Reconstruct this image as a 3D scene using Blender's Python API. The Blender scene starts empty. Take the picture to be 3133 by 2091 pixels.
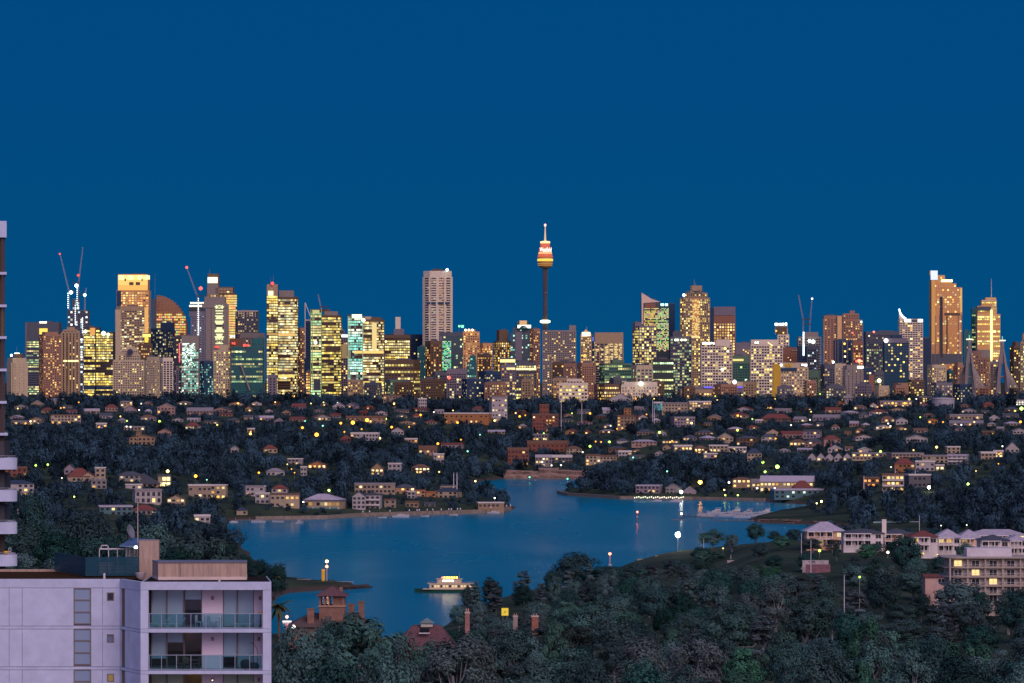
import bpy, math, random
import numpy as np

# ------------------------------------------------------------------ camera, sky, sun, exposure
F, CX, HY, EYE = 13300.0, 1566.5, 1135.0, 103.0     # focal length and horizon in photograph pixels, eye height in metres
sc = bpy.context.scene
COL = sc.collection
cam = bpy.data.cameras.new('camera')
camo = bpy.data.objects.new('camera', cam)
COL.objects.link(camo)
camo.location = (0, 0, EYE)
camo.rotation_euler = (math.pi / 2, 0, 0)
cam.sensor_width = 36
cam.lens = 36 * F / 3133
cam.shift_y = (HY - 1045.5) / 3133
cam.clip_start = 1
cam.clip_end = 60000
sc.camera = camo

sc.world = bpy.data.worlds.new('World')
sc.world.use_nodes = True
wn, wl = sc.world.node_tree.nodes, sc.world.node_tree.links
bg = wn['Background']
sky = wn.new('ShaderNodeTexSky')
sky.sky_type = 'NISHITA'
sky.sun_disc = False
sky.sun_elevation = math.radians(-2.4)
sky.sun_rotation = math.radians(154)
tc = wn.new('ShaderNodeTexCoord')
sep = wn.new('ShaderNodeSeparateXYZ')
wl.new(tc.outputs['Generated'], sep.inputs[0])
def wramp(sock, a, b, va, vb, smooth=True):
    m = wn.new('ShaderNodeMapRange')
    m.interpolation_type = 'SMOOTHSTEP' if smooth else 'LINEAR'
    m.inputs['From Min'].default_value = a; m.inputs['From Max'].default_value = b
    m.inputs['To Min'].default_value = va; m.inputs['To Max'].default_value = vb
    wl.new(sock, m.inputs['Value'])
    return m.outputs['Result']
def wmix(fac, a, b, mode='MIX'):
    m = wn.new('ShaderNodeMix'); m.data_type = 'RGBA'; m.blend_type = mode; m.clamp_result = False
    for s, v in ((m.inputs[0], fac), (m.inputs[6], a), (m.inputs[7], b)):
        if hasattr(v, 'links'): wl.new(v, s)
        elif isinstance(v, tuple): s.default_value = (*v, 1)
        else: s.default_value = v
    return m.outputs[2]
# the dusk: deep blue ahead and overhead, paler and violet towards the afterglow behind the viewer
west = wramp(sep.outputs['Y'], 0.25, -0.95, 0, 1)
lowz = wramp(sep.outputs['Z'], 0.0, 0.09, 0, 1)
blue = wmix(lowz, (0.0005, 0.072, 0.208), (0.0002, 0.066, 0.218))
glow = wmix(west, blue, (0.46, 0.38, 0.74))
nish = wmix(1.0, wmix(west, (0, 0, 0), sky.outputs[0]), (1.0, 0.9, 1.0), 'MULTIPLY')   # the glow fades out towards the far side of the sky
tot = wmix(1.0, glow, nish, 'ADD')
wl.new(tot, bg.inputs[0])
bg.inputs[1].default_value = 1.0

sun = bpy.data.lights.new('afterglow', 'SUN')
sun.energy = 1.75
sun.angle = math.radians(40)
sun.color = (1.0, 0.72, 0.66)
suno = bpy.data.objects.new('afterglow', sun)
COL.objects.link(suno)
suno.rotation_euler = (math.radians(56), 0, math.radians(26))
sc.view_settings.view_transform = 'Standard'
sc.view_settings.look = 'None'
sc.view_settings.exposure = 0.0
sc.view_settings.gamma = 1.0
sc.render.engine = 'CYCLES'
sc.cycles.use_denoising = True
sc.cycles.filter_width = 1.5
sc.cycles.max_bounces = 6
sc.cycles.diffuse_bounces = 2
sc.cycles.glossy_bounces = 3
sc.cycles.transmission_bounces = 4
sc.cycles.transparent_max_bounces = 6
sc.cycles.sample_clamp_indirect = 6
sc.cycles.caustics_reflective = False
sc.cycles.caustics_refractive = False
rnd = random.Random(11)
nrng = np.random.default_rng(5)

# ------------------------------------------------------------------ helpers
def X(px, d): return (px - CX) / F * d
def Z(py, d): return EYE - (py - HY) / F * d
def PX(x, d): return CX + x * F / d
def PY(z, d): return HY + (EYE - z) * F / d

ONES = 'first second third fourth fifth sixth seventh eighth ninth tenth eleventh twelfth thirteenth fourteenth fifteenth sixteenth seventeenth eighteenth nineteenth'.split()
TENS = 'twenty thirty forty fifty sixty seventy eighty ninety'.split()
def ordw(n):
    if n > 100: return 'hundred-and-' + ordw(n - 100)
    if n == 100: return 'hundredth'
    if n < 20: return ONES[n - 1]
    t, o = divmod(n, 10)
    return (TENS[t - 2][:-1] + 'ieth') if o == 0 else TENS[t - 2] + '-' + ONES[o - 1]

class MB:
    """collects faces; build() links them as one mesh object"""
    def __init__(s): s.v, s.f, s.c = [], [], []
    def quad(s, a, b, c, d, col=None):
        n = len(s.v); s.v += [a, b, c, d]; s.f.append((n, n + 1, n + 2, n + 3)); s.c.append(col)
    def face(s, pts, col=None):
        n = len(s.v); s.v += list(pts); s.f.append(tuple(range(n, n + len(pts)))); s.c.append(col)
    def box(s, cx, cy, cz, sx, sy, sz, rz=0.0):
        """centre and full size; turned by rz about the centre"""
        n = len(s.v); co, si = math.cos(rz), math.sin(rz)
        for dz in (-.5, .5):
            for dx, dy in ((-.5, -.5), (.5, -.5), (.5, .5), (-.5, .5)):
                x, y = dx * sx, dy * sy
                s.v.append((cx + x * co - y * si, cy + x * si + y * co, cz + dz * sz))
        for q in ((3, 2, 1, 0), (4, 5, 6, 7), (0, 1, 5, 4), (1, 2, 6, 5), (2, 3, 7, 6), (3, 0, 4, 7)):
            s.f.append(tuple(n + i for i in q)); s.c.append(None)
        return s
    def span(s, x0, x1, y0, y1, z0, z1):
        return s.box((x0 + x1) / 2, (y0 + y1) / 2, (z0 + z1) / 2, abs(x1 - x0), abs(y1 - y0), abs(z1 - z0))
    def prism(s, poly, z0, z1, cap=True):
        n, k = len(s.v), len(poly)
        s.v += [(x, y, z0) for x, y in poly] + [(x, y, z1) for x, y in poly]
        for i in range(k):
            j = (i + 1) % k
            s.f.append((n + i, n + j, n + k + j, n + k + i)); s.c.append(None)
        if cap:
            s.f.append(tuple(n + k + i for i in range(k))); s.c.append(None)
            s.f.append(tuple(n + i for i in reversed(range(k)))); s.c.append(None)
        return s
    def loft(s, rings, cap=True):
        """rings: lists of equally many points"""
        n, k = len(s.v), len(rings[0])
        for r in rings: s.v += list(r)
        for a in range(len(rings) - 1):
            for i in range(k):
                j = (i + 1) % k
                s.f.append((n + a * k + i, n + a * k + j, n + (a + 1) * k + j, n + (a + 1) * k + i)); s.c.append(None)
        if cap:
            s.f.append(tuple(n + i for i in reversed(range(k)))); s.c.append(None)
            s.f.append(tuple(n + (len(rings) - 1) * k + i for i in range(k))); s.c.append(None)
        return s
    def lathe(s, prof, cx=0, cy=0, n=16):
        return s.loft([[(cx + r * math.cos(2 * math.pi * i / n), cy + r * math.sin(2 * math.pi * i / n), z) for i in range(n)] for r, z in prof])
    def tube(s, pts, rad, n=5):
        pts = [np.array(p, float) for p in pts]
        if not hasattr(rad, '__len__'): rad = [rad] * len(pts)
        rings = []
        for i, p in enumerate(pts):
            t = pts[min(i + 1, len(pts) - 1)] - pts[max(i - 1, 0)]
            t = t / (np.linalg.norm(t) + 1e-9)
            u = np.cross(t, (0.31, 0.9, 0.17)); u /= np.linalg.norm(u) + 1e-9
            w = np.cross(t, u)
            rings.append([tuple(p + rad[i] * (math.cos(a) * u + math.sin(a) * w)) for a in [2 * math.pi * k / n for k in range(n)]])
        return s.loft(rings)
    def mesh(s, name, mat, smooth=False):
        me = bpy.data.meshes.new(name)
        me.from_pydata(s.v, [], s.f)
        if any(c is not None for c in s.c):
            at = me.attributes.new('lit', 'FLOAT_COLOR', 'FACE')
            a = np.zeros((len(s.f), 4), np.float32); a[:, 3] = 1
            for i, c in enumerate(s.c):
                if c is not None: a[i, :3] = c
            at.data.foreach_set('color', a.ravel())
        if mat is not None: me.materials.append(mat)
        if smooth: me.polygons.foreach_set('use_smooth', [True] * len(me.polygons))
        me.update()
        return me
    def build(s, name, mat, parent=None, loc=(0, 0, 0), rz=0.0, kind=None, smooth=False):
        return link(name, s.mesh(name, mat, smooth), parent, loc, rz, kind)

def link(name, me, parent=None, loc=(0, 0, 0), rz=0.0, kind=None, scale=None):
    o = bpy.data.objects.new(name, me)
    COL.objects.link(o)
    o.parent = parent
    o.location = loc
    o.rotation_euler = (0, 0, rz)
    if scale is not None: o.scale = scale
    if kind: o['kind'] = kind
    return o

def tag(o, label, cat, group=None):
    o['label'] = label; o['category'] = cat
    if group: o['group'] = group
    return o

def thing(name, label, cat, loc=(0, 0, 0), rz=0.0, group=None):
    o = link(name, None, None, loc, rz)
    o.empty_display_size = 2
    if name.split('_')[-1] in ('wall', 'cliff', 'bank', 'edge'): o['kind'] = 'thing'
    return tag(o, label, cat, group)

# ------------------------------------------------------------------ materials
_M = {}
def paint(col, rough=0.75, var=0.18, scale=0.35, spec=0.3, metal=0.0, name='paint'):
    """painted or bare surface: base colour with soft blotches and fine grain"""
    key = (name, tuple(round(c, 4) for c in col), rough, var, scale, spec, metal)
    if key in _M: return _M[key]
    m = bpy.data.materials.new(name); m.use_nodes = True
    nt = m.node_tree; N, L = nt.nodes, nt.links
    b = N['Principled BSDF']
    g = N.new('ShaderNodeNewGeometry')
    n1 = N.new('ShaderNodeTexNoise'); n1.inputs['Scale'].default_value = scale; n1.inputs['Detail'].default_value = 8
    n1.inputs['Roughness'].default_value = 0.65
    L.new(g.outputs['Position'], n1.inputs['Vector'])
    r = N.new('ShaderNodeMapRange')
    r.inputs['From Min'].default_value = 0.3; r.inputs['From Max'].default_value = 0.7
    r.inputs['To Min'].default_value = 1 - var; r.inputs['To Max'].default_value = 1 + var * 0.6
    L.new(n1.outputs['Fac'], r.inputs['Value'])
    mx = N.new('ShaderNodeMix'); mx.data_type = 'RGBA'; mx.blend_type = 'MULTIPLY'; mx.inputs[0].default_value = 1
    mx.inputs[6].default_value = (*col, 1)
    L.new(r.outputs['Result'], mx.inputs[7])
    L.new(mx.outputs[2], b.inputs['Base Color'])
    b.inputs['Roughness'].default_value = rough
    b.inputs['Specular IOR Level'].default_value = spec
    b.inputs['Metallic'].default_value = metal
    _M[key] = m
    return m

def glassy(col, rough=0.12, metal=0.0, ior=1.6, name='glass'):
    key = (name, col, rough, metal, ior)
    if key in _M: return _M[key]
    m = bpy.data.materials.new(name); m.use_nodes = True
    N, L = m.node_tree.nodes, m.node_tree.links
    b = N['Principled BSDF']
    b.inputs['Base Color'].default_value = (*col, 1)
    b.inputs['Metallic'].default_value = metal
    b.inputs['IOR'].default_value = ior
    n = N.new('ShaderNodeTexNoise'); n.inputs['Scale'].default_value = 0.4
    g = N.new('ShaderNodeNewGeometry'); L.new(g.outputs['Position'], n.inputs['Vector'])
    r = N.new('ShaderNodeMapRange'); r.inputs['To Min'].default_value = rough * 0.6; r.inputs['To Max'].default_value = rough * 1.5
    L.new(n.outputs['Fac'], r.inputs['Value']); L.new(r.outputs['Result'], b.inputs['Roughness'])
    _M[key] = m
    return m

def emit(col, strength, sample=False, name='light'):
    key = (name, col, strength, sample)
    if key in _M: return _M[key]
    m = bpy.data.materials.new(name); m.use_nodes = True
    N, L = m.node_tree.nodes, m.node_tree.links
    b = N['Principled BSDF']
    b.inputs['Base Color'].default_value = (0.05, 0.05, 0.05, 1)
    b.inputs['Emission Color'].default_value = (*col, 1)
    b.inputs['Emission Strength'].default_value = strength
    m.cycles.emission_sampling = 'AUTO' if sample else 'NONE'
    _M[key] = m
    return m

def lit_material():
    """lit window glass: each pane gives off its own light"""
    m = bpy.data.materials.new('lit_window'); m.use_nodes = True
    N, L = m.node_tree.nodes, m.node_tree.links
    b = N['Principled BSDF']
    b.inputs['Base Color'].default_value = (0.02, 0.02, 0.025, 1)
    b.inputs['Roughness'].default_value = 0.2
    a = N.new('ShaderNodeAttribute'); a.attribute_name = 'lit'
    L.new(a.outputs['Color'], b.inputs['Emission Color'])
    b.inputs['Emission Strength'].default_value = 1.0
    m.cycles.emission_sampling = 'NONE'
    return m
LIT = lit_material()

def leaf_material(name, col, var=0.5):
    m = bpy.data.materials.new(name); m.use_nodes = True
    N, L = m.node_tree.nodes, m.node_tree.links
    b = N['Principled BSDF']
    oi = N.new('ShaderNodeObjectInfo')
    a = N.new('ShaderNodeAttribute'); a.attribute_name = 'leaf'
    hsv = N.new('ShaderNodeHueSaturation')
    hsv.inputs['Color'].default_value = (*col, 1)
    def rng(sock, lo, hi, dst):
        r = N.new('ShaderNodeMapRange'); r.inputs['To Min'].default_value = lo; r.inputs['To Max'].default_value = hi
        L.new(sock, r.inputs['Value']); L.new(r.outputs['Result'], dst)
    rng(oi.outputs['Random'], 0.47, 0.525, hsv.inputs['Hue'])
    rng(oi.outputs['Random'], 1.1, 0.8, hsv.inputs['Saturation'])
    mt = N.new('ShaderNodeMath'); mt.operation = 'MULTIPLY'
    r1 = N.new('ShaderNodeMapRange'); r1.inputs['To Min'].default_value = 0.6; r1.inputs['To Max'].default_value = 1.45
    # a scrambled second random number from the first
    mm = N.new('ShaderNodeMath'); mm.operation = 'MULTIPLY'; mm.inputs[1].default_value = 7.31
    fr = N.new('ShaderNodeMath'); fr.operation = 'FRACT'
    L.new(oi.outputs['Random'], mm.inputs[0]); L.new(mm.outputs[0], fr.inputs[0]); L.new(fr.outputs[0], r1.inputs['Value'])
    r2 = N.new('ShaderNodeMapRange'); r2.inputs['To Min'].default_value = 1 - var; r2.inputs['To Max'].default_value = 1 + var
    L.new(a.outputs['Fac'], r2.inputs['Value'])
    L.new(r1.outputs['Result'], mt.inputs[0]); L.new(r2.outputs['Result'], mt.inputs[1])
    L.new(mt.outputs[0], hsv.inputs['Value'])
    L.new(hsv.outputs[0], b.inputs['Base Color'])
    b.inputs['Roughness'].default_value = 0.8
    b.inputs['Specular IOR Level'].default_value = 0.04
    return m

# ------------------------------------------------------------------ the land and the water
WATER = [(690, 1592), (692, 1610), (700, 1640), (760, 1700), (800, 1745), (850, 1784), (960, 1787), (1050, 1792), (1108, 1799), (1050, 1804), (950, 1808),
         (870, 1814), (840, 1830), (800, 1870), (780, 1930), (800, 1985), (1250, 1985), (1400, 1900), (1500, 1850), (1750, 1800), (1950, 1770),
         (2150, 1725), (2350, 1695), (2480, 1670), (2620, 1640), (2620, 1614), (2480, 1605), (2330, 1601), (2290, 1592), (2360, 1574), (2490, 1556),
         (2480, 1545), (2340, 1534), (2120, 1529), (1900, 1527), (1740, 1517), (1708, 1510), (1780, 1500), (1800, 1480), (1782, 1466), (1550, 1464),
         (1470, 1472), (1430, 1486), (1440, 1502), (1480, 1530), (1550, 1546), (1578, 1553), (1560, 1561), (1480, 1570), (1300, 1575), (1100, 1581),
         (1000, 1588), (900, 1590), (780, 1592)]
def sea(px, py):
    d = EYE * F / (py - HY)
    return (X(px, d), d)
WPOLY = np.array([sea(*p) for p in WATER])

TAIL = [(5800, 50), (6500, 28), (9500, 20), (30000, 20)]
COLS = {
    -400: [(0, 50), (700, 54), (1000, 52), (1500, 38), (2200, 20), (2700, 18), (3000, 24), (3600, 38), (4100, 50), (4600, 58), (5100, 63)] + TAIL,
    300: [(0, 50), (600, 50), (800, 55), (950, 56), (1200, 44), (1700, 14), (2300, 8), (2700, 13), (3000, 20), (3600, 36), (4100, 48), (4600, 56), (5100, 62)] + TAIL,
    520: [(0, 50), (600, 50), (800, 54), (950, 54), (1200, 38), (1700, 12), (2300, 6), (2700, 9), (3000, 17), (3600, 34), (4100, 47), (4600, 56), (5100, 62)] + TAIL,
    680: [(0, 50), (600, 50), (850, 45), (1000, 38), (1200, 24), (1500, 10), (1900, 6), (2400, 5), (2900, 5), (3200, 14), (3600, 30), (4100, 44), (4600, 55), (5100, 62)] + TAIL,
    1000: [(0, 50), (500, 50), (740, 44), (900, 34), (1200, 18), (1500, 7), (1800, 3), (2100, 2.5), (2900, 4), (3100, 5), (3300, 14), (3600, 26), (4100, 42), (4600, 54), (5100, 62)] + TAIL,
    1400: [(0, 48), (560, 50), (740, 45), (900, 35), (1100, 22), (1300, 12), (1500, 6), (1800, 5), (3000, 4), (3250, 7), (3800, 13), (4200, 20), (4600, 36), (4900, 47), (5200, 58)] + TAIL,
    1700: [(0, 48), (600, 47), (800, 40), (1000, 33), (1200, 25), (1500, 13), (2000, 5), (3400, 4), (4150, 6), (4230, 10), (4600, 28), (4900, 42), (5200, 57), (5500, 58)] + TAIL,
    2050: [(0, 48), (600, 46), (700, 43), (850, 38), (1000, 34), (1200, 29), (1500, 23), (1750, 24), (1900, 24), (2050, 12), (2300, 3), (3450, 3), (3600, 5), (3800, 15), (4100, 27), (4400, 38), (4800, 50), (5300, 59)] + TAIL,
    2400: [(0, 48), (600, 46), (700, 42), (850, 38), (1000, 35), (1200, 32), (1450, 33), (1600, 36), (1750, 35), (1900, 28), (2200, 10), (2500, 3), (2800, 3), (3100, 3), (3500, 5), (3700, 14), (4100, 27), (4400, 38), (4800, 50), (5300, 60)] + TAIL,
    2800: [(0, 48), (700, 42), (850, 37), (950, 34), (1150, 31), (1280, 31), (1500, 36), (1700, 36), (1900, 28), (2300, 8), (2700, 3), (2900, 5), (3100, 16), (3400, 28), (3900, 41), (4600, 57), (5200, 62)] + TAIL,
    3300: [(0, 48), (700, 42), (850, 37), (950, 34), (1150, 31), (1280, 31), (1500, 35), (1700, 36), (1900, 30), (2300, 12), (2600, 6), (2900, 12), (3100, 20), (3400, 31), (3900, 44), (4600, 58), (5200, 63)] + TAIL,
}
CK = np.array(sorted(COLS))
def poly_sd(x, y):
    """distance to the shore, positive on land"""
    x = np.asarray(x, float); y = np.asarray(y, float)
    best = np.full(x.shape, 1e18); inside = np.zeros(x.shape, bool)
    n = len(WPOLY)
    for i in range(n):
        ax, ay = WPOLY[i]; bx, by = WPOLY[(i + 1) % n]
        ex, ey = bx - ax, by - ay
        t = np.clip(((x - ax) * ex + (y - ay) * ey) / (ex * ex + ey * ey), 0, 1)
        best = np.minimum(best, (x - ax - t * ex) ** 2 + (y - ay - t * ey) ** 2)
        c = ((ay > y) != (by > y)) & (x < (bx - ax) * (y - ay) / (by - ay + 1e-12) + ax)
        inside ^= c
    return np.where(inside, -1, 1) * np.sqrt(best)
_ph = nrng.uniform(0, 6.28, (6, 2))
def height(x, y):
    x = np.asarray(x, float); y = np.asarray(y, float)
    d = np.maximum(y, 1.0)
    px = np.clip(CX + x * F / np.maximum(d, 60), CK[0], CK[-1])
    cols = np.array([np.interp(d, *zip(*COLS[k])) for k in CK])
    i = np.clip(np.searchsorted(CK, px) - 1, 0, len(CK) - 2)
    t = (px - CK[i]) / (CK[i + 1] - CK[i])
    t = t * t * (3 - 2 * t)
    idx = np.indices(x.shape) if x.ndim else ()
    h = cols[(i, *idx)] * (1 - t) + cols[(i + 1, *idx)] * t
    bump = sum(math.pow(0.6, k) * np.sin(x * 0.011 * 1.7 ** k + _ph[k, 0]) * np.sin(y * 0.009 * 1.6 ** k + _ph[k, 1]) for k in range(6))
    h = h + bump * np.clip(h / 40, 0, 1) * 1.3
    sd = poly_sd(x, y)
    shore = 1.6 + 0.28 * np.maximum(sd, 0)
    land = np.minimum(h, shore)
    return np.where(sd > 0, land, np.maximum(-4, 1.6 + sd * 0.9))
def hz(x, y): return float(height(np.array([x]), np.array([y]))[0])
def ground(px, d): return hz(X(px, d), d)
_dd = np.concatenate([np.arange(250, 2500, 6), np.arange(2500, 7600, 12)])
def hit(px, py, dmin=250):
    """distance at which the line of sight through a pixel meets the land"""
    dd = _dd[_dd >= dmin]
    h = height(X(px, dd), dd)
    k = np.nonzero(Z(py, dd) <= h)[0]
    return float(dd[k[0]]) if len(k) else 5300.0

def ground_material():
    m = bpy.data.materials.new('ground'); m.use_nodes = True
    N, L = m.node_tree.nodes, m.node_tree.links
    b = N['Principled BSDF']; b.inputs['Roughness'].default_value = 0.95; b.inputs['Specular IOR Level'].default_value = 0.1
    g = N.new('ShaderNodeNewGeometry')
    n1 = N.new('ShaderNodeTexNoise'); n1.inputs['Scale'].default_value = 0.02; n1.inputs['Detail'].default_value = 9
    n2 = N.new('ShaderNodeTexNoise'); n2.inputs['Scale'].default_value = 0.4; n2.inputs['Detail'].default_value = 6
    L.new(g.outputs['Position'], n1.inputs['Vector']); L.new(g.outputs['Position'], n2.inputs['Vector'])
    r = N.new('ShaderNodeValToRGB')
    e = r.color_ramp.elements
    e[0].position = 0.35; e[0].color = (0.016, 0.030, 0.020, 1)
    e[1].position = 0.65; e[1].color = (0.050, 0.072, 0.042, 1)
    L.new(n1.outputs['Fac'], r.inputs['Fac'])
    mx = N.new('ShaderNodeMix'); mx.data_type = 'RGBA'; mx.blend_type = 'OVERLAY'; mx.inputs[0].default_value = 0.6
    L.new(r.outputs['Color'], mx.inputs[6]); L.new(n2.outputs['Fac'], mx.inputs[7])
    L.new(mx.outputs[2], b.inputs['Base Color'])
    # bare sandy rock just above the tide line
    sp = N.new('ShaderNodeSeparateXYZ'); L.new(g.outputs['Position'], sp.inputs[0])
    zr = N.new('ShaderNodeMapRange'); zr.inputs['From Min'].default_value = 1.2; zr.inputs['From Max'].default_value = 2.6
    zr.inputs['To Min'].default_value = 1; zr.inputs['To Max'].default_value = 0
    L.new(sp.outputs['Z'], zr.inputs['Value'])
    m2 = N.new('ShaderNodeMix'); m2.data_type = 'RGBA'
    L.new(zr.outputs['Result'], m2.inputs[0]); L.new(mx.outputs[2], m2.inputs[6]); m2.inputs[7].default_value = (0.07, 0.055, 0.045, 1)
    L.new(m2.outputs[2], b.inputs['Base Color'])
    return m

gy = np.unique(np.concatenate([np.arange(-200, 600, 40), np.arange(600, 2600, 14), np.arange(2600, 5600, 16), np.arange(5600, 9600, 100), [12000, 20000, 30000]]).astype(float))
gu = np.linspace(-1, 1, 190)
GX = gu[None, :] * (300 + gy[:, None].clip(0) * 0.19)
GY = np.repeat(gy[:, None], len(gu), 1)
GZ = height(GX, GY)
_v = np.stack([GX, GY, GZ], -1).reshape(-1, 3)
nu = len(gu)
_i = (np.arange(len(gy) - 1)[:, None] * nu + np.arange(nu - 1)[None, :]).ravel()
_f = np.stack([_i, _i + 1, _i + nu + 1, _i + nu], -1)
me = bpy.data.meshes.new('ground'); me.from_pydata(_v.tolist(), [], _f.tolist())
me.polygons.foreach_set('use_smooth', [True] * len(me.polygons)); me.materials.append(ground_material())
link('ground', me, kind='structure')

def water_material():
    m = bpy.data.materials.new('water'); m.use_nodes = True
    N, L = m.node_tree.nodes, m.node_tree.links
    b = N['Principled BSDF']
    b.inputs['Base Color'].default_value = (0.0, 0.17, 0.24, 1)
    b.inputs['IOR'].default_value = 1.6
    b.inputs['Specular IOR Level'].default_value = 0.5
    g = N.new('ShaderNodeNewGeometry')
    mp = N.new('ShaderNodeMapping'); mp.inputs['Scale'].default_value = (0.006, 0.0016, 0.01)
    L.new(g.outputs['Position'], mp.inputs['Vector'])
    n = N.new('ShaderNodeTexNoise'); n.inputs['Scale'].default_value = 1.0; n.inputs['Detail'].default_value = 5; n.inputs['Distortion'].default_value = 0.6
    L.new(mp.outputs['Vector'], n.inputs['Vector'])
    r = N.new('ShaderNodeMapRange'); r.inputs['From Min'].default_value = 0.38; r.inputs['From Max'].default_value = 0.66
    r.inputs['To Min'].default_value = 0.19; r.inputs['To Max'].default_value = 0.31
    L.new(n.outputs['Fac'], r.inputs['Value']); L.new(r.outputs['Result'], b.inputs['Roughness'])
    n2 = N.new('ShaderNodeTexNoise'); n2.inputs['Scale'].default_value = 0.25; n2.inputs['Detail'].default_value = 4
    L.new(g.outputs['Position'], n2.inputs['Vector'])
    bp = N.new('ShaderNodeBump'); bp.inputs['Strength'].default_value = 0.06; bp.inputs['Distance'].default_value = 0.3
    L.new(n2.outputs['Fac'], bp.inputs['Height']); L.new(bp.outputs['Normal'], b.inputs['Normal'])
    return m
w = MB(); w.quad((-2500, 1200, 0), (2500, 1200, 0), (2500, 6000, 0), (-2500, 6000, 0))
w.build('water', water_material(), kind='structure')
PROTECT = []      # picture boxes of what must stay in view (x0, x1, y0, y1, distance) when the trees are planted
BLOCK = []        # ground discs that are taken (x, y, radius)

# ------------------------------------------------------------------ the city towers
FAC = {
    'beige': paint((0.36, 0.26, 0.15)), 'pale': paint((0.48, 0.39, 0.25)), 'white': paint((0.66, 0.57, 0.42)), 'pink': paint((0.32, 0.18, 0.115)),
    'brown': paint((0.13, 0.085, 0.05)), 'grey': paint((0.24, 0.21, 0.18)), 'slate': paint((0.09, 0.10, 0.12)), 'dark': paint((0.05, 0.05, 0.055)),
    'navy': paint((0.02, 0.05, 0.10)), 'teal': paint((0.02, 0.13, 0.13)), 'brick': paint((0.26, 0.12, 0.075)), 'orange': paint((0.62, 0.33, 0.14)),
    'gold': paint((0.70, 0.42, 0.16), rough=0.4, spec=0.5), 'green': paint((0.10, 0.17, 0.11)), 'mauve': paint((0.17, 0.155, 0.18)), 'ochre': paint((0.55, 0.34, 0.03)),
    'steel': paint((0.30, 0.31, 0.33), rough=0.4, metal=0.6),
}
GLS = {
    'dark': glassy((0.012, 0.016, 0.022), 0.15), 'navy': glassy((0.008, 0.018, 0.05), 0.12), 'teal': glassy((0.006, 0.085, 0.085), 0.12), 'green': glassy((0.01, 0.07, 0.04), 0.15),
    'brown': glassy((0.035, 0.02, 0.012), 0.15), 'gold': glassy((0.75, 0.40, 0.12), 0.22, metal=0.85), 'bronze': glassy((0.42, 0.20, 0.08), 0.25, metal=0.8),
}
PAL = {
    'warm': [(1.0, .60, .14), (1.0, .68, .22), (1.0, .76, .34), (1.0, .52, .10)],
    'yellow': [(1.0, .74, .16), (.98, .80, .20), (1.0, .66, .12), (1.0, .84, .36)],
    'white': [(1.0, .74, .30), (.98, .86, .44), (1.0, .66, .20), (.92, .90, .50)],
    'lime': [(.75, .95, .32), (.95, .95, .38), (.55, .90, .45), (1.0, .85, .35)],
    'teal': [(.35, 1.0, .75), (.55, 1.0, .85), (.85, 1.0, .75), (.25, .85, .65)],
    'orange': [(1.0, .48, .10), (1.0, .58, .16), (1.0, .68, .24), (1.0, .40, .08)],
    'cold': [(.75, .95, 1.0), (.9, 1.0, 1.0), (.6, .9, .95), (1.0, .95, .8)],
}
ZR = {1: (0, 660, 2.7036), 2: (520, 760, 3.266), 3: (1040, 660, 2.7036), 4: (1560, 660, 2.7036), 5: (2080, 800, 3.564), 6: (2580, 800, 3.564)}
def zx(r, x): return ZR[r][0] + x / ZR[r][2]
def zy(r, y): return ZR[r][1] + y / ZR[r][2]

class T: pass
# towers that show a corner to the viewer: label start and turn in degrees
TURN = {'rusty pink': 24, 'narrow cream': -30, 'white framed': 26, 'navy glass tower w': -22, 'dark blue block sp': 30, 'pale framed office': -18, 'pinkish apart': 28, 'wide brown brick': -14, 'brown tower of v': 32, 'narrow teal': -25,
        'brown tower with slit': 20, 'brown apartment tower': -34, 'mauve grid': 24, 'long green glass': 12, 'brown block with col': -20, 'pink brick': 27, 'rosy brick': -28, 'pale mint': 18, 'pink apartment tower b': 30, 'cream grid': 22,
        'dark tower with st': -26, 'low ': 25, 'slim teal': 20, 'grey block of': -24, 'shadowed': 22, 'green roofed': -18, 'brown terrace': 15, 'slate low': 20, 'dark tower dotted': -20, 'low orange lit': 24, 'round-shouldered': 30, 'dark tower with a pink': 35}

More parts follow.
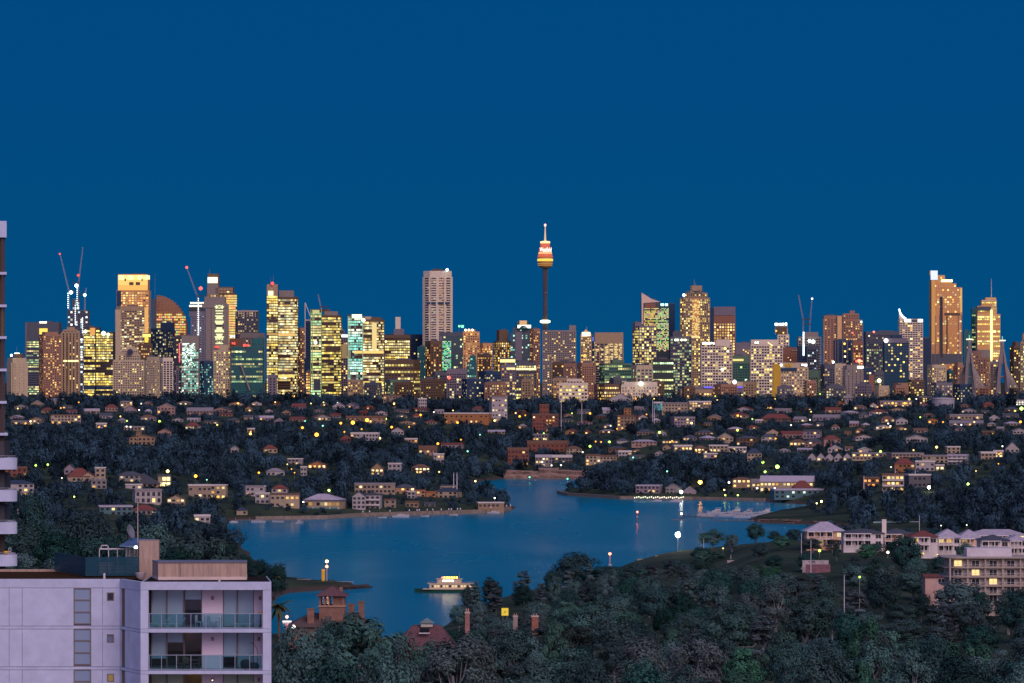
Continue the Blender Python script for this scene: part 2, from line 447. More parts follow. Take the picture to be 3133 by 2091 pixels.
def tower(r, d, steps, label, fac='beige', gls='dark', fh=3.7, bw=3.2, sp=.42, pw=.3, lit=.3, pal='warm', mode='grid', rot=0, ratio=.8, blank=3.5, gain=1.35,
          cham=0.0, rnd_side=0.0, name='office_tower', base=12.0, seed=None, plant=True):
    """steps: (x0, x1, ytop) from the top down, in the enlarged view r"""
    rr = random.Random(seed if seed is not None else hash((r, steps[0], d)) & 0xffff)
    t = T(); t.r, t.d = r, d
    rot = rot or next((v for k, v in TURN.items() if label.startswith(k)), 0)
    if name == 'low_block': rot = rr.choice((-1, 1)) * rr.uniform(8, 34)
    S = [(zx(r, a), zx(r, b), zy(r, c)) for a, b, c in steps]
    cx = X((S[-1][0] + S[-1][1]) / 2, d)
    t.e = thing(name, label, 'tower' if name.endswith('tower') else 'building', (cx, d, base), 0, 'buildings of the city skyline')
    t.cx, t.base = cx, base
    core, fr, lt = MB(), MB(), MB()
    ca, sa = math.cos(math.radians(rot)), math.sin(math.radians(rot))
    t.front = 0
    for k, (a, b, c) in enumerate(S):
        z1 = Z(c, d) - base
        z0 = (Z(S[k + 1][2], d) - base) if k + 1 < len(S) else 0.0
        W = (b - a) / F * d
        w = W / (abs(ca) + ratio * abs(sa)); dp = max(w * ratio, 8)
        ox = X((a + b) / 2, d) - cx
        hx, hy = w / 2 - .4, dp / 2 - .4
        pl = [(-hx, -hy), (hx, -hy), (hx, hy), (-hx, hy)]
        if cham:
            q = cham * min(w, dp)
            pl = [(-hx, -hy + q), (-hx + q, -hy), (hx - q, -hy), (hx, -hy + q), (hx, hy - q), (hx - q, hy), (-hx + q, hy), (-hx, hy - q)]
        if rnd_side:
            q = rnd_side * w
            pl = [(-hx, -hy)] + [(hx - q + q * math.sin(u), -hy + q - q * math.cos(u)) for u in [math.pi / 2 * i / 5 for i in range(6)]] + [(hx, hy), (-hx, hy)]
        pl = [(ox + x * ca - y * sa, x * sa + y * ca) for x, y in pl]
        t.front = min(t.front, min(p[1] for p in pl))
        core.prism(pl, z0, z1)
        n = len(pl)
        bl = blank if k == 0 else min(blank, 1.2)
        for i in range(n):
            (ax, ay), (bx, by) = pl[i], pl[(i + 1) % n]
            L = math.hypot(bx - ax, by - ay)
            ux, uy = (bx - ax) / L, (by - ay) / L
            nx, ny = uy, -ux
            ang = math.atan2(uy, ux)
            mx, my = (ax + bx) / 2, (ay + by) / 2
            if ny > -0.08:          # away from the viewer: plain wall
                fr.box(mx + nx * .22, my + ny * .22, (z0 + z1) / 2, L, .44, z1 - z0 - .02, ang)
                continue
            H = z1 - z0
            nf = max(1, int((H - bl) / fh)); nb = max(1, round(L / bw)); bwa = L / nb
            if bl > .1: fr.box(mx + nx * .25, my + ny * .25, z1 - bl / 2 + .15, L + .5, .5, bl + .3, ang)
            for f in range(nf + 1):
                zc = z1 - bl - f * fh - sp * fh / 2 + .02
                hh = sp * fh
                if zc - hh / 2 < z0: continue
                fr.box(mx + nx * .22, my + ny * .22, zc, L + .4, .44, hh, ang)
            if pw > 0.02:
                for q in range(nb + 1):
                    x_, y_ = ax + ux * bwa * q, ay + uy * bwa * q
                    fr.box(x_ + nx * .26, y_ + ny * .26, (z0 + z1 - bl) / 2, max(.3, pw * bwa), .56, H - bl - .02, ang)
            for f in range(nf):
                zt = z1 - bl - f * fh - sp * fh
                zb = zt - fh * (1 - sp)
                if zb < z0: break
                if mode == 'band':
                    on = rr.random() < lit
                    pf = .88 if on else .12
                    base_g = rr.uniform(.7, 1.5) if on else rr.uniform(.25, .6)
                    base_c = rr.choice(PAL[pal])
                else:
                    pf, base_g, base_c = min(.95, lit * 1.2), 1, None
                run = rr.random() < pf
                for q in range(nb):
                    if mode == 'band':
                        if rr.random() < .25: run = rr.random() < pf
                        on = run
                    else: on = rr.random() < pf
                    if not on: continue
                    col = base_c or rr.choice(PAL[pal])
                    if base_c and rr.random() < .2: col = rr.choice(PAL[pal])
                    g = gain * base_g * (math.exp(rr.gauss(-.35, .55)))
                    s0, s1 = bwa * (q + pw / 2), bwa * (q + 1 - pw / 2)
                    o = .1
                    P = lambda s, z: (ax + ux * s + nx * o, ay + uy * s + ny * o, z)
                    lt.quad(P(s0, zb), P(s1, zb), P(s1, zt), P(s0, zt), tuple(v * g for v in col))
    core.build('glazing', GLS[gls], t.e)
    fr.build('facade_frame', FAC[fac], t.e, kind='stuff')
    if lt.f: lt.build('lit_windows', LIT, t.e, kind='stuff')
    t.top = Z(S[0][2], d) - base
    t.S = S
    if plant:
        a, b, c = S[0]; ww = (b - a) / F * d
        px_, pw_ = X(a + (b - a) * rr.uniform(.35, .65), d) - cx, ww * rr.uniform(.3, .5)
        MB().box(px_, 0, t.top + 1.1, pw_, pw_ * .6, 2.2).build('plant_room', FAC['slate'], t.e)
    PROTECT.append((S[-1][0], S[-1][1], S[0][2], 1195, d))
    return t

# details of a tower, given in the same enlarged view
def lx(t, x): return X(zx(t.r, x), t.d) - t.cx
def lz(t, y): return Z(zy(t.r, y), t.d) - t.base
def tbox(t, name, x0, x1, y0, y1, mat, out=1.2, thick=1.0, kind=None):
    return MB().span(lx(t, x0), lx(t, x1), t.front - out, t.front - out + thick, lz(t, y1), lz(t, y0)).build(name, mat, t.e, kind=kind)
def tbody(t, name, x0, x1, y0, y1, mat, dep=14):
    return MB().span(lx(t, x0), lx(t, x1), -dep / 2, dep / 2, lz(t, y1), lz(t, y0)).build(name, mat, t.e)
def tmast(t, x, y0, y1, r=.5, col='steel', name='mast'):
    return MB().tube([(lx(t, x), 0, lz(t, y1)), (lx(t, x), 0, lz(t, y0))], [r, r * .35], 6).build(name, FAC[col], t.e)
def tlamp(t, x, y, r, col, g, out=1.0, name='beacon'):
    m = MB(); z = lz(t, y); r *= .62; g *= .7 if max(col) - min(col) > .6 else 1
    m.lathe([(r * .3, z - r), (r * .9, z - r * .45), (r, z), (r * .9, z + r * .45), (r * .3, z + r)], lx(t, x), t.front - out - r, 10)
    return m.build(name, emit(col, g), t.e, smooth=True)
def tsign(t, x0, x1, y0, y1, col, g, n=4, name='sign', out=1.4):
    g = g * (.42 if max(col) - min(col) > .6 else .6)
    """a lit sign: a plate and its glowing letters, too far off to read"""
    p = MB().span(lx(t, x0), lx(t, x1), t.front - out, t.front - out + .5, lz(t, y1), lz(t, y0)).build(name, FAC['dark'], t.e)
    m = MB(); w = (lx(t, x1) - lx(t, x0)) / n; h = lz(t, y0) - lz(t, y1)
    rr = random.Random(int(x0 * 7 + y0))
    for i in range(n):
        m.box(lx(t, x0) + w * (i + .5), t.front - out - .2, lz(t, y1) + h * .5 + rr.uniform(-.08, .08) * h, w * rr.uniform(.55, .85), .3, h * rr.uniform(.55, .9))
    m.build('lettering', emit(col, g), p, kind='stuff')
    return p
WHITE_L, RED_L, CYAN_L, GREEN_L, GOLD_L = (.85, .98, 1.0), (1.0, .10, .07), (.35, .95, 1.0), (.15, 1.0, .45), (1.0, .62, .12)

# --- first stretch, from the edge of the picture to the stepped office tower
t = tower(1, 6000, [(58, 220, 1180)], 'pale beige slab tower with blank walls at the far end of the skyline', 'pale', rot=28, ratio=1.0, sp=.75, pw=.85, bw=6, lit=.10, blank=6)
tbody(t, 'lift_house', 125, 190, 1140, 1182, FAC['brown']); tlamp(t, 105, 1157, 2.6, WHITE_L, 6); tbox(t, 'light_strip', 128, 170, 1137, 1143, emit((.9, 1, .85), 4)); tmast(t, 138, 1085, 1140, .4)
t = tower(1, 7200, [(220, 500, 885)], 'dark glass tower with brown crown and glowing yellow panel under its roof', 'slate', 'navy', sp=.45, pw=.12, lit=.6, pal='lime', mode='band', blank=30, gain=.8)
tbox(t, 'light_strip', 340, 398, 878, 892, emit((1, .97, .7), 3)); tbox(t, 'lit_panel', 338, 405, 935, 985, emit((1, .66, .08), 1.3)); tbox(t, 'corner_pier', 222, 234, 890, 1400, FAC['mauve'])
t = tower(1, 6200, [(345, 480, 965), (318, 510, 985)], 'rusty pink apartment tower with orange windows beside the dark glass tower', 'pink', 'brown', fh=3.1, bw=3.4, sp=.5, pw=.42, lit=.3, pal='orange', blank=9)
t = tower(1, 6300, [(555, 620, 925), (530, 645, 945), (515, 660, 965)], 'slender beige tower with tall dark window strips and a lit sky-deck band', 'beige', 'brown', fh=3.2, bw=5.2, sp=.22, pw=.62, lit=.10, pal='warm', blank=7)
tbox(t, 'light_strip', 530, 655, 1197, 1210, emit((1, .85, .4), 1.6)); tbox(t, 'light_strip', 560, 568, 1000, 1400, FAC['brown'])  # the tall second strip is plain brown and gives no light
t = tower(1, 7000, [(600, 660, 690), (565, 735, 785)], 'unfinished tower hung with white work lights under two red-tipped cranes', 'slate', 'navy', fh=4, bw=4, sp=.3, pw=.25, lit=.3, pal='cold', blank=0.5, plant=False)
for x, y0, y1 in ((570, 645, 790), (645, 585, 760), (630, 745, 930), (690, 850, 1000)):
    m = MB()
    for k in range(int((y1 - y0) / 17)): m.box(lx(t, x), t.front - 1.5, lz(t, y0 + k * 17), 1.1, 1, 1.6)
    m.build('work_lights', emit(WHITE_L, 3.4), t.e, kind='stuff')
t = tower(1, 6500, [(700, 830, 925), (700, 945, 965)], 'blazing yellow office tower with every floor lit and a dark centre line', 'dark', 'brown', fh=3.9, bw=3, sp=.34, pw=.12, lit=.93, pal='yellow', mode='band', blank=3, gain=1.25)
tbox(t, 'centre_line', 796, 806, 930, 1490, FAC['dark']); tlamp(t, 718, 960, 4, (1, .9, .5), 4); tlamp(t, 868, 975, 5, (.95, 1, .6), 4); tlamp(t, 905, 985, 3.5, (1, .95, .6), 4)
tbox(t, 'lit_panel', 755, 800, 930, 990, emit((1, .45, .08), .8)); tbox(t, 'dark_floor', 705, 940, 1412, 1440, FAC['navy'])
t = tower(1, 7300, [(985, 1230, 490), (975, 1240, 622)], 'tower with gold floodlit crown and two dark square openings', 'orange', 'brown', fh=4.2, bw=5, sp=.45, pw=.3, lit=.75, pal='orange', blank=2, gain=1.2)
for _a, _b, _c, _g in ((494, 535, (1, .66, .20), 1.35), (535.5, 578, (1, .58, .13), 1.15), (578.5, 620, (1, .50, .09), 1.0)): tbox(t, 'lit_crown', 987, 1230, _a, _b, emit(_c, _g), out=1.0)  # floodlight on the crown put in as glowing bands, more orange below
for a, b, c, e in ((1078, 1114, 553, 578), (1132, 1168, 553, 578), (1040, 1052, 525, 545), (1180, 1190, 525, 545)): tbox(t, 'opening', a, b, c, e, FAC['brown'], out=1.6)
for a in (995, 1070, 1150, 1208): tbox(t, 'floodlight_glow', a, a + 40, 498, 532, emit((1, .80, .36), 1.5), out=1.3)  # stronger floodlight put in as brighter glowing plates
tbox(t, 'shaded_pier', 976, 1012, 625, 760, FAC['navy'])  # shade on the pier put in as a navy panel
t = tower(1, 7000, [(975, 1205, 752), (960, 1240, 775)], 'grey beige tower with plain rounded head in front of the gold crown', 'beige', 'dark', fh=3.7, bw=4, sp=.5, pw=.25, lit=.32, pal='white', blank=34, cham=.15)
tbox(t, 'blank_pier', 965, 1010, 780, 1250, FAC['pale']); tbox(t, 'corner_strip', 1205, 1236, 760, 980, emit((1, .5, .12), .8))
# the quarter-round glass sail
xs = [480 + (575 - 480) * i / 12 for i in range(13)]
arc = [(480 + 95 * math.sin(u), 1010 - 106 * math.cos(u)) for u in [math.pi / 2 * i / 14 for i in range(15)]]
steps = [(1300, (arc[i][0] - 0) * 2.7036, (arc[i][1] - 660) * 2.7036) for i in range(1, 15)]
t = tower(1, 7400, steps, 'glass tower with quarter-round sail roof glowing copper', 'pink', 'bronze', fh=4.2, bw=6, sp=.5, pw=.3, lit=.0, pal='orange', blank=.3, plant=False)
m = MB(); rr = random.Random(3)
for f in range(22):
    for q in range(15):
        z = lz(t, 815) - f * 4.2; x = lx(t, 1300) + 1 + q * 3.3
        if rr.random() < .8: m.quad((x, t.front - .8, z - 2.6), (x + 2.7, t.front - .8, z - 2.6), (x + 2.7, t.front - .8, z), (x, t.front - .8, z), tuple(v * rr.uniform(.5, 1.5) for v in rr.choice(PAL['warm'])))
m.build('lit_windows', LIT, t.e, kind='stuff')
tmast(t, 1282, 480, 700, .35); tbox(t, 'side_fin', 1270, 1300, 690, 1000, FAC['slate'], thick=6)
t = tower(1, 7100, [(1330, 1445, 888), (1250, 1445, 935)], 'navy glass tower with few lit floors below the copper sail', 'navy', 'navy', sp=.35, pw=.2, lit=.26, pal='white', blank=18, gain=.6)
t = tower(1, 5900, [(1045, 1120, 1085), (1010, 1145, 1105), (985, 1160, 1145), (945, 1200, 1195)], 'cream stepped apartment tower with arched top window', 'pale', 'dark', fh=3.1, bw=3.1, sp=.5, pw=.45, lit=.13, pal='yellow', blank=5, plant=False)
m = MB(); m.lathe([(0.1, 0), (4.2, .05), (4.2, .8), (.1, .81)], 0, 0, 14); o = m.build('arched_window', GLS['navy'], t.e, loc=(lx(t, 1085), t.front + .2, lz(t, 1130))); o.rotation_euler = (math.pi / 2, 0, 0)
t = tower(1, 5800, [(1215, 1318, 1170)], 'narrow cream apartment block with punched windows beside the arched tower', 'pale', 'dark', fh=3.1, bw=3.2, sp=.5, pw=.45, lit=.12, blank=4)
t = tower(1, 5850, [(1320, 1432, 1178)], 'white framed apartment block with dark irregular balconies', 'white', 'navy', fh=3.1, bw=5, sp=.3, pw=.3, lit=.1, blank=4)
t = tower(1, 6400, [(1195, 1240, 975), (1150, 1260, 1062)], 'dark brown tower crowned by a glowing gold lantern', 'brown', 'brown', sp=.5, pw=.4, lit=.25, pal='orange', blank=2, plant=False)
tbox(t, 'lantern', 1185, 1245, 982, 1004, emit((1, .75, .12), 2.2), thick=9); tbox(t, 'lantern', 1200, 1228, 1004, 1050, emit((1, .62, .06), 1.3), thick=7)
t = tower(1, 6600, [(1440, 1515, 1000)], 'thin black tower with a red neon line up its edge', 'dark', 'navy', sp=.4, pw=.2, lit=.16, pal='white', blank=3)
tbox(t, 'neon_line', 1483, 1491, 1055, 1215, emit((1, .12, .16), 1.6))
t = tower(1, 6500, [(1440, 1514, 1260)], 'low mauve block of small flats below the red neon line', 'mauve', 'navy', fh=3.1, bw=3.1, lit=.14, pal='cold', blank=3)

t = tower(2, 7000, [(200, 345, 570), (215, 350, 630)], 'concrete tower core under construction with a lit ring of scaffolding on top', 'mauve', 'navy', fh=3.8, bw=4.5, sp=.6, pw=.5, lit=.05, pal='cold', blank=18, plant=False)
m = MB()
for k in range(9): m.box(lx(t, 205 + k * 17), t.front - 1.5, lz(t, 578), 2.2, 1, 2.6)
for k in range(7): m.box(lx(t, 215 + k * 20), t.front - 1.5, lz(t, 548), 2.0, 1, 2.4)
m.build('work_lights', emit((1, .95, .55), 3.2), t.e, kind='stuff')
m = MB()
for k in range(44): m.box(lx(t, 288), t.front - 1.5, lz(t, 505 + k * 21), 1.3, 1, 1.8)
m.build('work_lights', emit(WHITE_L, 3.4), t.e, kind='stuff')
tbox(t, 'scaffold_ring', 198, 345, 585, 628, FAC['dark'])
t = tower(2, 7300, [(380, 490, 258), (375, 638, 392), (375, 662, 455)], 'stepped bronze tower with white floodlit cap, tallest left of the twin lit towers', 'brown', 'bronze', fh=4.1, bw=5.5, sp=.3, pw=.3, lit=.12, pal='warm', blank=5, plant=False)
tbox(t, 'lit_crown', 385, 483, 292, 350, emit((1, .90, .58), 1.8)); tmast(t, 397, 205, 260, .5); tbox(t, 'cap_wall', 380, 490, 352, 470, FAC['grey'])  # floodlight on the cap put in as a glowing panel
for k in range(4): tbox(t, 'louvre_band', 460, 636, 400 + k * 14, 405 + k * 14, FAC['pale'])
m = MB(); rr = random.Random(8)
for f in range(26):
    for q in range(9):
        x0, z = lx(t, 553 + q * 12), lz(t, 470) - f * 4.1
        if rr.random() < .9: m.quad((x0, t.front - .9, z - 3), (x0 + 4.4, t.front - .9, z - 3), (x0 + 4.4, t.front - .9, z), (x0, t.front - .9, z), tuple(v * rr.uniform(.6, 1.3) for v in rr.choice(PAL['orange'][1:3])))
m.build('lit_windows', LIT, t.e, kind='stuff')
t = tower(2, 6800, [(350, 556, 488), (385, 570, 552)], 'grey brown concrete tower with overhanging cap and a slot of lit floors', 'grey', 'dark', fh=3.8, bw=9, sp=.5, pw=.85, lit=.0, blank=17, plant=False)
tbox(t, 'window_slot', 470, 528, 560, 960, FAC['dark'])
m = MB(); rr = random.Random(9)
for f in range(30):
    if rr.random() < .6: m.box(lx(t, 499), t.front - 1.5, lz(t, 575 + f * 13), 16 * rr.uniform(.5, .95), .4, 2.2)
m.build('lit_floors', emit((.95, .95, .5), 1.0), t.e, kind='stuff')
for yy in (590, 925):
    for s in (-1, 1):
        MB().tube([(lx(t, 499 - s * 24), t.front - 1.6, lz(t, yy - 22)), (lx(t, 499 + s * 24), t.front - 1.6, lz(t, yy + 22))], .6, 4).build('cross_brace', FAC['grey'], t.e)
t = tower(2, 7200, [(660, 885, 628)], 'charcoal tower with pale rounded frames round its top storey', 'slate', 'dark', fh=3.7, bw=3.6, sp=.45, pw=.4, lit=.3, pal='warm', blank=1, cham=.12, gain=.7)
for k in range(8): tbox(t, 'top_frame', 664 + k * 27.5, 668 + k * 27.5, 632, 690, FAC['white'])
tbox(t, 'roof_band', 660, 885, 626, 633, FAC['white'])
t = tower(2, 6500, [(120, 292, 876)], 'glass tower glowing icy white over teal beside the black neon tower', 'grey', 'teal', fh=3.5, bw=3.2, sp=.28, pw=.2, lit=.62, pal='teal', blank=20, gain=.75)
m = MB(); rr = random.Random(4)
for f in range(22):
    for q in range(11):
        if rr.random() < .6 * (1 - f / 30): m.box(lx(t, 135 + q * 11.5), t.front - .9, lz(t, 955 + f * 11), 1.7, .3, 1.3)
m.build('bright_windows', emit((.75, 1, .85), 1.5), t.e, kind='stuff')
t = tower(2, 6200, [(300, 436, 1130)], 'dark blue block speckled with teal windows', 'navy', 'teal', fh=3.4, bw=3.2, sp=.4, pw=.25, lit=.3, pal='teal', blank=3, gain=.7)
t = tower(2, 6300, [(450, 585, 968), (440, 612, 1020), (440, 628, 1270)], 'beige stepped block with a small red roof sign', 'pale', 'dark', fh=3.4, bw=3.5, sp=.45, pw=.55, lit=.35, pal='yellow', blank=7, plant=False)
tsign(t, 445, 500, 975, 1000, RED_L, 3.5, 4)
t = tower(2, 6900, [(705, 945, 850)], 'pale framed office tower behind the teal glass block', 'grey', 'brown', fh=3.7, bw=4.5, sp=.45, pw=.3, lit=.1, blank=6)
t = tower(2, 6850, [(595, 720, 905)], 'brown brick tower with white and red lit roof signs', 'brick', 'brown', sp=.6, pw=.5, lit=.1, blank=14, plant=False)
tsign(t, 605, 655, 868, 896, (1, 1, 1), 4, 3); tsign(t, 620, 658, 935, 968, RED_L, 3.5, 3)
t = tower(2, 6300, [(830, 935, 900), (620, 935, 985)], 'teal glass office block with yellow floor lines and red rooftop sign', 'teal', 'teal', fh=3.6, bw=3, sp=.35, pw=.1, lit=.42, pal='lime', mode='band', blank=7, gain=.75)
tsign(t, 738, 796, 955, 990, RED_L, 4.0, 4)
tbox(t, 'glass_fin', 826, 834, 905, 1420, FAC['teal'])
MB().tube([(lx(t, 715), t.front - 2.5, lz(t, 1165)), (lx(t, 805), t.front - 2.5, lz(t, 1420))], 1.4, 5).build('steel_strut', FAC['grey'], t.e)

def banded_pair(r, d, left, right, lab, lp, rp, extra):
    """one building of two joined shafts, the second one rounded"""
    t = tower(r, d, [right], lab, 'brown', 'brown', fh=4.1, bw=3.0, sp=.36, pw=.02, lit=.88, pal=rp, mode='band', blank=2, gain=1.0, rnd_side=.35, plant=False)
    x0, x1, y = left
    a, b = lx(t, x0), lx(t, x1); zt = lz(t, y)
    MB().span(a, b, -22, 8, 0, zt).build('second_shaft', GLS['brown'], t.e)
    m, l = MB(), MB(); rr = random.Random(int(x0))
    n = int(zt / 4.1); nb = max(3, int((b - a) / 3)); w = (b - a) / nb
    for f in range(n):
        z = zt - 4.1 * f
        m.span(a - .2, b + .2, -22.5, -22, z - 1.3, z)
        on = rr.random() < .88; g = rr.uniform(.8, 1.7) if on else .3; c = rr.choice(PAL[lp])
        for q in range(nb):
            if f and rr.random() < (.93 if on else .2):
                gg = g * math.exp(rr.gauss(-.2, .35))
                l.quad((a + w * q + .2, -22.3, z - 4.1), (a + w * (q + 1) - .2, -22.3, z - 4.1), (a + w * (q + 1) - .2, -22.3, z - 1.3), (a + w * q + .2, -22.3, z - 1.3), tuple(v * gg for v in c))
    m.build('floor_bands', FAC['brown'], t.e, kind='stuff'); l.build('lit_windows', LIT, t.e, kind='stuff')
    t.front = min(t.front, -23)
    extra(t)
    return t
def ex(t):
    for q in range(2):
        MB().tube([(lx(t, 982 + q * 96), t.front, lz(t, 372)), (lx(t, 1030), t.front, lz(t, 415))], .9, 5).build('crown_brace', FAC['pale'], t.e)
    tbox(t, 'crown_wall', 976, 1086, 365, 480, FAC['beige'], out=.2); tbox(t, 'lit_crown', 990, 1040, 430, 475, emit((1, .86, .45), 1.8)); tlamp(t, 1033, 356, 4.2, (1, .08, .05), 2.6)
    for x, y in ((1005, 288), (1033, 262)): tmast(t, x, y, 370, .35)
    tbody(t, 'plant_room', 1095, 1240, 424, 490, FAC['grey'], 20); tbox(t, 'dark_floor', 1085, 1255, 1232, 1262, FAC['brown']); tbox(t, 'lit_floor', 1090, 1255, 1266, 1290, emit((1, .70, .14), 1.1))
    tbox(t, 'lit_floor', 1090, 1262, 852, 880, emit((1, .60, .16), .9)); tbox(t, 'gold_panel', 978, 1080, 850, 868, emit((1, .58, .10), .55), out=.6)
banded_pair(2, 6700, (976, 1084, 365), (1084, 1280, 490), 'tall gold banded twin-shaft tower with red beacon and V-shaped crown brace', 'yellow', 'white', ex)
t = tower(2, 7100, [(1280, 1355, 800)], 'pinkish apartment tower close behind the red-beacon tower', 'pink', 'brown', fh=3.1, bw=3.2, lit=.2, pal='warm', blank=4)
t = tower(2, 5900, [(985, 1066, 1266)], 'small mauve block at the foot of the red-beacon tower', 'mauve', 'dark', lit=.03, bw=5, pw=.5, blank=3)
def ex(t):
    for x in (1412, 1428, 1516): tbox(t, 'green_fin', x, x + 7, 615, 1420, emit((.55, .72, .25), .35), thick=3)
    tbox(t, 'roof_panel', 1432, 1500, 620, 655, emit((.8, .8, .3), .7)); tbody(t, 'plant_room', 1545, 1678, 632, 676, FAC['grey'], 20); tbody(t, 'plant_room', 1515, 1605, 610, 636, FAC['brown'], 12)
    tlamp(t, 1462, 945, 5, (1, .9, .95), 1.2); tbox(t, 'dark_floor', 1560, 1712, 985, 1030, FAC['brown']); tbox(t, 'shaded_base', 1440, 1512, 1312, 1420, FAC['slate'])  # the base is a slate panel with the shade in its colour
banded_pair(2, 6700, (1412, 1516, 612), (1520, 1712, 672), 'twin-shaft yellow lit tower edged with green fins', 'lime', 'yellow', ex)
t = tower(2, 7000, [(1712, 1722, 770), (1712, 1745, 815), (1712, 1778, 860)], 'slope-topped tower with a strip of white light beside the green fins', 'mauve', 'dark', lit=.2, blank=3, plant=False, ratio=.5)
tbox(t, 'light_strip', 1716, 1778, 866, 888, emit((.9, 1, 1), 3.2)); tbox(t, 'lit_panel', 1716, 1770, 960, 1100, emit((1, .6, .2), .25))
t = tower(2, 5900, [(1358, 1404, 1230)], 'little block with glowing orange floors between the banded towers', 'brown', 'brown', lit=.9, pal='orange', mode='band', blank=1)

def ex(t):
    for x in (70, 84, 190): tbox(t, 'green_fin', x, x + 7, 835, 1440, emit((.6, .85, .55), .45), thick=3)
    tbox(t, 'lit_crown', 104, 185, 820, 850, emit((.85, 1, .6), 2.0)); tbody(t, 'plant_room', 262, 345, 842, 885, FAC['brown'], 18); tbody(t, 'plant_room', 205, 262, 836, 860, FAC['pale'], 14)
    tlamp(t, 200, 868, 4.5, (1, .95, .7), 3); tbox(t, 'dark_floor', 150, 365, 1145, 1163, FAC['brown']); tbox(t, 'lit_floor', 120, 365, 1121, 1142, emit((1, .66, .16), 1.1)); tbox(t, 'lit_floor', 195, 362, 1372, 1394, emit((1, .75, .15), 1.2))
    tbox(t, 'lit_core', 270, 308, 890, 1110, emit((1, .74, .26), .9)); tbox(t, 'fin_base', 112, 136, 1368, 1450, emit((.75, .9, .4), .6))
banded_pair(3, 6600, (72, 190, 822), (190, 366, 862), 'twin-shaft tower glowing white and mint with curved side', 'teal', 'white', ex)
t = tower(3, 6900, [(372, 582, 990)], 'broad office block with rows of yellow floors below a concrete stack', 'brown', 'brown', fh=4.2, lit=.85, pal='yellow', mode='band', sp=.42, pw=.15, blank=3, plant=False)
tbody(t, 'concrete_stack', 460, 502, 840, 940, FAC['white'], 12); tbody(t, 'stack_base', 448, 530, 938, 990, FAC['mauve'], 16)
t = tower(3, 7050, [(372, 690, 985)], 'low dark roofed block behind the concrete stack', 'navy', 'navy', lit=.04, blank=6)
t = tower(3, 7000, [(693, 924, 462)], 'tall white octagonal tower with a dark plant floor across its middle', 'white', 'dark', fh=3.9, bw=15, sp=.52, pw=.34, lit=.0, blank=9, cham=.28, plant=False)
tbody(t, 'roof_plant', 760, 850, 445, 464, FAC['brown'], 16); tlamp(t, 889, 452, 3.4, (.85, 1, 1), 7); tbody(t, 'roof_plant', 795, 820, 438, 446, FAC['navy'], 8)
m, l = MB(), MB(); rr = random.Random(12)
for x0, x1 in ((722, 794), (812, 860), (872, 908)):
    tbox(t, 'plant_floor', x0, x1, 717, 736, FAC['navy'], out=1.0)
for f in range(42):
    y = 493 + f * 10.6
    if 708 < y < 742: continue
    for x0, x1, pal, p in ((722, 794, 'white', .22), (812, 860, 'orange', .72), (872, 908, 'white', .05)):
        for q in range(4):
            if rr.random() < p:
                a, b = lx(t, x0 + (x1 - x0) * q / 4), lx(t, x0 + (x1 - x0) * (q + 1) / 4)
                l.quad((a, t.front - .2, lz(t, y + 4)), (b, t.front - .2, lz(t, y + 4)), (b, t.front - .2, lz(t, y - 1)), (a, t.front - .2, lz(t, y - 1)), tuple(v * rr.uniform(.35, .9) for v in rr.choice(PAL[pal])))
l.build('lit_windows', LIT, t.e, kind='stuff')
t = tower(3, 6000, [(372, 662, 1195)], 'wide brown brick office block with yellow window rows in front', 'brown', 'brown', fh=4.6, bw=4.4, sp=.45, pw=.22, lit=.5, pal='yellow', mode='band', blank=4)
t = tower(3, 5800, [(372, 545, 1362)], 'low pale green hall under the brown brick office block', 'green', 'teal', fh=4, lit=.3, pal='white', blank=2, name='office_block')
t = tower(3, 6300, [(705, 842, 1038)], 'brown tower of vertical strips with amber windows below the white octagon', 'brown', 'brown', fh=3.6, bw=5, sp=.35, pw=.5, lit=.38, pal='orange', blank=4)
t = tower(3, 6250, [(640, 706, 1085)], 'narrow teal block in the shade of the white octagon', 'teal', 'teal', lit=.2, pal='white', blank=4)
t = tower(3, 6600, [(822, 1030, 968)], 'dark glass tower with a column of emerald light and green roof sign', 'slate', 'teal', fh=3.5, bw=3.2, sp=.35, pw=.15, lit=.12, pal='lime', blank=5, plant=False)
tbox(t, 'pale_cheek', 826, 846, 1000, 1290, FAC['mauve'])
m = MB(); rr = random.Random(14)
for f in range(26):
    for q in range(6):
        if rr.random() < .75: m.quad((lx(t, 850 + q * 12), t.front - .6, lz(t, 1046 + f * 9.4)), (lx(t, 860 + q * 12), t.front - .6, lz(t, 1046 + f * 9.4)), (lx(t, 860 + q * 12), t.front - .6, lz(t, 1040 + f * 9.4)), (lx(t, 850 + q * 12), t.front - .6, lz(t, 1040 + f * 9.4)), tuple(v * rr.uniform(.5, 1.6) for v in rr.choice(((.15, .9, .45), (.3, 1, .55), (.8, 1, .6)))))
m.build('emerald_windows', LIT, t.e, kind='stuff')
tsign(t, 976, 1028, 903, 930, GREEN_L, 6, 2); tmast(t, 985, 925, 970, .4); tmast(t, 1018, 925, 970, .4)
t = tower(3, 6500, [(1030, 1120, 945), (1020, 1155, 962)], 'orange floodlit tower with a row of bright lamps along its parapet', 'orange', 'brown', fh=3.6, bw=3.6, sp=.45, pw=.35, lit=.5, pal='orange', blank=6, gain=.9, plant=False)
for x in (1040, 1068, 1096): tlamp(t, x, 948, 2.6, (1, .9, .55), 4)
t = tower(3, 6900, [(1155, 1262, 1058)], 'low orange lit wing beside the lamp-topped tower', 'orange', 'brown', lit=.45, pal='orange', blank=3)
t = tower(3, 6800, [(1295, 1395, 950), (1270, 1420, 1040)], 'brown tower with slit crown and warm lit middle floors', 'brown', 'brown', fh=3.8, bw=3.4, sp=.35, pw=.35, lit=.62, pal='warm', blank=22)
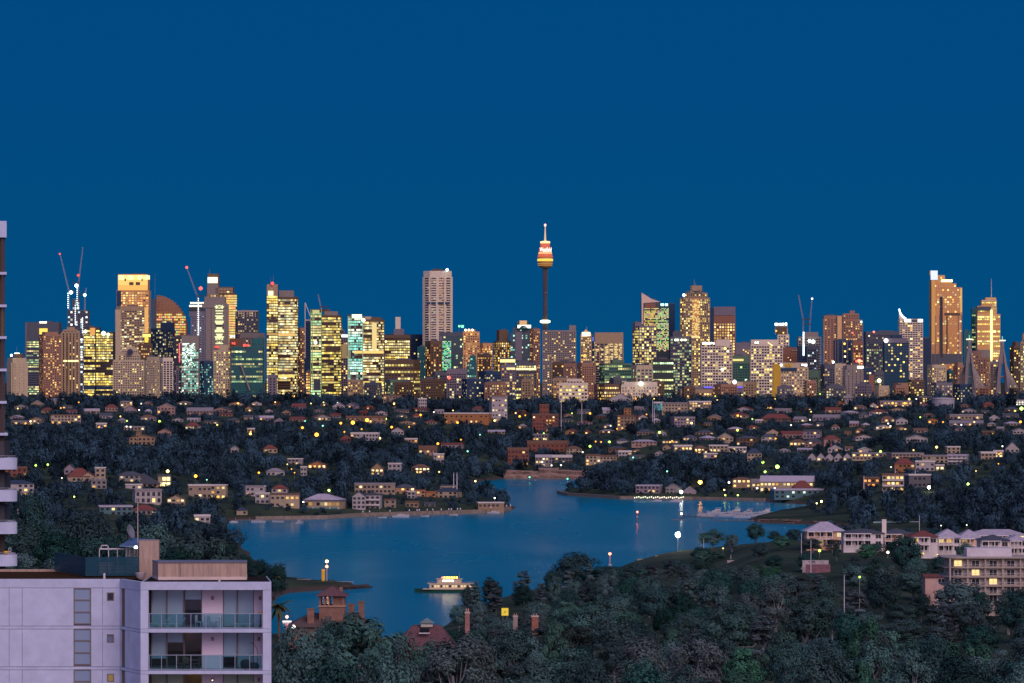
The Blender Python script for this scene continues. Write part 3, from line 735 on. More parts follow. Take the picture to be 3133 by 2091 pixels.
t = tower(3, 6400, [(1325, 1450, 1178)], 'office wing with a bright yellow ledge at mid height', 'slate', 'brown', lit=.25, blank=3, plant=False); tbox(t, 'light_strip', 1325, 1450, 1190, 1215, emit((1, .84, .3), 1.4))
t = tower(3, 5700, [(662, 802, 1370)], 'low cream block with two lit floors under the white octagon', 'pale', 'brown', fh=4.5, sp=.5, lit=.7, pal='yellow', mode='band', blank=3, name='office_block')
t = tower(3, 5800, [(760, 885, 1296)], 'slate low-rise with scattered lights beside the red lamp', 'slate', 'navy', lit=.18, pal='white', blank=3, name='office_block')
t = tower(3, 5750, [(885, 1046, 1270)], 'grey mauve block with a round red lamp on its wall', 'mauve', 'dark', fh=3.3, lit=.12, pal='white', blank=5, name='office_block'); tlamp(t, 904, 1342, 3.6, (1, .12, .08), 3)
t = tower(3, 5850, [(1075, 1125, 1160), (1050, 1132, 1215)], 'stepped teal glass block dotted with mint windows', 'teal', 'teal', lit=.3, pal='teal', blank=2, gain=.6)
t = tower(3, 5900, [(1135, 1255, 1148)], 'brown apartment tower full of amber windows', 'brown', 'brown', fh=3.2, lit=.45, pal='orange', blank=3)
t = tower(3, 5600, [(1150, 1335, 1290)], 'dark blue block sprinkled with tiny white windows', 'navy', 'navy', fh=3.2, lit=.2, pal='white', blank=3, gain=.7)
t = tower(3, 5650, [(1335, 1450, 1235)], 'mauve office block with one bright line of windows near the top', 'mauve', 'brown', fh=3.6, lit=.3, blank=3); tbox(t, 'light_strip', 1378, 1450, 1258, 1275, emit((1, .85, .35), 1.2))

# --- from the domed glass tower to the cable-stayed bridge
t = tower(4, 6800, [(60, 150, 880), (25, 175, 930), (5, 182, 975)], 'glass tower with lit half-dome roof beside the needle tower', 'slate', 'teal', fh=3.7, bw=3.4, sp=.35, pw=.3, lit=.16, pal='teal', blank=2, plant=False)
m = MB(); R_ = lx(t, 175) - lx(t, 100)
m.lathe([(R_ * math.cos(u), lz(t, 945) + R_ * .95 * math.sin(u)) for u in [math.pi / 2 * i / 7 for i in range(7)]] + [(.1, lz(t, 945) + R_ * .95)], lx(t, 112), -2, 18)
m.build('dome', GLS['teal'], t.e, smooth=True); tbox(t, 'light_strip', 64, 174, 906, 932, emit((.95, 1, .75), 2.2)); tbox(t, 'lit_gable', 80, 140, 870, 903, emit((1, .55, .2), .7))
tbox(t, 'pale_pier', 45, 100, 965, 1200, FAC['mauve'])
t = tower(4, 6700, [(165, 250, 938)], 'dark tower with a pink wing between dome and needle tower', 'pink', 'navy', fh=3.2, lit=.3, pal='warm', blank=3)
t = tower(4, 5700, [(50, 220, 1215)], 'pale slab block with a long lit line of windows under the dome', 'slate', 'brown', lit=.45, pal='yellow', blank=3, mode='band'); tbox(t, 'light_strip', 50, 218, 1262, 1278, emit((1, .9, .5), 1.2))

# the needle tower
d = 7000; cx = X(zx(4, 292), d); base = 20
nt_ = thing('needle_tower', 'slender needle tower with golden turret and red glowing sign, tallest in the city', 'tower', (cx, d, base), 0, 'buildings of the city skyline')
q = lambda y: Z(zy(4, y), d) - base
u = d / F / 2.7036
MB().lathe([(15 * u, 0), (15 * u, q(900)), (14 * u, q(640)), (14.5 * u, q(432))], n=14).build('shaft', FAC['brown'], nt_, smooth=True)
MB().lathe([(17 * u, q(645)), (17 * u, q(632))], n=14).build('shaft_collar', FAC['mauve'], nt_)
for k in range(14):
    a = 2 * math.pi * k / 14
    MB().tube([(22 * u * math.cos(a), 22 * u * math.sin(a), q(1000)), (15 * u * math.cos(a), 15 * u * math.sin(a), q(720)), (22 * u * math.cos(a), 22 * u * math.sin(a), q(440))], .35, 4).build('stay_cable', FAC['slate'], nt_)
MB().lathe([(30 * u, q(436)), (52 * u, q(425)), (60 * u, q(390)), (63 * u, q(345))], n=24).build('turret_bowl', paint((.50, .26, .08), rough=.4, spec=.5), nt_, smooth=True)
for y, rr_ in ((412, 58), (398, 60.5)): MB().lathe([(rr_ * u, q(y + 3)), (rr_ * u + .5, q(y)), (rr_ * u, q(y - 3))], n=24).build('gold_ring', emit((1, .5, .1), .5), nt_)
MB().lathe([(63.5 * u, q(378)), (64.5 * u, q(368)), (63.5 * u, q(358))], n=24).build('lit_gallery', emit((1, .62, .06), 1.3), nt_)
MB().lathe([(63 * u, q(345)), (58 * u, q(322)), (54 * u, q(318)), (48 * u, q(268)), (38 * u, q(262)), (38 * u, q(228))], n=24).build('turret_top', emit((1, .16, .05), .7), nt_, smooth=True)
MB().lathe([(55 * u, q(316)), (57 * u, q(310)), (53 * u, q(305))], n=24).build('lit_rim', emit((1, .6, .25), 1.2), nt_)
MB().lathe([(40 * u, q(230)), (41 * u, q(215)), (12 * u, q(210))], n=20).build('lit_cornice', emit((1, .75, .32), 1.5), nt_)
MB().lathe([(9 * u, q(210)), (6 * u, q(150)), (3.5 * u, q(90)), (3 * u, q(78))], n=8).build('spire', emit((1, .62, .38), .8), nt_)
MB().lathe([(3 * u, q(92)), (9 * u, q(84)), (9 * u, q(74)), (2 * u, q(68))], n=8).build('spire_lamp', emit((1, .35, .28), 3.0), nt_)
MB().lathe([(24 * u, q(890)), (42 * u, q(884)), (42 * u, q(870)), (24 * u, q(864))], n=24).build('lit_collar', emit((1, .9, .5), 3.0), nt_)
cu = bpy.data.curves.new('sign', 'FONT'); cu.body = 'Westfield'; cu.size = 40 * u; cu.extrude = .15; cu.align_x = 'CENTER'
so = bpy.data.objects.new('sign', cu); COL.objects.link(so); dg = bpy.context.evaluated_depsgraph_get()
sme = bpy.data.meshes.new_from_object(so.evaluated_get(dg)); bpy.data.objects.remove(so)
sme.materials.clear(); sme.materials.append(emit((1, .80, .70), 3))
so = link('sign', sme, nt_, (4 * u, -60 * u, q(300))); so.rotation_euler = (math.pi / 2, 0, 0); so['kind'] = 'stuff'
so.scale = (.62, 1.25, 1)

t = tower(4, 6500, [(490, 545, 910), (270, 545, 952)], 'wide grey beige apartment slab at the foot of the needle tower', 'grey', 'dark', fh=3.1, bw=3.2, sp=.5, pw=.4, lit=.15, pal='warm', blank=6, plant=False)
t = tower(4, 7000, [(585, 675, 978)], 'slim beige tower with a glowing pyramid spire', 'beige', 'brown', fh=3.4, bw=3.2, sp=.45, pw=.45, lit=.42, pal='warm', blank=2, plant=False)
m = MB(); a, b = lx(t, 590), lx(t, 668); c_ = (a + b) / 2
m.loft([[(a, -8, lz(t, 985)), (b, -8, lz(t, 985)), (b, 8, lz(t, 985)), (a, 8, lz(t, 985))], [(c_ - .6, -.6, lz(t, 942)), (c_ + .6, -.6, lz(t, 942)), (c_ + .6, .6, lz(t, 942)), (c_ - .6, .6, lz(t, 942))]])
m.build('pyramid_roof', FAC['gold'], t.e); tbox(t, 'lit_crown', 595, 665, 965, 998, emit((1, .88, .5), 2.0)); tmast(t, 636, 915, 945, .8); tlamp(t, 617, 1160, 4, GOLD_L, 2)
t = tower(4, 6700, [(680, 702, 1000)], 'sliver of a tower with a blue light up its wall', 'navy', 'navy', lit=.1); tbox(t, 'neon_line', 682, 694, 1005, 1040, emit((.1, .2, 1), .8))
t = tower(4, 6600, [(700, 935, 970)], 'square beige tower with dark glass behind tall white piers', 'beige', 'navy', fh=3.7, bw=7, sp=.2, pw=.22, lit=.0, blank=16, plant=False)
m = MB(); rr = random.Random(21)
for f in range(26):
    for q_ in range(16):
        if rr.random() < (.5 if q_ > 5 else .15): m.box(lx(t, 706 + q_ * 14), t.front - .2, lz(t, 1025 + f * 9.5), 3.6, .3, 2.4)
m.build('lit_windows', emit((1, .72, .28), .85), t.e, kind='stuff')
t = tower(4, 5900, [(350, 545, 1210)], 'brown block with columns of lit flats below the grey slab', 'brown', 'brown', fh=3.1, lit=.35, pal='warm', blank=4)
t = tower(4, 5950, [(555, 692, 1218)], 'pink brick apartment block with square windows', 'pink', 'dark', fh=3.2, bw=3.6, sp=.5, pw=.5, lit=.15, blank=4)
t = tower(4, 5850, [(445, 548, 1225)], 'rosy brick tower of flats next to the brown lit block', 'pink', 'dark', fh=3.1, sp=.5, pw=.5, lit=.25, blank=3)
t = tower(4, 6000, [(830, 945, 1195), (740, 1005, 1225)], 'long green glass office block with a low vaulted roof', 'green', 'teal', fh=3.7, sp=.35, pw=.15, lit=.5, pal='lime', mode='band', blank=4, gain=.8)
t = tower(4, 7200, [(1085, 1105, 640), (1085, 1150, 662), (1085, 1200, 690), (1085, 1240, 712), (1085, 1362, 728)], 'dark green glass tower with slanting peach sail top and cyan roof sign', 'slate', 'green', fh=3.9, bw=3.4, sp=.35, pw=.12, lit=.0, pal='lime', blank=3, plant=False)
m = MB(); m.face([(lx(t, 1086), t.front - 1, lz(t, 780)), (lx(t, 1112), t.front - 1, lz(t, 725)), (lx(t, 1238), t.front - 1, lz(t, 716)), (lx(t, 1160), t.front - 1, lz(t, 690)), (lx(t, 1086), t.front - 1, lz(t, 640))][::-1])
m2 = MB(); pts = [(1086, 900), (1100, 900), (1100, 726), (1240, 716), (1165, 690), (1086, 640)]
m2.loft([[(lx(t, a), t.front - 1.6, lz(t, b)) for a, b in pts], [(lx(t, a), t.front - .4, lz(t, b)) for a, b in pts]]); m2.build('sail', paint((.72, .52, .40)), t.e)
m = MB(); rr = random.Random(22)
for f in range(36):
    on = rr.random() < .78
    for q_ in range(20):
        x = 1106 + q_ * 10.2
        if f < 1: continue
        if rr.random() < (.85 if on else .2):
            c_ = rr.choice(PAL['yellow'] if x < 1200 else PAL['lime'])
            m.quad((lx(t, x), t.front - .6, lz(t, 765 + f * 10.2)), (lx(t, x + 9), t.front - .6, lz(t, 765 + f * 10.2)), (lx(t, x + 9), t.front - .6, lz(t, 758 + f * 10.2)), (lx(t, x), t.front - .6, lz(t, 758 + f * 10.2)), tuple(v * rr.uniform(.4, 1.3) for v in c_))
m.build('lit_windows', LIT, t.e, kind='stuff')
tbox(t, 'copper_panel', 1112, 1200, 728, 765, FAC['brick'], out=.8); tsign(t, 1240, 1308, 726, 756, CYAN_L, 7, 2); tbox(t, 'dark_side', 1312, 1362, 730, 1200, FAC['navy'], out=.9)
t = tower(4, 6700, [(1015, 1090, 885), (1015, 1212, 915)], 'mauve grid tower full of lit windows beside the slanting sail top', 'mauve', 'dark', fh=4.2, bw=4.2, sp=.35, pw=.22, lit=.6, pal='yellow', blank=13)
t = tower(4, 5900, [(1180, 1352, 1188)], 'dark block with bright lime floors in front of the sail tower', 'dark', 'green', fh=3.8, sp=.4, pw=.15, lit=.7, pal='lime', mode='band', blank=3)
t = tower(4, 5850, [(1010, 1180, 1240)], 'pale mint block with an open white frame', 'pale', 'teal', fh=4.2, bw=5, sp=.4, pw=.35, lit=.12, pal='lime', blank=4)
t = tower(4, 6200, [(1345, 1420, 965), (1325, 1500, 1005)], 'blue glass tower with shed roof and four round lamps near its top', 'slate', 'navy', fh=4, sp=.45, pw=.15, lit=.42, pal='lime', blank=14, gain=.75)
for x in (1368, 1385, 1418, 1448): tlamp(t, x, 1030, 2.4, (1, .95, .7), 4)
t = tower(4, 5300, [(470, 600, 1352), (405, 642, 1385)], 'white terraced hall with lit eaves on the edge of the suburb', 'white', 'brown', fh=4.4, bw=3.6, sp=.5, pw=.3, lit=.55, pal='yellow', blank=3, name='civic_hall', plant=False, base=40)
t = tower(4, 5350, [(940, 1215, 1378), (920, 1215, 1400)], 'long white block with small square windows and a bright round sign', 'white', 'dark', fh=3.6, bw=3.4, sp=.55, pw=.55, lit=.2, blank=3, name='apartment_block', plant=False, base=40); tlamp(t, 1080, 1390, 4, (.9, 1, .9), 5)
t = tower(4, 5320, [(735, 905, 1395), (725, 915, 1440)], 'low amber lit block with arcade windows beside dark trees', 'brown', 'brown', fh=3.8, lit=.75, pal='warm', blank=2, name='apartment_block', plant=False, base=40)

t = tower(5, 7100, [(115, 240, 268), (60, 296, 345), (0, 322, 400)], 'tall tan tower with stepped pinnacle, spire and a golden window strip', 'beige', 'brown', fh=3.8, bw=3.3, sp=.4, pw=.4, lit=.42, pal='yellow', blank=7, plant=False, cham=.14)
tmast(t, 157, 195, 270, .9); tmast(t, 172, 230, 320, .7); tbox(t, 'gold_strip', 130, 205, 410, 830, GLS['gold'], out=.8); tbox(t, 'lit_floor', 120, 205, 812, 836, emit((1, .75, .3), 1.0)); tlamp(t, 38, 372, 3.8, (1, .92, .9), 4)
for a, b in ((70, 110), (120, 155), (165, 215), (225, 250)): tbox(t, 'crown_opening', a, b, 322, 340, FAC['slate'])
m = MB(); rr = random.Random(23)
for f in range(34):
    for q_ in range(7):
        if rr.random() < .35: m.box(lx(t, 135 + q_ * 11), t.front - 1.4, lz(t, 425 + f * 11.5), 2.4, .3, 1.9)
m.build('strip_windows', emit((1, .70, .22), .9), t.e, kind='stuff')
t = tower(5, 7300, [(362, 600, 500)], 'russet tower with blank mauve head and a grid of lit windows', 'brick', 'brown', fh=4.6, bw=4.6, sp=.4, pw=.4, lit=.82, pal='warm', blank=26, plant=False)
tbox(t, 'blank_head', 362, 598, 503, 590, FAC['mauve']); tbox(t, 'shaded_side', 330, 366, 512, 900, FAC['navy'], thick=8)  # the side's shade is put in as navy paint
t = tower(5, 5900, [(390, 540, 855), (230, 565, 890)], 'wide white grid hotel with swept roof screen and blazing sign, near the dark green block', 'white', 'dark', fh=3.8, bw=3.7, sp=.42, pw=.25, lit=.2, pal='yellow', blank=12, plant=False)
tsign(t, 235, 375, 880, 910, (1, .9, .8), 8, 6); tlamp(t, 457, 1180, 3, (.9, 1, .95), 4)
m = MB(); pts = [(380, 925), (540, 925), (540, 856), (470, 858), (420, 875)]
m.loft([[(lx(t, a), t.front - 1.6, lz(t, b)) for a, b in pts], [(lx(t, a), t.front - .6, lz(t, b)) for a, b in pts]]); m.build('roof_screen', FAC['white'], t.e)
t = tower(5, 5900, [(770, 1070, 858), (765, 1115, 905)], 'wide white grid hotel with curved parapet behind the yellow wall', 'white', 'dark', fh=3.8, bw=3.7, sp=.42, pw=.25, lit=.28, pal='yellow', blank=19, plant=False)
tsign(t, 805, 855, 875, 902, (1, .95, .85), 6, 2); MB().tube([(lx(t, 950), t.front - 2, lz(t, 885)), (lx(t, 1003), t.front - 2, lz(t, 925))], .7, 5).build('light_tube', emit((1, .75, .4), 1.6), t.e)
t = tower(5, 6100, [(570, 760, 1032)], 'dark green office block between the two white grid hotels', 'green', 'teal', fh=3.6, lit=.12, pal='lime', blank=10, sp=.3, pw=.2); tbox(t, 'lit_line', 572, 690, 1066, 1088, emit((1, .85, .25), 1.0))
t = tower(5, 6500, [(600, 770, 890)], 'grey tower with amber terrace lights behind the green block', 'mauve', 'brown', lit=.12, pal='warm', blank=20)
for x, y in ((690, 968), (715, 985), (740, 1000), (755, 975)): tlamp(t, x, y, 1.7, GOLD_L, 2.5)
t = tower(5, 6800, [(1040, 1168, 712), (1065, 1186, 795)], 'small white tower with brown head under blazing white roof signs', 'white', 'brown', fh=3.6, bw=4, sp=.4, pw=.45, lit=.15, blank=3, plant=False)
tsign(t, 1030, 1072, 672, 708, (.85, 1, 1), 9, 1); tsign(t, 1080, 1170, 672, 706, (.85, 1, 1), 9, 3); tbox(t, 'brown_head', 1042, 1165, 715, 792, FAC['brown']); tlamp(t, 1047, 760, 2, GOLD_L, 3); tlamp(t, 1125, 780, 2, GOLD_L, 3)
t = tower(5, 6700, [(1355, 1505, 775), (1285, 1532, 825)], 'pale unfinished block with white work lights under two thin cranes', 'grey', 'navy', fh=3.9, bw=4, lit=.08, pal='cold', blank=10, plant=False)
for x, y, r_ in ((1405, 870, 4), (1445, 878, 5), (1425, 1000, 3), (1480, 1010, 2.4), (1405, 1060, 2.4), (1495, 1080, 2.4), (1428, 1108, 3)): tlamp(t, x, y, r_, (.85, 1, .95), 3, name='work_light')
t = tower(5, 6100, [(1390, 1515, 920)], 'dark tower dotted with round white lights below the thin cranes', 'slate', 'navy', lit=.12, pal='cold', blank=4)
t = tower(5, 6400, [(1115, 1290, 942)], 'plum coloured slab block with a faint roof sign', 'brick', 'brown', fh=3.6, lit=.04, sp=.7, pw=.6, blank=8); tsign(t, 1215, 1275, 966, 978, (.8, .5, .5), .5, 5)
t = tower(5, 6350, [(1282, 1386, 925)], 'navy curtain-wall block with a chain of white lights', 'navy', 'navy', lit=.04, blank=2)
m = MB()
for k in range(16): m.box(lx(t, 1346), t.front - 1.2, lz(t, 780 + k * 16), 1.8, .8, 2.4)
m.build('chain_lights', emit(WHITE_L, 4), t.e, kind='stuff')
t = tower(5, 6300, [(1565, 1775, 595)], 'pink apartment slab with vertical ribs and an amber recess', 'pink', 'brown', fh=3.1, bw=4.5, sp=.4, pw=.6, lit=.14, pal='orange', blank=4)
tbox(t, 'amber_recess', 1712, 1758, 600, 860, FAC['gold'], out=.9); tbox(t, 'shaded_rib', 1768, 1778, 600, 1100, FAC['slate']); tbox(t, 'shaded_rib', 1700, 1710, 600, 1100, FAC['slate'])  # shade along the ribs put in as slate strips
t = tower(5, 6350, [(1850, 1905, 540), (1775, 1945, 572), (1775, 1985, 640)], 'pink apartment tower with stepped pinnacle joined to the ribbed slab', 'pink', 'brown', fh=3.1, bw=3.6, sp=.45, pw=.5, lit=.16, pal='warm', blank=7, plant=False)
tlamp(t, 1970, 662, 2.6, (.5, .9, 1), 2.5); tlamp(t, 1877, 782, 2, (1, .15, .12), 3)
t = tower(5, 5500, [(1110, 1385, 1108), (1090, 1390, 1150)], 'white low-rise with gabled parapet and flood lamp beside the yellow wall', 'pale', 'dark', fh=3.4, bw=3.4, sp=.5, pw=.5, lit=.3, pal='warm', blank=5, plant=False, name='apartment_block')
tbox(t, 'dark_glass', 1095, 1268, 1162, 1198, FAC['navy']); tsign(t, 1312, 1382, 1116, 1144, (.95, 1, .95), 5, 2); tlamp(t, 1097, 1132, 2.6, (.95, 1, .95), 4); tbox(t, 'ochre_panel', 1140, 1210, 1116, 1150, FAC['ochre'])
t = tower(5, 5480, [(1015, 1090, 1122)], 'tall narrow slab wall painted plain mustard yellow', 'ochre', 'brown', sp=.98, pw=.98, lit=0, blank=30, plant=False, name='slab_block')
t = tower(5, 6000, [(1680, 1885, 862)], 'navy glass block striped with white fins', 'navy', 'navy', fh=3.4, lit=.04, blank=3)
for x in (1684, 1715, 1765, 1815, 1868): tbox(t, 'white_fin', x, x + 8, 866, 1110, FAC['mauve'])
tlamp(t, 1788, 900, 2.6, GOLD_L, 3); tlamp(t, 1794, 982, 2.2, GOLD_L, 3)
t = tower(5, 5950, [(1885, 1996, 868)], 'russet block with warm windows and a burst of red light at its foot', 'brick', 'brown', fh=3.4, lit=.4, pal='orange', blank=5); tlamp(t, 1950, 1086, 4, (1, .2, .12), 6); tlamp(t, 1922, 1090, 2.4, (1, .1, .08), 4)
t = tower(5, 5500, [(1690, 1812, 1118)], 'beige tower block with a dark recess beside the ribbed concrete one', 'pale', 'dark', fh=3.1, lit=.1, sp=.6, pw=.6, blank=4, name='apartment_block'); tbox(t, 'recess', 1776, 1810, 1140, 1410, FAC['slate']); tlamp(t, 1668, 1100, 2.6, (.8, 1, 1), 4)
t = tower(5, 5450, [(1812, 1985, 1130)], 'ribbed grey concrete tower block with a long white lamp', 'grey', 'dark', fh=3.1, bw=5, lit=.08, sp=.4, pw=.8, blank=6, name='apartment_block'); tbox(t, 'light_strip', 1930, 1996, 1143, 1168, emit((1, 1, .8), 3))
t = tower(5, 5600, [(1395, 1535, 1190)], 'green roofed block with curtain wall and amber lamps', 'green', 'dark', fh=3.3, lit=.16, pal='orange', blank=8, name='apartment_block')
t = tower(5, 5520, [(1300, 1396, 1215)], 'teal glazed stair block beside the gabled low-rise', 'teal', 'navy', lit=.12, pal='warm', blank=3, name='apartment_block')
t = tower(5, 5650, [(1535, 1690, 1130)], 'shadowed slate block lit by a few amber windows', 'slate', 'navy', fh=3.3, lit=.14, pal='warm', blank=4, name='apartment_block')
t = tower(5, 5500, [(560, 700, 1318), (430, 740, 1345)], 'low pavilion with pale curved roof and star-bright lamp', 'pale', 'dark', lit=.3, blank=5, name='pavilion', plant=False, base=40); tlamp(t, 588, 1316, 4, (1, 1, .95), 5); tlamp(t, 505, 1378, 4, (1, .95, .8), 5)
t = tower(5, 5450, [(150, 720, 1364)], 'long low station roof edged with a line of blue neon', 'mauve', 'navy', lit=.0, blank=6, name='station_hall', plant=False, base=42); tbox(t, 'neon_line', 255, 720, 1366, 1380, emit((.12, .10, 1), 1.4))
t = tower(5, 5420, [(0, 560, 1400)], 'long terrace of beige flats with amber windows below the blue neon', 'beige', 'brown', fh=3.6, lit=.35, pal='orange', blank=3, name='apartment_block', plant=False, base=42)

t = tower(6, 6900, [(235, 605, 770)], 'long dark slab on the skyline with a red roof beacon', 'slate', 'navy', fh=3.6, lit=.06, pal='white', blank=4); tlamp(t, 320, 772, 2.6, (1, .16, .12), 5)
t = tower(6, 6400, [(606, 640, 600), (606, 860, 632)], 'white banded tower with a curved neon fin rising from its corner', 'white', 'dark', fh=3.2, bw=3.6, sp=.45, pw=.2, lit=.2, pal='warm', blank=12, plant=False)
pts = [(606, 520), (614, 552), (628, 580), (648, 605), (680, 626)]
m = MB(); p2 = [(606, 640)] + pts + [(680, 640)]
m.loft([[(lx(t, a), -4, lz(t, b)) for a, b in p2], [(lx(t, a), -2.5, lz(t, b)) for a, b in p2]]); m.build('fin', FAC['white'], t.e)
MB().tube([(lx(t, a), -5, lz(t, b)) for a, b in pts], 1.1, 6).build('neon_edge', emit((.6, .72, 1), 5), t.e)
tbox(t, 'light_panel', 660, 728, 634, 662, emit((.85, .95, 1), 3.4)); tbox(t, 'light_panel', 805, 855, 634, 662, emit((.85, .95, 1), 3.4)); tbox(t, 'roof_screen', 730, 803, 636, 660, FAC['slate'])
t = tower(6, 5900, [(520, 640, 806), (455, 690, 840), (440, 702, 880)], 'dark blue block with arched head, round white sign and scattered amber windows', 'navy', 'teal', fh=3.9, bw=3.9, sp=.45, pw=.4, lit=.22, pal='yellow', blank=10, plant=False); tlamp(t, 455, 866, 4.6, (1, 1, .95), 4)
tbox(t, 'grey_head', 470, 690, 842, 890, FAC['mauve'])
t = tower(6, 6500, [(940, 1016, 105), (950, 1102, 155), (950, 1176, 205), (950, 1222, 245), (950, 1282, 290)], 'huge golden stepped tower with white glowing cap, tallest near the bridge', 'orange', 'gold', fh=3.6, bw=3.6, sp=.3, pw=.28, lit=.22, pal='warm', blank=1.2, plant=False)
tbox(t, 'lit_cap', 941, 1016, 105, 205, emit((.66, .74, 1), 1.25), out=.8); tbox(t, 'lit_ledge', 1056, 1178, 203, 228, emit((1, .92, .5), 2.4)); tbox(t, 'gold_edge', 950, 990, 210, 900, emit((1, .42, .06), .5), out=.7); tbox(t, 'gold_edge', 1262, 1282, 295, 560, emit((1, .55, .12), .7), out=.7)  # gold reflection on the edges put in as glow
tbox(t, 'dark_recess', 1040, 1072, 390, 1050, FAC['dark'], out=.8); tbox(t, 'dark_floor', 1090, 1260, 565, 592, FAC['brown'], out=.9); tbox(t, 'dark_recess', 1110, 1126, 600, 1000, FAC['brown'], out=.8)
for x in (988, 1035, 1238, 1276): tbox(t, 'pale_rib', x, x + 6, 590, 1110, FAC['mauve'], out=1.1)
tbox(t, 'shaded_base', 952, 1280, 1010, 1120, FAC['slate'], out=.75)  # shade over the foot put in as a slate panel
t = tower(6, 6600, [(1545, 1662, 398), (1500, 1665, 425), (1455, 1665, 490), (1450, 1702, 580)], 'gold stepped tower with tall mast and a bright vertical chain of lamps', 'gold', 'gold', fh=3.7, bw=3.4, sp=.42, pw=.2, lit=.55, pal='yellow', mode='band', blank=7, plant=False)
tmast(t, 1615, 190, 400, .7, 'white'); tbox(t, 'plant_screen', 1458, 1600, 495, 540, FAC['slate']); tbox(t, 'white_frame', 1500, 1662, 428, 436, FAC['white']); tbox(t, 'shaded_base', 1452, 1600, 965, 1050, FAC['grey'])  # shade at the base put in as a grey panel
m = MB()
for k in range(36): m.box(lx(t, 1604), t.front - 1.5, lz(t, 540 + k * 15), 3.0, .8, 2.8)
m.build('lamp_chain', emit((1, .82, .32), 2.0), t.e, kind='stuff')
t = tower(6, 6650, [(1395, 1452, 515)], 'teal glass wing against the gold mast tower', 'teal', 'teal', fh=3.7, lit=.4, pal='lime', mode='band', blank=8, gain=.7)
t = tower(6, 6300, [(1310, 1400, 760)], 'dim teal tower half hidden by the bridge pylon', 'teal', 'teal', lit=.1, pal='warm', blank=14)
t = tower(6, 6450, [(866, 950, 842)], 'plain dark slab between the neon fin tower and the golden one', 'navy', 'navy', lit=.0, sp=.9, pw=.5, blank=8)
t = tower(6, 5600, [(915, 1130, 1130)], 'cream grid apartment block at the foot of the golden tower', 'pale', 'dark', fh=3.1, bw=3.4, sp=.5, pw=.5, lit=.2, pal='yellow', blank=3, name='apartment_block', cham=.1)
t = tower(6, 5650, [(1215, 1300, 1105), (1200, 1330, 1140)], 'pink apartment tower beside the nearer bridge pylon', 'pink', 'dark', fh=3.1, sp=.5, pw=.5, lit=.14, pal='warm', blank=5, name='apartment_block')
t = tower(6, 5700, [(1410, 1502, 980), (1410, 1602, 1055)], 'rosy brick apartment tower between the two bridge pylons', 'pink', 'brown', fh=3.1, bw=3.4, sp=.5, pw=.5, lit=.28, pal='warm', blank=5, name='apartment_block')
t = tower(6, 5680, [(1130, 1200, 1190)], 'slim teal flats beside the cream grid block', 'teal', 'dark', lit=.2, pal='warm', blank=3, name='apartment_block')
t = tower(6, 5850, [(1602, 1690, 1095)], 'grey block of flats behind the farther bridge pylon', 'grey', 'dark', fh=3.1, lit=.16, pal='warm', blank=3, name='apartment_block')
t = tower(6, 5900, [(1850, 1905, 880), (1815, 1935, 925)], 'round-shouldered brown tower near the edge of the skyline', 'brown', 'brown', fh=3.2, lit=.14, pal='yellow', blank=6, plant=False)
t = tower(6, 5850, [(1950, 1990, 795), (1928, 2010, 880)], 'beige tower with lime lit floors at the end of the skyline', 'beige', 'green', fh=3.3, lit=.35, pal='lime', blank=6)
t = tower(6, 5750, [(250, 432, 850)], 'dark tower with stacked lime windows beside the arched blue block', 'slate', 'dark', fh=3.5, lit=.3, pal='lime', blank=5, gain=.8)
t = tower(6, 5450, [(190, 332, 1165)], 'black glass block with a russet edge', 'navy', 'navy', fh=3.3, lit=.1, pal='warm', blank=4, name='apartment_block'); tbox(t, 'russet_edge', 275, 330, 1240, 1420, FAC['brick'])
t = tower(6, 5400, [(340, 500, 1358)], 'low cream villa block with one amber lamp', 'pale', 'dark', lit=.08, sp=.7, pw=.6, blank=3, name='apartment_block', base=42, plant=False)
t = tower(6, 5400, [(545, 705, 1328)], 'low blank pink hall above the trees', 'pink', 'dark', lit=.0, sp=.95, pw=.6, blank=4, name='apartment_block', base=42, plant=False)
t = tower(6, 5500, [(336, 440, 1200)], 'grey block with a bright yellow stairwell lamp', 'slate', 'dark', lit=.2, pal='yellow', blank=3, name='apartment_block'); tlamp(t, 386, 1302, 4, (1, .95, .5), 4)
t = tower(6, 5550, [(705, 880, 1290)], 'brown terrace of flats under the neon fin tower', 'brown', 'dark', fh=3.1, lit=.3, pal='yellow', blank=2, name='apartment_block')

# --- low blocks filling the foot of the skyline
rf = random.Random(77); low = []
for k in range(22):
    px = 1070 + k * 94 + rf.uniform(-30, 30); w_ = rf.uniform(34, 74); yt = rf.uniform(1155, 1184); dd = rf.uniform(5250, 5400)
    low.append((px, w_, yt, dd))
FN = {'brown': 'brown', 'slate': 'slate grey', 'mauve': 'mauve', 'beige': 'beige', 'pink': 'rosy brick', 'navy': 'dark blue'}; fc_ = {}
ZR[9] = (0, 0, 1.0)
for px, w_, yt, dd in low:
    c_ = rf.choice(list(FN)); fc_[c_] = fc_.get(c_, 0) + 1
    tower(9, dd, [(px - w_ / 2, px + w_ / 2, yt)], f'low {FN[c_]} block at the skyline foot, {ordw(fc_[c_])} such from the left', c_, 'brown' if c_ != 'navy' else 'navy', fh=3.2, bw=3.2, sp=.48, pw=.4, lit=rf.uniform(.12, .4), pal=rf.choice(('warm', 'yellow', 'orange', 'white')), blank=2, name='low_block', base=40, gain=.9)

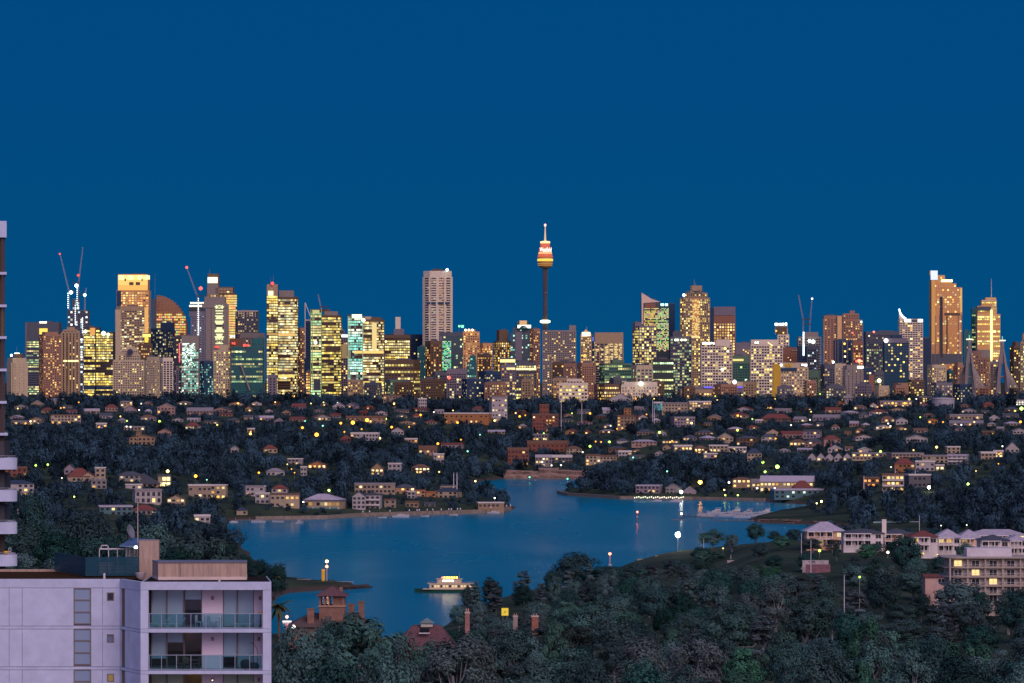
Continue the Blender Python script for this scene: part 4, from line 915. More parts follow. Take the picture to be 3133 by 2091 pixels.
# --- cranes: lattice mast, cab and raised jib
def crane(pts, base_px, d, label, lamps=()):
    """pts: tip and heel of the jib, foot of the mast, in photograph pixels"""
    (tx, ty), (hx, hy), (fx, fy) = pts
    e = thing('tower_crane', label, 'crane', (X(fx, d), d, Z(fy, d)), 0, 'tower cranes on the skyline')
    L_ = lambda x, y: np.array((X(x, d) - X(fx, d), 0, Z(y, d) - Z(fy, d)))
    tip, heel, foot = L_(tx, ty), L_(hx, hy), np.zeros(3)
    def lattice(a, b, w, n, name):
        m = MB(); ax = (b - a) / np.linalg.norm(b - a); s = np.cross(ax, (0, 1, 0)) * w; f = np.array((0, w, 0))
        cs = [s + f, s - f, -s - f, -s + f]
        for c in cs: m.tube([a + c, b + c * .6], .16, 4)
        for k in range(n):
            for q in range(4):
                p0 = a + (b - a) * k / n + cs[q] * (1 - .4 * k / n); p1 = a + (b - a) * (k + 1) / n + cs[(q + 1) % 4] * (1 - .4 * (k + 1) / n)
                m.tube([p0, p1], .11, 3)
        return m.build(name, paint((.42, .40, .40), name='crane'), e)
    lattice(foot, heel, 1.0, max(4, int(np.linalg.norm(heel) / 4)), 'crane_mast')
    lattice(heel, tip, .8, max(6, int(np.linalg.norm(tip - heel) / 4)), 'jib')
    sgn = -1 if tip[0] > heel[0] else 1
    MB().box(heel[0], 0, heel[2] + 1, 3.4, 2.6, 2.6).build('cab', FAC['slate'], e)
    MB().box(heel[0] + sgn * 6, 0, heel[2] + .6, 9, 2, 1.6).build('counter_jib', FAC['dark'], e)
    MB().tube([heel + (sgn * 9, 0, 1), heel + (sgn * 2, 0, 11), tip], .12, 3).build('pendant_line', FAC['slate'], e)
    for (x, y, r_, c, g) in lamps:
        p = L_(x, y); m = MB(); m.lathe([(r_ * .3, -r_), (r_, -r_ * .4), (r_, r_ * .4), (r_ * .3, r_)], n=8); m.build('beacon', emit((1, .10, .06) if c[1] < .5 else c, g * (.28 if c[1] < .5 else .6)), e, (p[0], -1.5, p[2]))
zz = lambda r, x, y: (zx(r, x), zy(r, y))
crane((zz(1, 495, 315), zz(1, 572, 632), zz(1, 572, 860)), 0, 6990, 'crane with red-tipped jib leaning away over the white work lights', [(*zz(1, 495, 318), 1.6, (1, .35, .3), 5), (*zz(1, 588, 636), 3, (.85, 1, 1), 5)])
crane((zz(1, 685, 262), zz(1, 650, 560), zz(1, 642, 760)), 0, 6985, 'tall crane with near-upright jib above the unfinished tower', [(*zz(1, 648, 495), 2.2, (1, .3, .25), 4), (*zz(1, 633, 580), 3, (.85, 1, 1), 5)])
crane((zz(1, 715, 600), zz(1, 702, 655), zz(1, 702, 800)), 0, 6980, 'short crane with white lamp beside the taller pair', [(*zz(1, 702, 658), 2.6, (.85, 1, 1), 4)])
crane((zz(2, 168, 193), zz(2, 272, 480), zz(2, 285, 560)), 0, 6950, 'crane with two glaring red lamps next to the copper sail', [(*zz(2, 168, 193), 2.2, (1, .22, .16), 8), (*zz(2, 308, 402), 3.0, (1, .2, .12), 9)])
crane((zz(2, 1480, 462), zz(2, 1508, 590), zz(2, 1512, 615)), 0, 6690, 'little dark crane on the roof of the green-finned tower')
crane((zz(5, 1293, 365), zz(5, 1345, 640), zz(5, 1345, 900)), 0, 6280, 'thin crane leaning towards the small signed tower')
crane((zz(5, 1442, 405), zz(5, 1418, 690), zz(5, 1415, 800)), 0, 6640, 'thin crane with upright jib and violet lamp', [(*zz(5, 1442, 408), 1.5, (.8, .75, 1), 5)])
e = thing('roof_frame', 'white steel A-frame rising beside the green-finned tower', 'frame', (X(zx(2, 1352), 7000), 7000, 20), 0)
for a in ((1350, 545, 1350, 1100), (1350, 545, 1410, 700), (1410, 700, 1410, 1100), (1350, 720, 1410, 720)):
    MB().tube([(X(zx(2, a[0]), 7000) - e.location.x, 0, Z(zy(2, a[1]), 7000) - 20), (X(zx(2, a[2]), 7000) - e.location.x, 0, max(0, Z(zy(2, a[3]), 7000) - 20))], .7, 5).build('strut', FAC['white'], e)
t = tower(2, 7050, [(1345, 1412, 720)], 'dark shaft inside the white steel A-frame', 'navy', 'navy', lit=.03, blank=3)

# --- the cable-stayed bridge: two A-shaped pylons with their fans of cables
def pylon(apx, apy, l0, l1, py0, d, label, fan):
    e = thing('bridge_pylon', label, 'pylon', (X((l0 + l1) / 2, d), d, Z(py0, d)), 0, 'pylons of the cable-stayed bridge')
    ox, oz = e.location.x, e.location.z
    q = lambda x, y, yy=0: (X(x, d) - ox, yy, Z(y, d) - oz)
    con = paint((.24, .21, .21), name='concrete')
    k = apy + (py0 - apy) * .42
    MB().tube([q(l0, py0 + 30), q(apx - (apx - l0) * .45, k), q(apx - 1.6, apy + 25)], [2.6, 2.2, 1.8], 6).build('leg', con, e)
    MB().tube([q(l1, py0 + 30), q(apx + (l1 - apx) * .45, k), q(apx + 1.6, apy + 25)], [2.6, 2.2, 1.8], 6).build('leg', con, e)
    MB().tube([q(apx, k + 10), q(apx, apy)], [2.6, 2.0], 6).build('head', con, e)
    MB().tube([q(l0 + 4, py0 - 30), q(l1 - 4, py0 - 30)], 1.4, 6).build('cross_beam', con, e)
    MB().box(*q(apx, apy - 3), 7, 4, 1.2).build('lit_platform', emit((1, .85, .45), 2.5), e)
    MB().tube([q(apx, apy - 3), q(apx, apy - 16)], .5, 5).build('finial', emit((.3, .9, .7), .8), e)
    for i in range(14):
        for sd in fan:
            MB().tube([q(apx, apy + 8 + i * 3.2), q(apx + sd * (14 + i * 2.4), py0 + 4, -12 * sd)], .3, 3).build('cable', FAC['grey'], e)
pylon(zx(6, 1375), zy(6, 862), zx(6, 1330), zx(6, 1428), zy(6, 1370), 5250, 'A-shaped concrete bridge pylon beside the pink apartment tower', (-1, 1))
pylon(zx(6, 1735), zy(6, 875), zx(6, 1680), zx(6, 1790), zy(6, 1370), 5260, 'A-shaped concrete bridge pylon with cables sweeping to the skyline end', (-1, 1))

# ------------------------------------------------------------------ houses and flats of the suburb
HR = {'A': (0, 1180), 'B': (780, 1180), 'C': (1540, 1180), 'D': (2330, 1180)}
HS = 2.904
def hx(r, x): return HR[r][0] + x / HS
def hy(r, y): return HR[r][1] + y / HS
WALL = {'cream': (.62, .50, .34), 'white': (.64, .59, .57), 'grey': (.40, .37, .36), 'brick': (.34, .12, .075), 'tan': (.50, .34, .20), 'pink': (.55, .36, .29), 'peach': (.66, .40, .24),
        'orange': (.60, .27, .10), 'teal': (.12, .26, .28), 'slate': (.18, .18, .20), 'mauve': (.44, .36, .40), 'brown': (.24, .14, .09), 'cyan': (.20, .55, .60), 'beige': (.52, .40, .29)}
ROOF = {'maroon': (.17, .055, .045), 'slate': (.07, .08, .10), 'navy': (.035, .055, .09), 'grey': (.24, .22, .23), 'lavender': (.40, .37, .43), 'brown': (.16, .09, .06), 'white': (.6, .55, .5), 'terracotta': (.36, .13, .06), 'teal': (.07, .20, .21)}
PANE_D = glassy((.015, .02, .03), .15, name='window_glass')
PANE = {}
def pane_mat(c, g):
    k = (c, round(g, 1))
    if k not in PANE: PANE[k] = emit(c, k[1], name='lit_pane')
    return PANE[k]
AMBER = [(1, .62, .16), (1, .72, .28), (1, .80, .42), (1, .52, .10)]
_pane = MB(); _pane.box(0, 0, 0, 1, .12, 1); PANE_ME = {}
def pane_mesh(mat):
    if mat.name not in PANE_ME: PANE_ME[mat.name] = _pane.mesh('window', mat)
    return PANE_ME[mat.name]
_frame = MB()
for a in ((0, .53, 1.12, .07), (0, -.53, 1.18, .07)): _frame.box(a[0], 0, a[1], a[2], .2, a[3])
for a in (-.53, .53): _frame.box(a, 0, 0, .07, .2, 1.0)
_frame.box(0, .0, 0, .05, .16, 1.0)
FRAME_ME = _frame.mesh('window_frame', paint((.6, .55, .5), name='frame'))

def house(r, x0, x1, yp, ye, yb, label, wall='cream', roof='hip', rc='maroon', lit=.25, rot=0, d=None, floors=None, gain=1.2, name='house', chim=False, deck=False, win=None,
          frames=None, dep=None, amber=None, over=.5, cat=None, group='houses of the harbour suburb', balc=False, prot=True, nwin=None):
    """x0..x1 the front, yp roof top, ye eaves, yb ground, all in the enlarged view r (or photograph pixels when r is None)"""
    X0, X1, YP, YE, YB = (hx(r, x0), hx(r, x1), hy(r, yp), hy(r, ye), hy(r, yb)) if r else (x0, x1, yp, ye, yb)
    pc = (X0 + X1) / 2
    d = d or hit(pc, YB)
    gz = Z(YB, d)
    W = (X1 - X0) / F * d; HE = (YB - YE) / F * d; HP = max((YB - YP) / F * d, HE + .3)
    D = dep or min(max(W * .75, 6), 16)
    low = min(gz, ground(pc, d), hz(X(pc, d), d + D)) - gz - 1.0
    e = thing(name, label, cat or name.split('_')[-1], (X(pc, d), d + D / 2, gz), math.radians(rot), group)
    rr = random.Random(int(X0 * 13 + YB * 7))
    rot += rr.uniform(-14, 14) if (d > 2300 and roof != 'gable') else 0; e.rotation_euler.z = math.radians(rot)
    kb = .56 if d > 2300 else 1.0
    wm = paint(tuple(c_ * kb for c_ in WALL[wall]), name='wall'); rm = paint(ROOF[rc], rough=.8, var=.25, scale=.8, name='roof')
    hw, hd = W / 2, D / 2
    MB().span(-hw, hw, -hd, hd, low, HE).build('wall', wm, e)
    o = over
    if roof == 'hip':
        m = MB(); k = min(hw, hd) * .95
        m.loft([[(-hw - o, -hd - o, HE), (hw + o, -hd - o, HE), (hw + o, hd + o, HE), (-hw - o, hd + o, HE)],
                [(-hw + k, -hd + k, HP), (hw - k, -hd + k, HP), (hw - k, hd - k, HP), (-hw + k, hd - k, HP)] if True else []])
        m.build('roof', rm, e)
    elif roof == 'gable':        # the gable end towards the viewer
        m = MB()
        for s in (-1, 1):
            pts = [(s * (hw + o), HE - o * .5), (0, HP), (0, HP + .35), (s * (hw + o + .2), HE - o * .5 + .2)]
            m.loft([[(a, -hd - o, b) for a, b in pts], [(a, hd + o, b) for a, b in pts]])
        rf = m.build('roof', rm, e)
        g = MB(); g.loft([[(-hw + .02, y, HE), (hw - .02, y, HE), (0, y, HP - .05)] for y in (-hd + .02, hd - .02)]); g.build('gable_wall', wm, e)
    elif roof == 'ridge':        # eaves towards the viewer
        m = MB()
        m.loft([[(x, -hd - o, HE), (x, hd + o, HE), (x, 0, HP)] for x in (-hw - o, hw + o)]); m.build('roof', rm, e)
    elif roof == 'shed':
        m = MB(); pts = [(-hw - o, HP), (hw + o, HE), (hw + o, HE - .4), (-hw - o, HE - .4)]
        m.loft([[(a, -hd - o, b) for a, b in pts], [(a, hd + o, b) for a, b in pts]]); m.build('roof', rm, e)
    else:
        MB().span(-hw - .3, hw + .3, -hd - .4, hd + .3, HE, HE + max(.35, (HP - HE))).build('roof', rm, e)
    if chim:
        cxm = rr.choice((-.5, .45)) * hw
        MB().span(cxm - .5, cxm + .5, -.5, .6, HE, HP + 1.2).build('chimney', paint(WALL['brick'], name='wall'), e)
    nf = floors or max(1, round(HE / 3.0)); fh = HE / nf
    nw = nwin or max(2, min(9, round(W / 3.4)))
    if frames is None: frames = d < 2000
    ww, wh = (win or (min(1.9, W / nw * .62), min(1.6, fh * .55)))
    for f in range(nf):
        for q in range(nw):
            if rr.random() < .1: continue
            x = -hw + W * (q + .5) / nw; z = f * fh + fh * .52
            on = rr.random() < lit
            mat = pane_mat((amber or rr.choice(AMBER)), gain * rr.uniform(.5, 1.5)) if on else PANE_D
            p = link('window', pane_mesh(mat), e, (x, -hd - .02, z), 0, None, (ww, 1, wh))
            if frames: link('window_frame', FRAME_ME, p)
        if balc and f:
            MB().span(-hw + .2, hw - .2, -hd - 1.6, -hd, f * fh - .25, f * fh).build('balcony', wm, e)
            MB().span(-hw + .2, hw - .2, -hd - 1.62, -hd - 1.52, f * fh, f * fh + 1).build('balustrade', paint((.55, .52, .5), name='rail'), e)
    if deck:
        MB().span(-hw - 1, hw + 1, -hd - 3, -hd, .2, .6).build('deck', paint((.35, .27, .2), name='timber'), e)
        for s in (-1, 0, 1): MB().box(s * (hw + .6), -hd - 2.8, -.8, .35, .35, 3).build('post', paint((.3, .24, .2), name='timber'), e)
    if prot: PROTECT.append((X0, X1, YP, YB, d))
    BLOCK.append((X(pc, d), d + D / 2, max(hw, hd) + 2.5))
    return e

H = house
# far shore, beginning at the curved white balconies
H('A', 5, 230, 722, 735, 815, 'red brick flats close behind the curved white balconies', 'brick', 'flat', 'brown', .1)
H('A', 0, 290, 842, 875, 985, 'white house with long navy roof beside the curved white balconies', 'white', 'hip', 'navy', .12)
H('A', 160, 262, 1045, 1092, 1195, 'narrow white house with maroon roof at the wood edge', 'white', 'hip', 'maroon', .05)
H('A', 600, 800, 735, 812, 860, 'low house under a broad maroon hip roof', 'cream', 'hip', 'maroon', .15)
H('A', 715, 850, 770, 812, 862, 'cream gabled cottage attached to a square stair tower', 'cream', 'gable', 'maroon', .1)
H('A', 845, 935, 726, 736, 860, 'cream square stair tower house with blind windows', 'cream', 'flat', 'white', .08)
H('A', 570, 668, 700, 742, 790, 'small blue grey gabled house behind the maroon roof', 'mauve', 'gable', 'slate', .05)
H('A', 800, 935, 835, 845, 920, 'grey garage house with blank lower wall', 'grey', 'flat', 'grey', .05)
H('A', 1040, 1262, 765, 800, 860, 'wide house with charcoal hip roof and white parapet', 'grey', 'hip', 'slate', .1)
e = H('A', 1268, 1410, 784, 872, 905, 'pale house with steep slate roof beside the glowing glass room', 'peach', 'shed', 'slate', .1)
H('A', 1405, 1515, 790, 806, 905, 'glass-fronted room glowing bright yellow under a flat slate roof', 'cream', 'flat', 'slate', 1.0, gain=2.2, floors=2, amber=(1, .85, .35), win=(2.4, 2.6))
H('A', 1112, 1258, 876, 884, 925, 'low white house with balustrade and lit door', 'white', 'flat', 'white', .3)
H('A', 1180, 1416, 920, 938, 1050, 'white two-storey modern house with tall dark windows', 'white', 'flat', 'grey', .05, floors=2, win=(1.9, 2.6))
H('A', 1485, 1640, 975, 1008, 1068, 'small butter-yellow gabled house above the bay', 'cream', 'gable', 'brown', .3)
H('A', 1665, 1868, 880, 892, 1010, 'beige flat-roofed house with deep bays of dark glass', 'beige', 'flat', 'white', .1, floors=2)
H('A', 1872, 2012, 880, 890, 1010, 'cream flat-roofed house with glowing ground floor', 'cream', 'flat', 'white', .45, floors=3)
H('A', 2168, 2330, 890, 902, 985, 'bright white flat-roofed villa with wide windows', 'white', 'flat', 'grey', .3)
H('A', 868, 1162, 1068, 1080, 1155, 'low teal-walled house with pale flat roof', 'teal', 'flat', 'lavender', .1)
H('A', 1165, 1385, 1062, 1108, 1150, 'low house with maroon roof beyond the roof mast', 'grey', 'hip', 'maroon', .1)
H('A', 1722, 1862, 1148, 1165, 1265, 'small white terraced house stepping down to the bay', 'white', 'flat', 'white', .5, gain=.9, d=2790)
H('A', 2100, 2196, 1085, 1110, 1150, 'little cream boathouse with blue roof on the jetty', 'cream', 'hip', 'navy', .1, nwin=2)
H('A', 1148, 1376, 440, 462, 528, 'tan rambling house with gabled wings among trees', 'tan', 'gable', 'brown', .05)
H('A', 1205, 1252, 402, 412, 528, 'tan square brick tower rising from the rambling house', 'tan', 'flat', 'brown', .0, nwin=2, win=(.9, 1.2))
H('A', 438, 702, 258, 266, 392, 'cream five-storey apartment block with dark openings on the far slope', 'cream', 'flat', 'pink' if 0 else 'brown', .12, floors=5, nwin=9, balc=False)
H('A', 1640, 1782, 328, 362, 392, 'low house with maroon hip roof and amber verandah', 'cream', 'hip', 'maroon', .5)
H('A', 1402, 1520, 385, 412, 455, 'rosy cottage beside a white gable on the slope', 'pink', 'gable', 'brown', .1)
H('A', 850, 946, 332, 342, 380, 'small white cottage with lit terrace', 'white', 'flat', 'white', .3)
H('A', 1062, 1168, 138, 146, 205, 'cream flats with a lit top floor near the crest', 'cream', 'flat', 'grey', .35)
H('A', 1396, 1552, 160, 195, 275, 'pink beige house with staggered roofs near the crest', 'pink', 'gable', 'grey', .15)
H('A', 1660, 1888, 196, 228, 268, 'long grey pink terrace roof on the slope', 'pink', 'ridge', 'grey', .1)
H('A', 272, 382, 132, 166, 185, 'beige gabled hall just below the towers', 'beige', 'gable', 'grey', .05)
H('A', 395, 605, 116, 138, 162, 'long low grey roof just below the towers', 'grey', 'ridge', 'lavender', .05)
H('A', 105, 250, 312, 322, 352, 'row of low lit shops beside a street lamp', 'beige', 'flat', 'grey', .5)
H('A', 255, 392, 282, 306, 350, 'beige house with twin gables and lamps', 'beige', 'gable', 'brown', .4)
H('A', 2195, 2262, 378, 388, 420, 'cream box house behind an amber street lamp', 'cream', 'flat', 'white', .1)
H('A', 2050, 2118, 536, 562, 605, 'pale cottage half hidden in trees', 'white', 'gable', 'grey', .1)
H('A', 1100, 1212, 176, 216, 248, 'mauve gabled villa near the crest', 'mauve', 'gable', 'maroon', .08)
H('A', 930, 1042, 168, 196, 230, 'rosy roofed bungalow near the crest', 'pink', 'hip', 'maroon', .1)
H('A', 1100, 1280, 362, 370, 400, 'pale terrace with a row of lamps', 'beige', 'flat', 'grey', .45)
# the point with the boathouse
H('B', 70, 192, 528, 562, 602, 'cottage with maroon pyramid roof and cream walls', 'cream', 'hip', 'maroon', .15)
H('B', 95, 255, 735, 765, 805, 'grey white bungalow beside an amber lamp', 'white', 'hip', 'grey', .1)
H('B', 292, 425, 648, 656, 705, 'grey flat-roofed house with two lamps', 'grey', 'flat', 'white', .2)
H('B', 408, 460, 718, 728, 805, 'tall narrow white house among dark trees', 'white', 'flat', 'white', .1, nwin=2)
H('B', 470, 632, 676, 704, 738, 'low house glowing orange under twin gables', 'orange', 'gable', 'brown', .9, gain=1.6)
H('B', 0, 92, 890, 900, 962, 'white cube upper house with one lit window', 'white', 'flat', 'white', .3)
H('B', 0, 126, 952, 962, 1055, 'white terraced house below the cube', 'white', 'flat', 'white', .1)
H('B', 152, 290, 884, 918, 985, 'white upper storey under maroon pyramid roof', 'white', 'hip', 'maroon', .1)
H('B', 132, 390, 960, 970, 1090, 'broad cream villa with lit rooms beside the boathouse', 'cream', 'flat', 'brown', .35, floors=2, gain=.9)
bh = H('B', 458, 782, 1022, 1030, 1078, 'large boathouse with glazed upper floor and teal doors on the water', 'cream', 'flat', 'grey', .7, gain=.6, floors=1, nwin=9, win=(2.2, 2.2), d=3085, over=.8, name='boathouse', cat='boathouse')
W2 = (782 - 458) / HS / F * 3085 / 2
m = MB(); m.loft([[(-W2 - .8, -8.6, 4.95), (W2 + .8, -8.6, 4.95), (W2 + .8, 8, 4.95), (-W2 - .8, 8, 4.95)], [(-5, -2, 9), (1, -2, 9), (1, 2, 9), (-5, 2, 9)]]); m.build('hip_roof', paint(ROOF['lavender'], name='roof'), bh)
for k in range(4):
    MB().span(-W2 + .6 + k * W2 * .48, -W2 + .3 + (k + .9) * W2 * .48, -8.3, -7.9, -4.3, -.6).build('boat_door', paint((.05, .22, .22), name='door'), bh)
for k in range(5): MB().box(-W2 + .2 + k * W2 * .48, -8.6, -2.6, .5, .5, 5.2).build('post', paint(WALL['white'], name='wall'), bh)
H('B', 880, 1240, 868, 882, 960, 'long modern house with ribbon windows above the point', 'beige', 'flat', 'grey', .12, floors=2, nwin=10)
H('B', 866, 982, 945, 985, 1098, 'white gabled house standing at the water', 'white', 'gable', 'slate', .05)
H('B', 984, 1120, 962, 974, 1112, 'white house with stacked balconies at the water', 'white', 'flat', 'slate', .15, floors=3, balc=True)
H('B', 1246, 1420, 878, 908, 968, 'peach house with black hip roof on the point', 'peach', 'hip', 'slate', .15, floors=2)
H('B', 1360, 1432, 940, 948, 1005, 'pale archway house below the peach one', 'white', 'flat', 'white', .05)
H('B', 1426, 1512, 928, 938, 992, 'terracotta walled low house on the point', 'peach', 'flat', 'terracotta', .05)
H('B', 1514, 1606, 942, 950, 995, 'orange plastered garden house on the point', 'orange', 'flat', 'terracotta', .05)
H('B', 1640, 1790, 884, 892, 935, 'cream upper house with flat roof near the tip', 'cream', 'flat', 'slate', .05)
H('B', 1606, 1820, 908, 942, 1002, 'cream house with navy hip roof near the tip of the point', 'cream', 'hip', 'navy', .15)
H('B', 1150, 1252, 1008, 1018, 1092, 'beige boathouse set into the sea wall', 'beige', 'flat', 'brown', .05)
H('B', 1342, 1455, 1028, 1038, 1088, 'tan stone terrace house over the moorings', 'tan', 'flat', 'tan' if 0 else 'brown', .0)
H('B', 1500, 1602, 1036, 1044, 1084, 'slate roofed shed over the moorings', 'slate', 'flat', 'slate', .0)
H('B', 1975, 2205, 1038, 1046, 1088, 'long tan shed at the very tip of the point', 'tan', 'flat', 'white', .05, name='shed', d=3150)
H('B', 855, 1100, 418, 430, 492, 'long white flat-roofed building half way up the slope', 'white', 'flat', 'white', .15, nwin=9)
H('B', 1446, 1520, 112, 122, 205, 'white three-storey block with black windows below the towers', 'white', 'flat', 'white', .0, floors=3, nwin=4)
H('B', 805, 1160, 270, 288, 335, 'long beige school block with orange street lamps in front', 'tan', 'flat', 'brown', .2, nwin=9)
H('B', 1690, 2095, 242, 252, 345, 'long brick hall bathed in orange lamp light', 'orange', 'flat', 'white', .35, floors=2, nwin=9)  # orange lamp light is put into the wall colour
H('B', 2092, 2232, 98, 112, 330, 'grey white office block with open decks beside a tall pole', 'white', 'flat', 'grey', .3, floors=5)
H('B', 1030, 1142, 690, 742, 800, 'cottage with an orange lit verandah in the trees', 'tan', 'gable', 'brown', .8, gain=1.5)
H('B', 1186, 1300, 688, 698, 775, 'white framed house with dark glass amid trees', 'white', 'flat', 'white', .05)
H('B', 1330, 1442, 468, 480, 505, 'small rosy house with lit porch', 'peach', 'flat', 'white', .3)
H('B', 1450, 1612, 535, 575, 622, 'pink house with long lit balcony', 'pink', 'flat', 'brown', .4)
H('B', 1582, 1676, 604, 614, 692, 'white two-storey house with square windows', 'white', 'flat', 'white', .15, floors=2)
H('B', 1390, 1552, 700, 730, 785, 'brown cottage with a blazing orange room', 'brown', 'hip', 'brown', .6, gain=1.8)
H('B', 1215, 1322, 372, 402, 440, 'white gabled house with maroon roof on the slope', 'white', 'gable', 'maroon', .05)
H('B', 1660, 1850, 510, 525, 560, 'mauve terrace with a line of windows', 'mauve', 'flat', 'maroon', .2)
H('B', 765, 850, 445, 475, 510, 'plum roofed house beside the long white building', 'brick', 'hip', 'maroon', .1)
H('B', 1140, 1300, 85, 95, 200, 'beige flats with stacked lit stairwell below the towers', 'beige', 'flat', 'brown', .35, floors=4)
H('B', 330, 450, 160, 190, 215, 'dusky terrace near the crest of the slope', 'mauve', 'ridge', 'maroon', .15)
H('B', 690, 800, 150, 185, 215, 'pale villa with pointed roof near the crest', 'white', 'gable', 'grey', .1)
# the middle shore
H('C', 255, 486, 252, 268, 445, 'tall red brick apartment block with battlemented top', 'brick', 'flat', 'brown', .25, floors=6, nwin=8)
H('C', 318, 402, 165, 176, 300, 'red brick battlemented tower above the apartment block', 'brick', 'flat', 'brown', .05, floors=3, nwin=3)
H('C', 270, 400, 430, 440, 490, 'grey stone house under the tall brick block', 'grey', 'flat', 'grey', .25)
H('C', 35, 222, 552, 578, 712, 'red brick flats with pale bay windows above the cliff', 'brick', 'flat', 'brown', .25, floors=4)
H('C', 205, 572, 490, 520, 592, 'long red brick building behind the bayed flats', 'brick', 'flat', 'brown', .12, floors=2, nwin=9)
H('C', 285, 432, 615, 640, 722, 'grey boat club house with lamps on the cliff', 'grey', 'flat', 'lavender', .2)
H('C', 432, 612, 618, 640, 690, 'black and white house over the cliff', 'slate', 'flat', 'white', .15)
H('C', 555, 692, 538, 562, 612, 'cream house with shallow hip roof above the cliff', 'cream', 'hip', 'brown', .1)
H('C', 728, 860, 612, 626, 712, 'cream flats with lit corner on the shore', 'cream', 'flat', 'beige' if 0 else 'brown', .2, floors=3)
H('C', 862, 1010, 618, 632, 690, 'cream lit house next to the shore flats', 'cream', 'flat', 'brown', .45)
H('C', 1022, 1172, 262, 275, 395, 'tan brick flats with a taller stair block', 'tan', 'flat', 'brown', .15, floors=4)
H('C', 1068, 1132, 198, 208, 300, 'orange brick stair block over the tan flats', 'orange', 'flat', 'brown', .0, nwin=2)
H('C', 940, 1136, 68, 122, 182, 'big white gabled hall near the crest', 'white', 'gable', 'grey', .3, floors=2)
H('C', 1336, 1420, 145, 158, 228, 'block lit bright cyan beside a cream apartment block', 'cyan', 'flat', 'white', .5, amber=(.1, .8, .9), gain=.8)  # cyan light is put into the wall colour
H('C', 1418, 1642, 150, 162, 280, 'cream apartment block next to the cyan lit one', 'cream', 'flat', 'grey', .1, floors=4)
H('C', 1645, 1842, 138, 150, 235, 'beige apartment block with glowing loggias', 'beige', 'flat', 'white', .45, floors=4)
H('C', 1500, 1690, 278, 290, 370, 'mauve flats below the cream apartment block', 'mauve', 'flat', 'grey', .12, floors=3)
H('C', 1140, 1362, 482, 498, 545, 'dusky pink house with broad shallow roof', 'pink', 'hip', 'lavender', .1)
H('C', 1010, 1132, 578, 592, 645, 'white house with battlement-like parapet', 'white', 'flat', 'white', .1)
H('C', 1110, 1252, 618, 635, 668, 'low teal house with amber windows', 'teal', 'flat', 'slate', .6)
H('C', 1905, 2042, 422, 462, 520, 'cream two-storey house with arched gable', 'cream', 'gable', 'grey', .1, floors=2)
H('C', 2085, 2262, 448, 468, 535, 'brown brick house beside the arched gable', 'brown', 'hip', 'slate', .2, floors=2)
H('C', 1510, 1672, 528, 542, 580, 'house with blazing amber windows on the ridge road', 'beige', 'flat', 'white', .8, gain=1.6)
H('C', 1690, 1810, 535, 560, 605, 'cottage crowded with amber lamps', 'brown', 'hip', 'brown', .7, gain=1.6)
H('C', 1832, 2000, 528, 538, 590, 'cream flats with a lit top floor on the ridge road', 'cream', 'flat', 'white', .35)
H('C', 2002, 2160, 545, 555, 600, 'long white house with lamps along its terrace', 'white', 'flat', 'white', .4)
H('C', 2162, 2292, 558, 602, 675, 'cream house with navy hip roof over the park', 'cream', 'hip', 'navy', .2, floors=2)
H('C', 1780, 1900, 600, 610, 650, 'pale house with a violet window', 'mauve', 'flat', 'white', .3)
H('C', 1420, 1560, 485, 492, 515, 'low house with an orange lit front under trees', 'beige', 'flat', 'slate', .7)
H('C', 930, 1090, 540, 555, 590, 'dark cottage with two amber windows above the cliff', 'brown', 'hip', 'slate', .35)
H('C', 2230, 2330, 300, 312, 335, 'pale low house beside a green lamp', 'white', 'flat', 'white', .1)
H('C', 1600, 1720, 440, 462, 490, 'grey cottage with slate roof on the wooded slope', 'mauve', 'hip', 'slate', .15)
H('C', 1715, 1870, 395, 418, 440, 'house with an orange lit eaves line', 'pink', 'hip', 'slate', .4)
H('C', 880, 1010, 195, 222, 248, 'pale roofed hall above the trees', 'white', 'ridge', 'lavender', .1)
H('C', 1190, 1402, 884, 894, 955, 'white rowing club shed beside the lit pontoon', 'mauve', 'flat', 'lavender', .1, name='shed', d=3520)
H('C', 1442, 1582, 875, 912, 965, 'grey gabled boat shed near the bright pontoon lamp', 'grey', 'gable', 'grey', .05, name='shed', d=3520)
H('C', 1604, 1712, 900, 942, 988, 'blue grey gabled boat shed beside the amber pergola', 'mauve', 'gable', 'lavender', .0, name='shed', d=3500)
H('C', 2040, 2200, 815, 832, 912, 'harbour restaurant glowing through its upper windows', 'tan', 'hip', 'brown', .95, gain=1.5, floors=2, name='restaurant')
H('C', 2210, 2330, 830, 870, 935, 'cream lit annexe of the harbour restaurant', 'cream', 'flat', 'grey', .6, name='restaurant')
# the far shore by the marina and the wooded slope
H('D', 0, 470, 803, 856, 950, 'long club house with pale grey roof and glowing glass front', 'cream', 'ridge', 'lavender', .95, gain=1.4, floors=2, nwin=14, name='club_house')
H('D', 280, 450, 846, 910, 960, 'pavilion with maroon hip roof in front of the club house', 'cream', 'hip', 'maroon', .3, name='pavilion')
H('D', 95, 540, 918, 932, 1005, 'teal and white boat hall on the marina', 'teal', 'flat', 'lavender', .25, amber=(.8, 1, .8), name='boat_hall')
H('D', 1080, 1272, 782, 796, 945, 'rounded cream villa with a glowing middle floor', 'cream', 'flat', 'brown', .55, floors=3, gain=1.3, balc=True)
H('D', 1184, 1362, 646, 698, 770, 'orange brick house with tall maroon hip roof', 'orange', 'hip', 'maroon', .2, floors=2)
H('D', 1290, 1492, 788, 800, 912, 'dark modern house with open white frames', 'slate', 'flat', 'white', .1, floors=2)
H('D', 896, 1040, 812, 828, 905, 'brown brick house with orange porch lights', 'brown', 'flat', 'brown', .5, amber=(1, .4, .08))
H('D', 1550, 1626, 702, 712, 760, 'glass cube room glowing yellow on the slope', 'cream', 'flat', 'white', 1.0, gain=1.6, amber=(1, .8, .4))
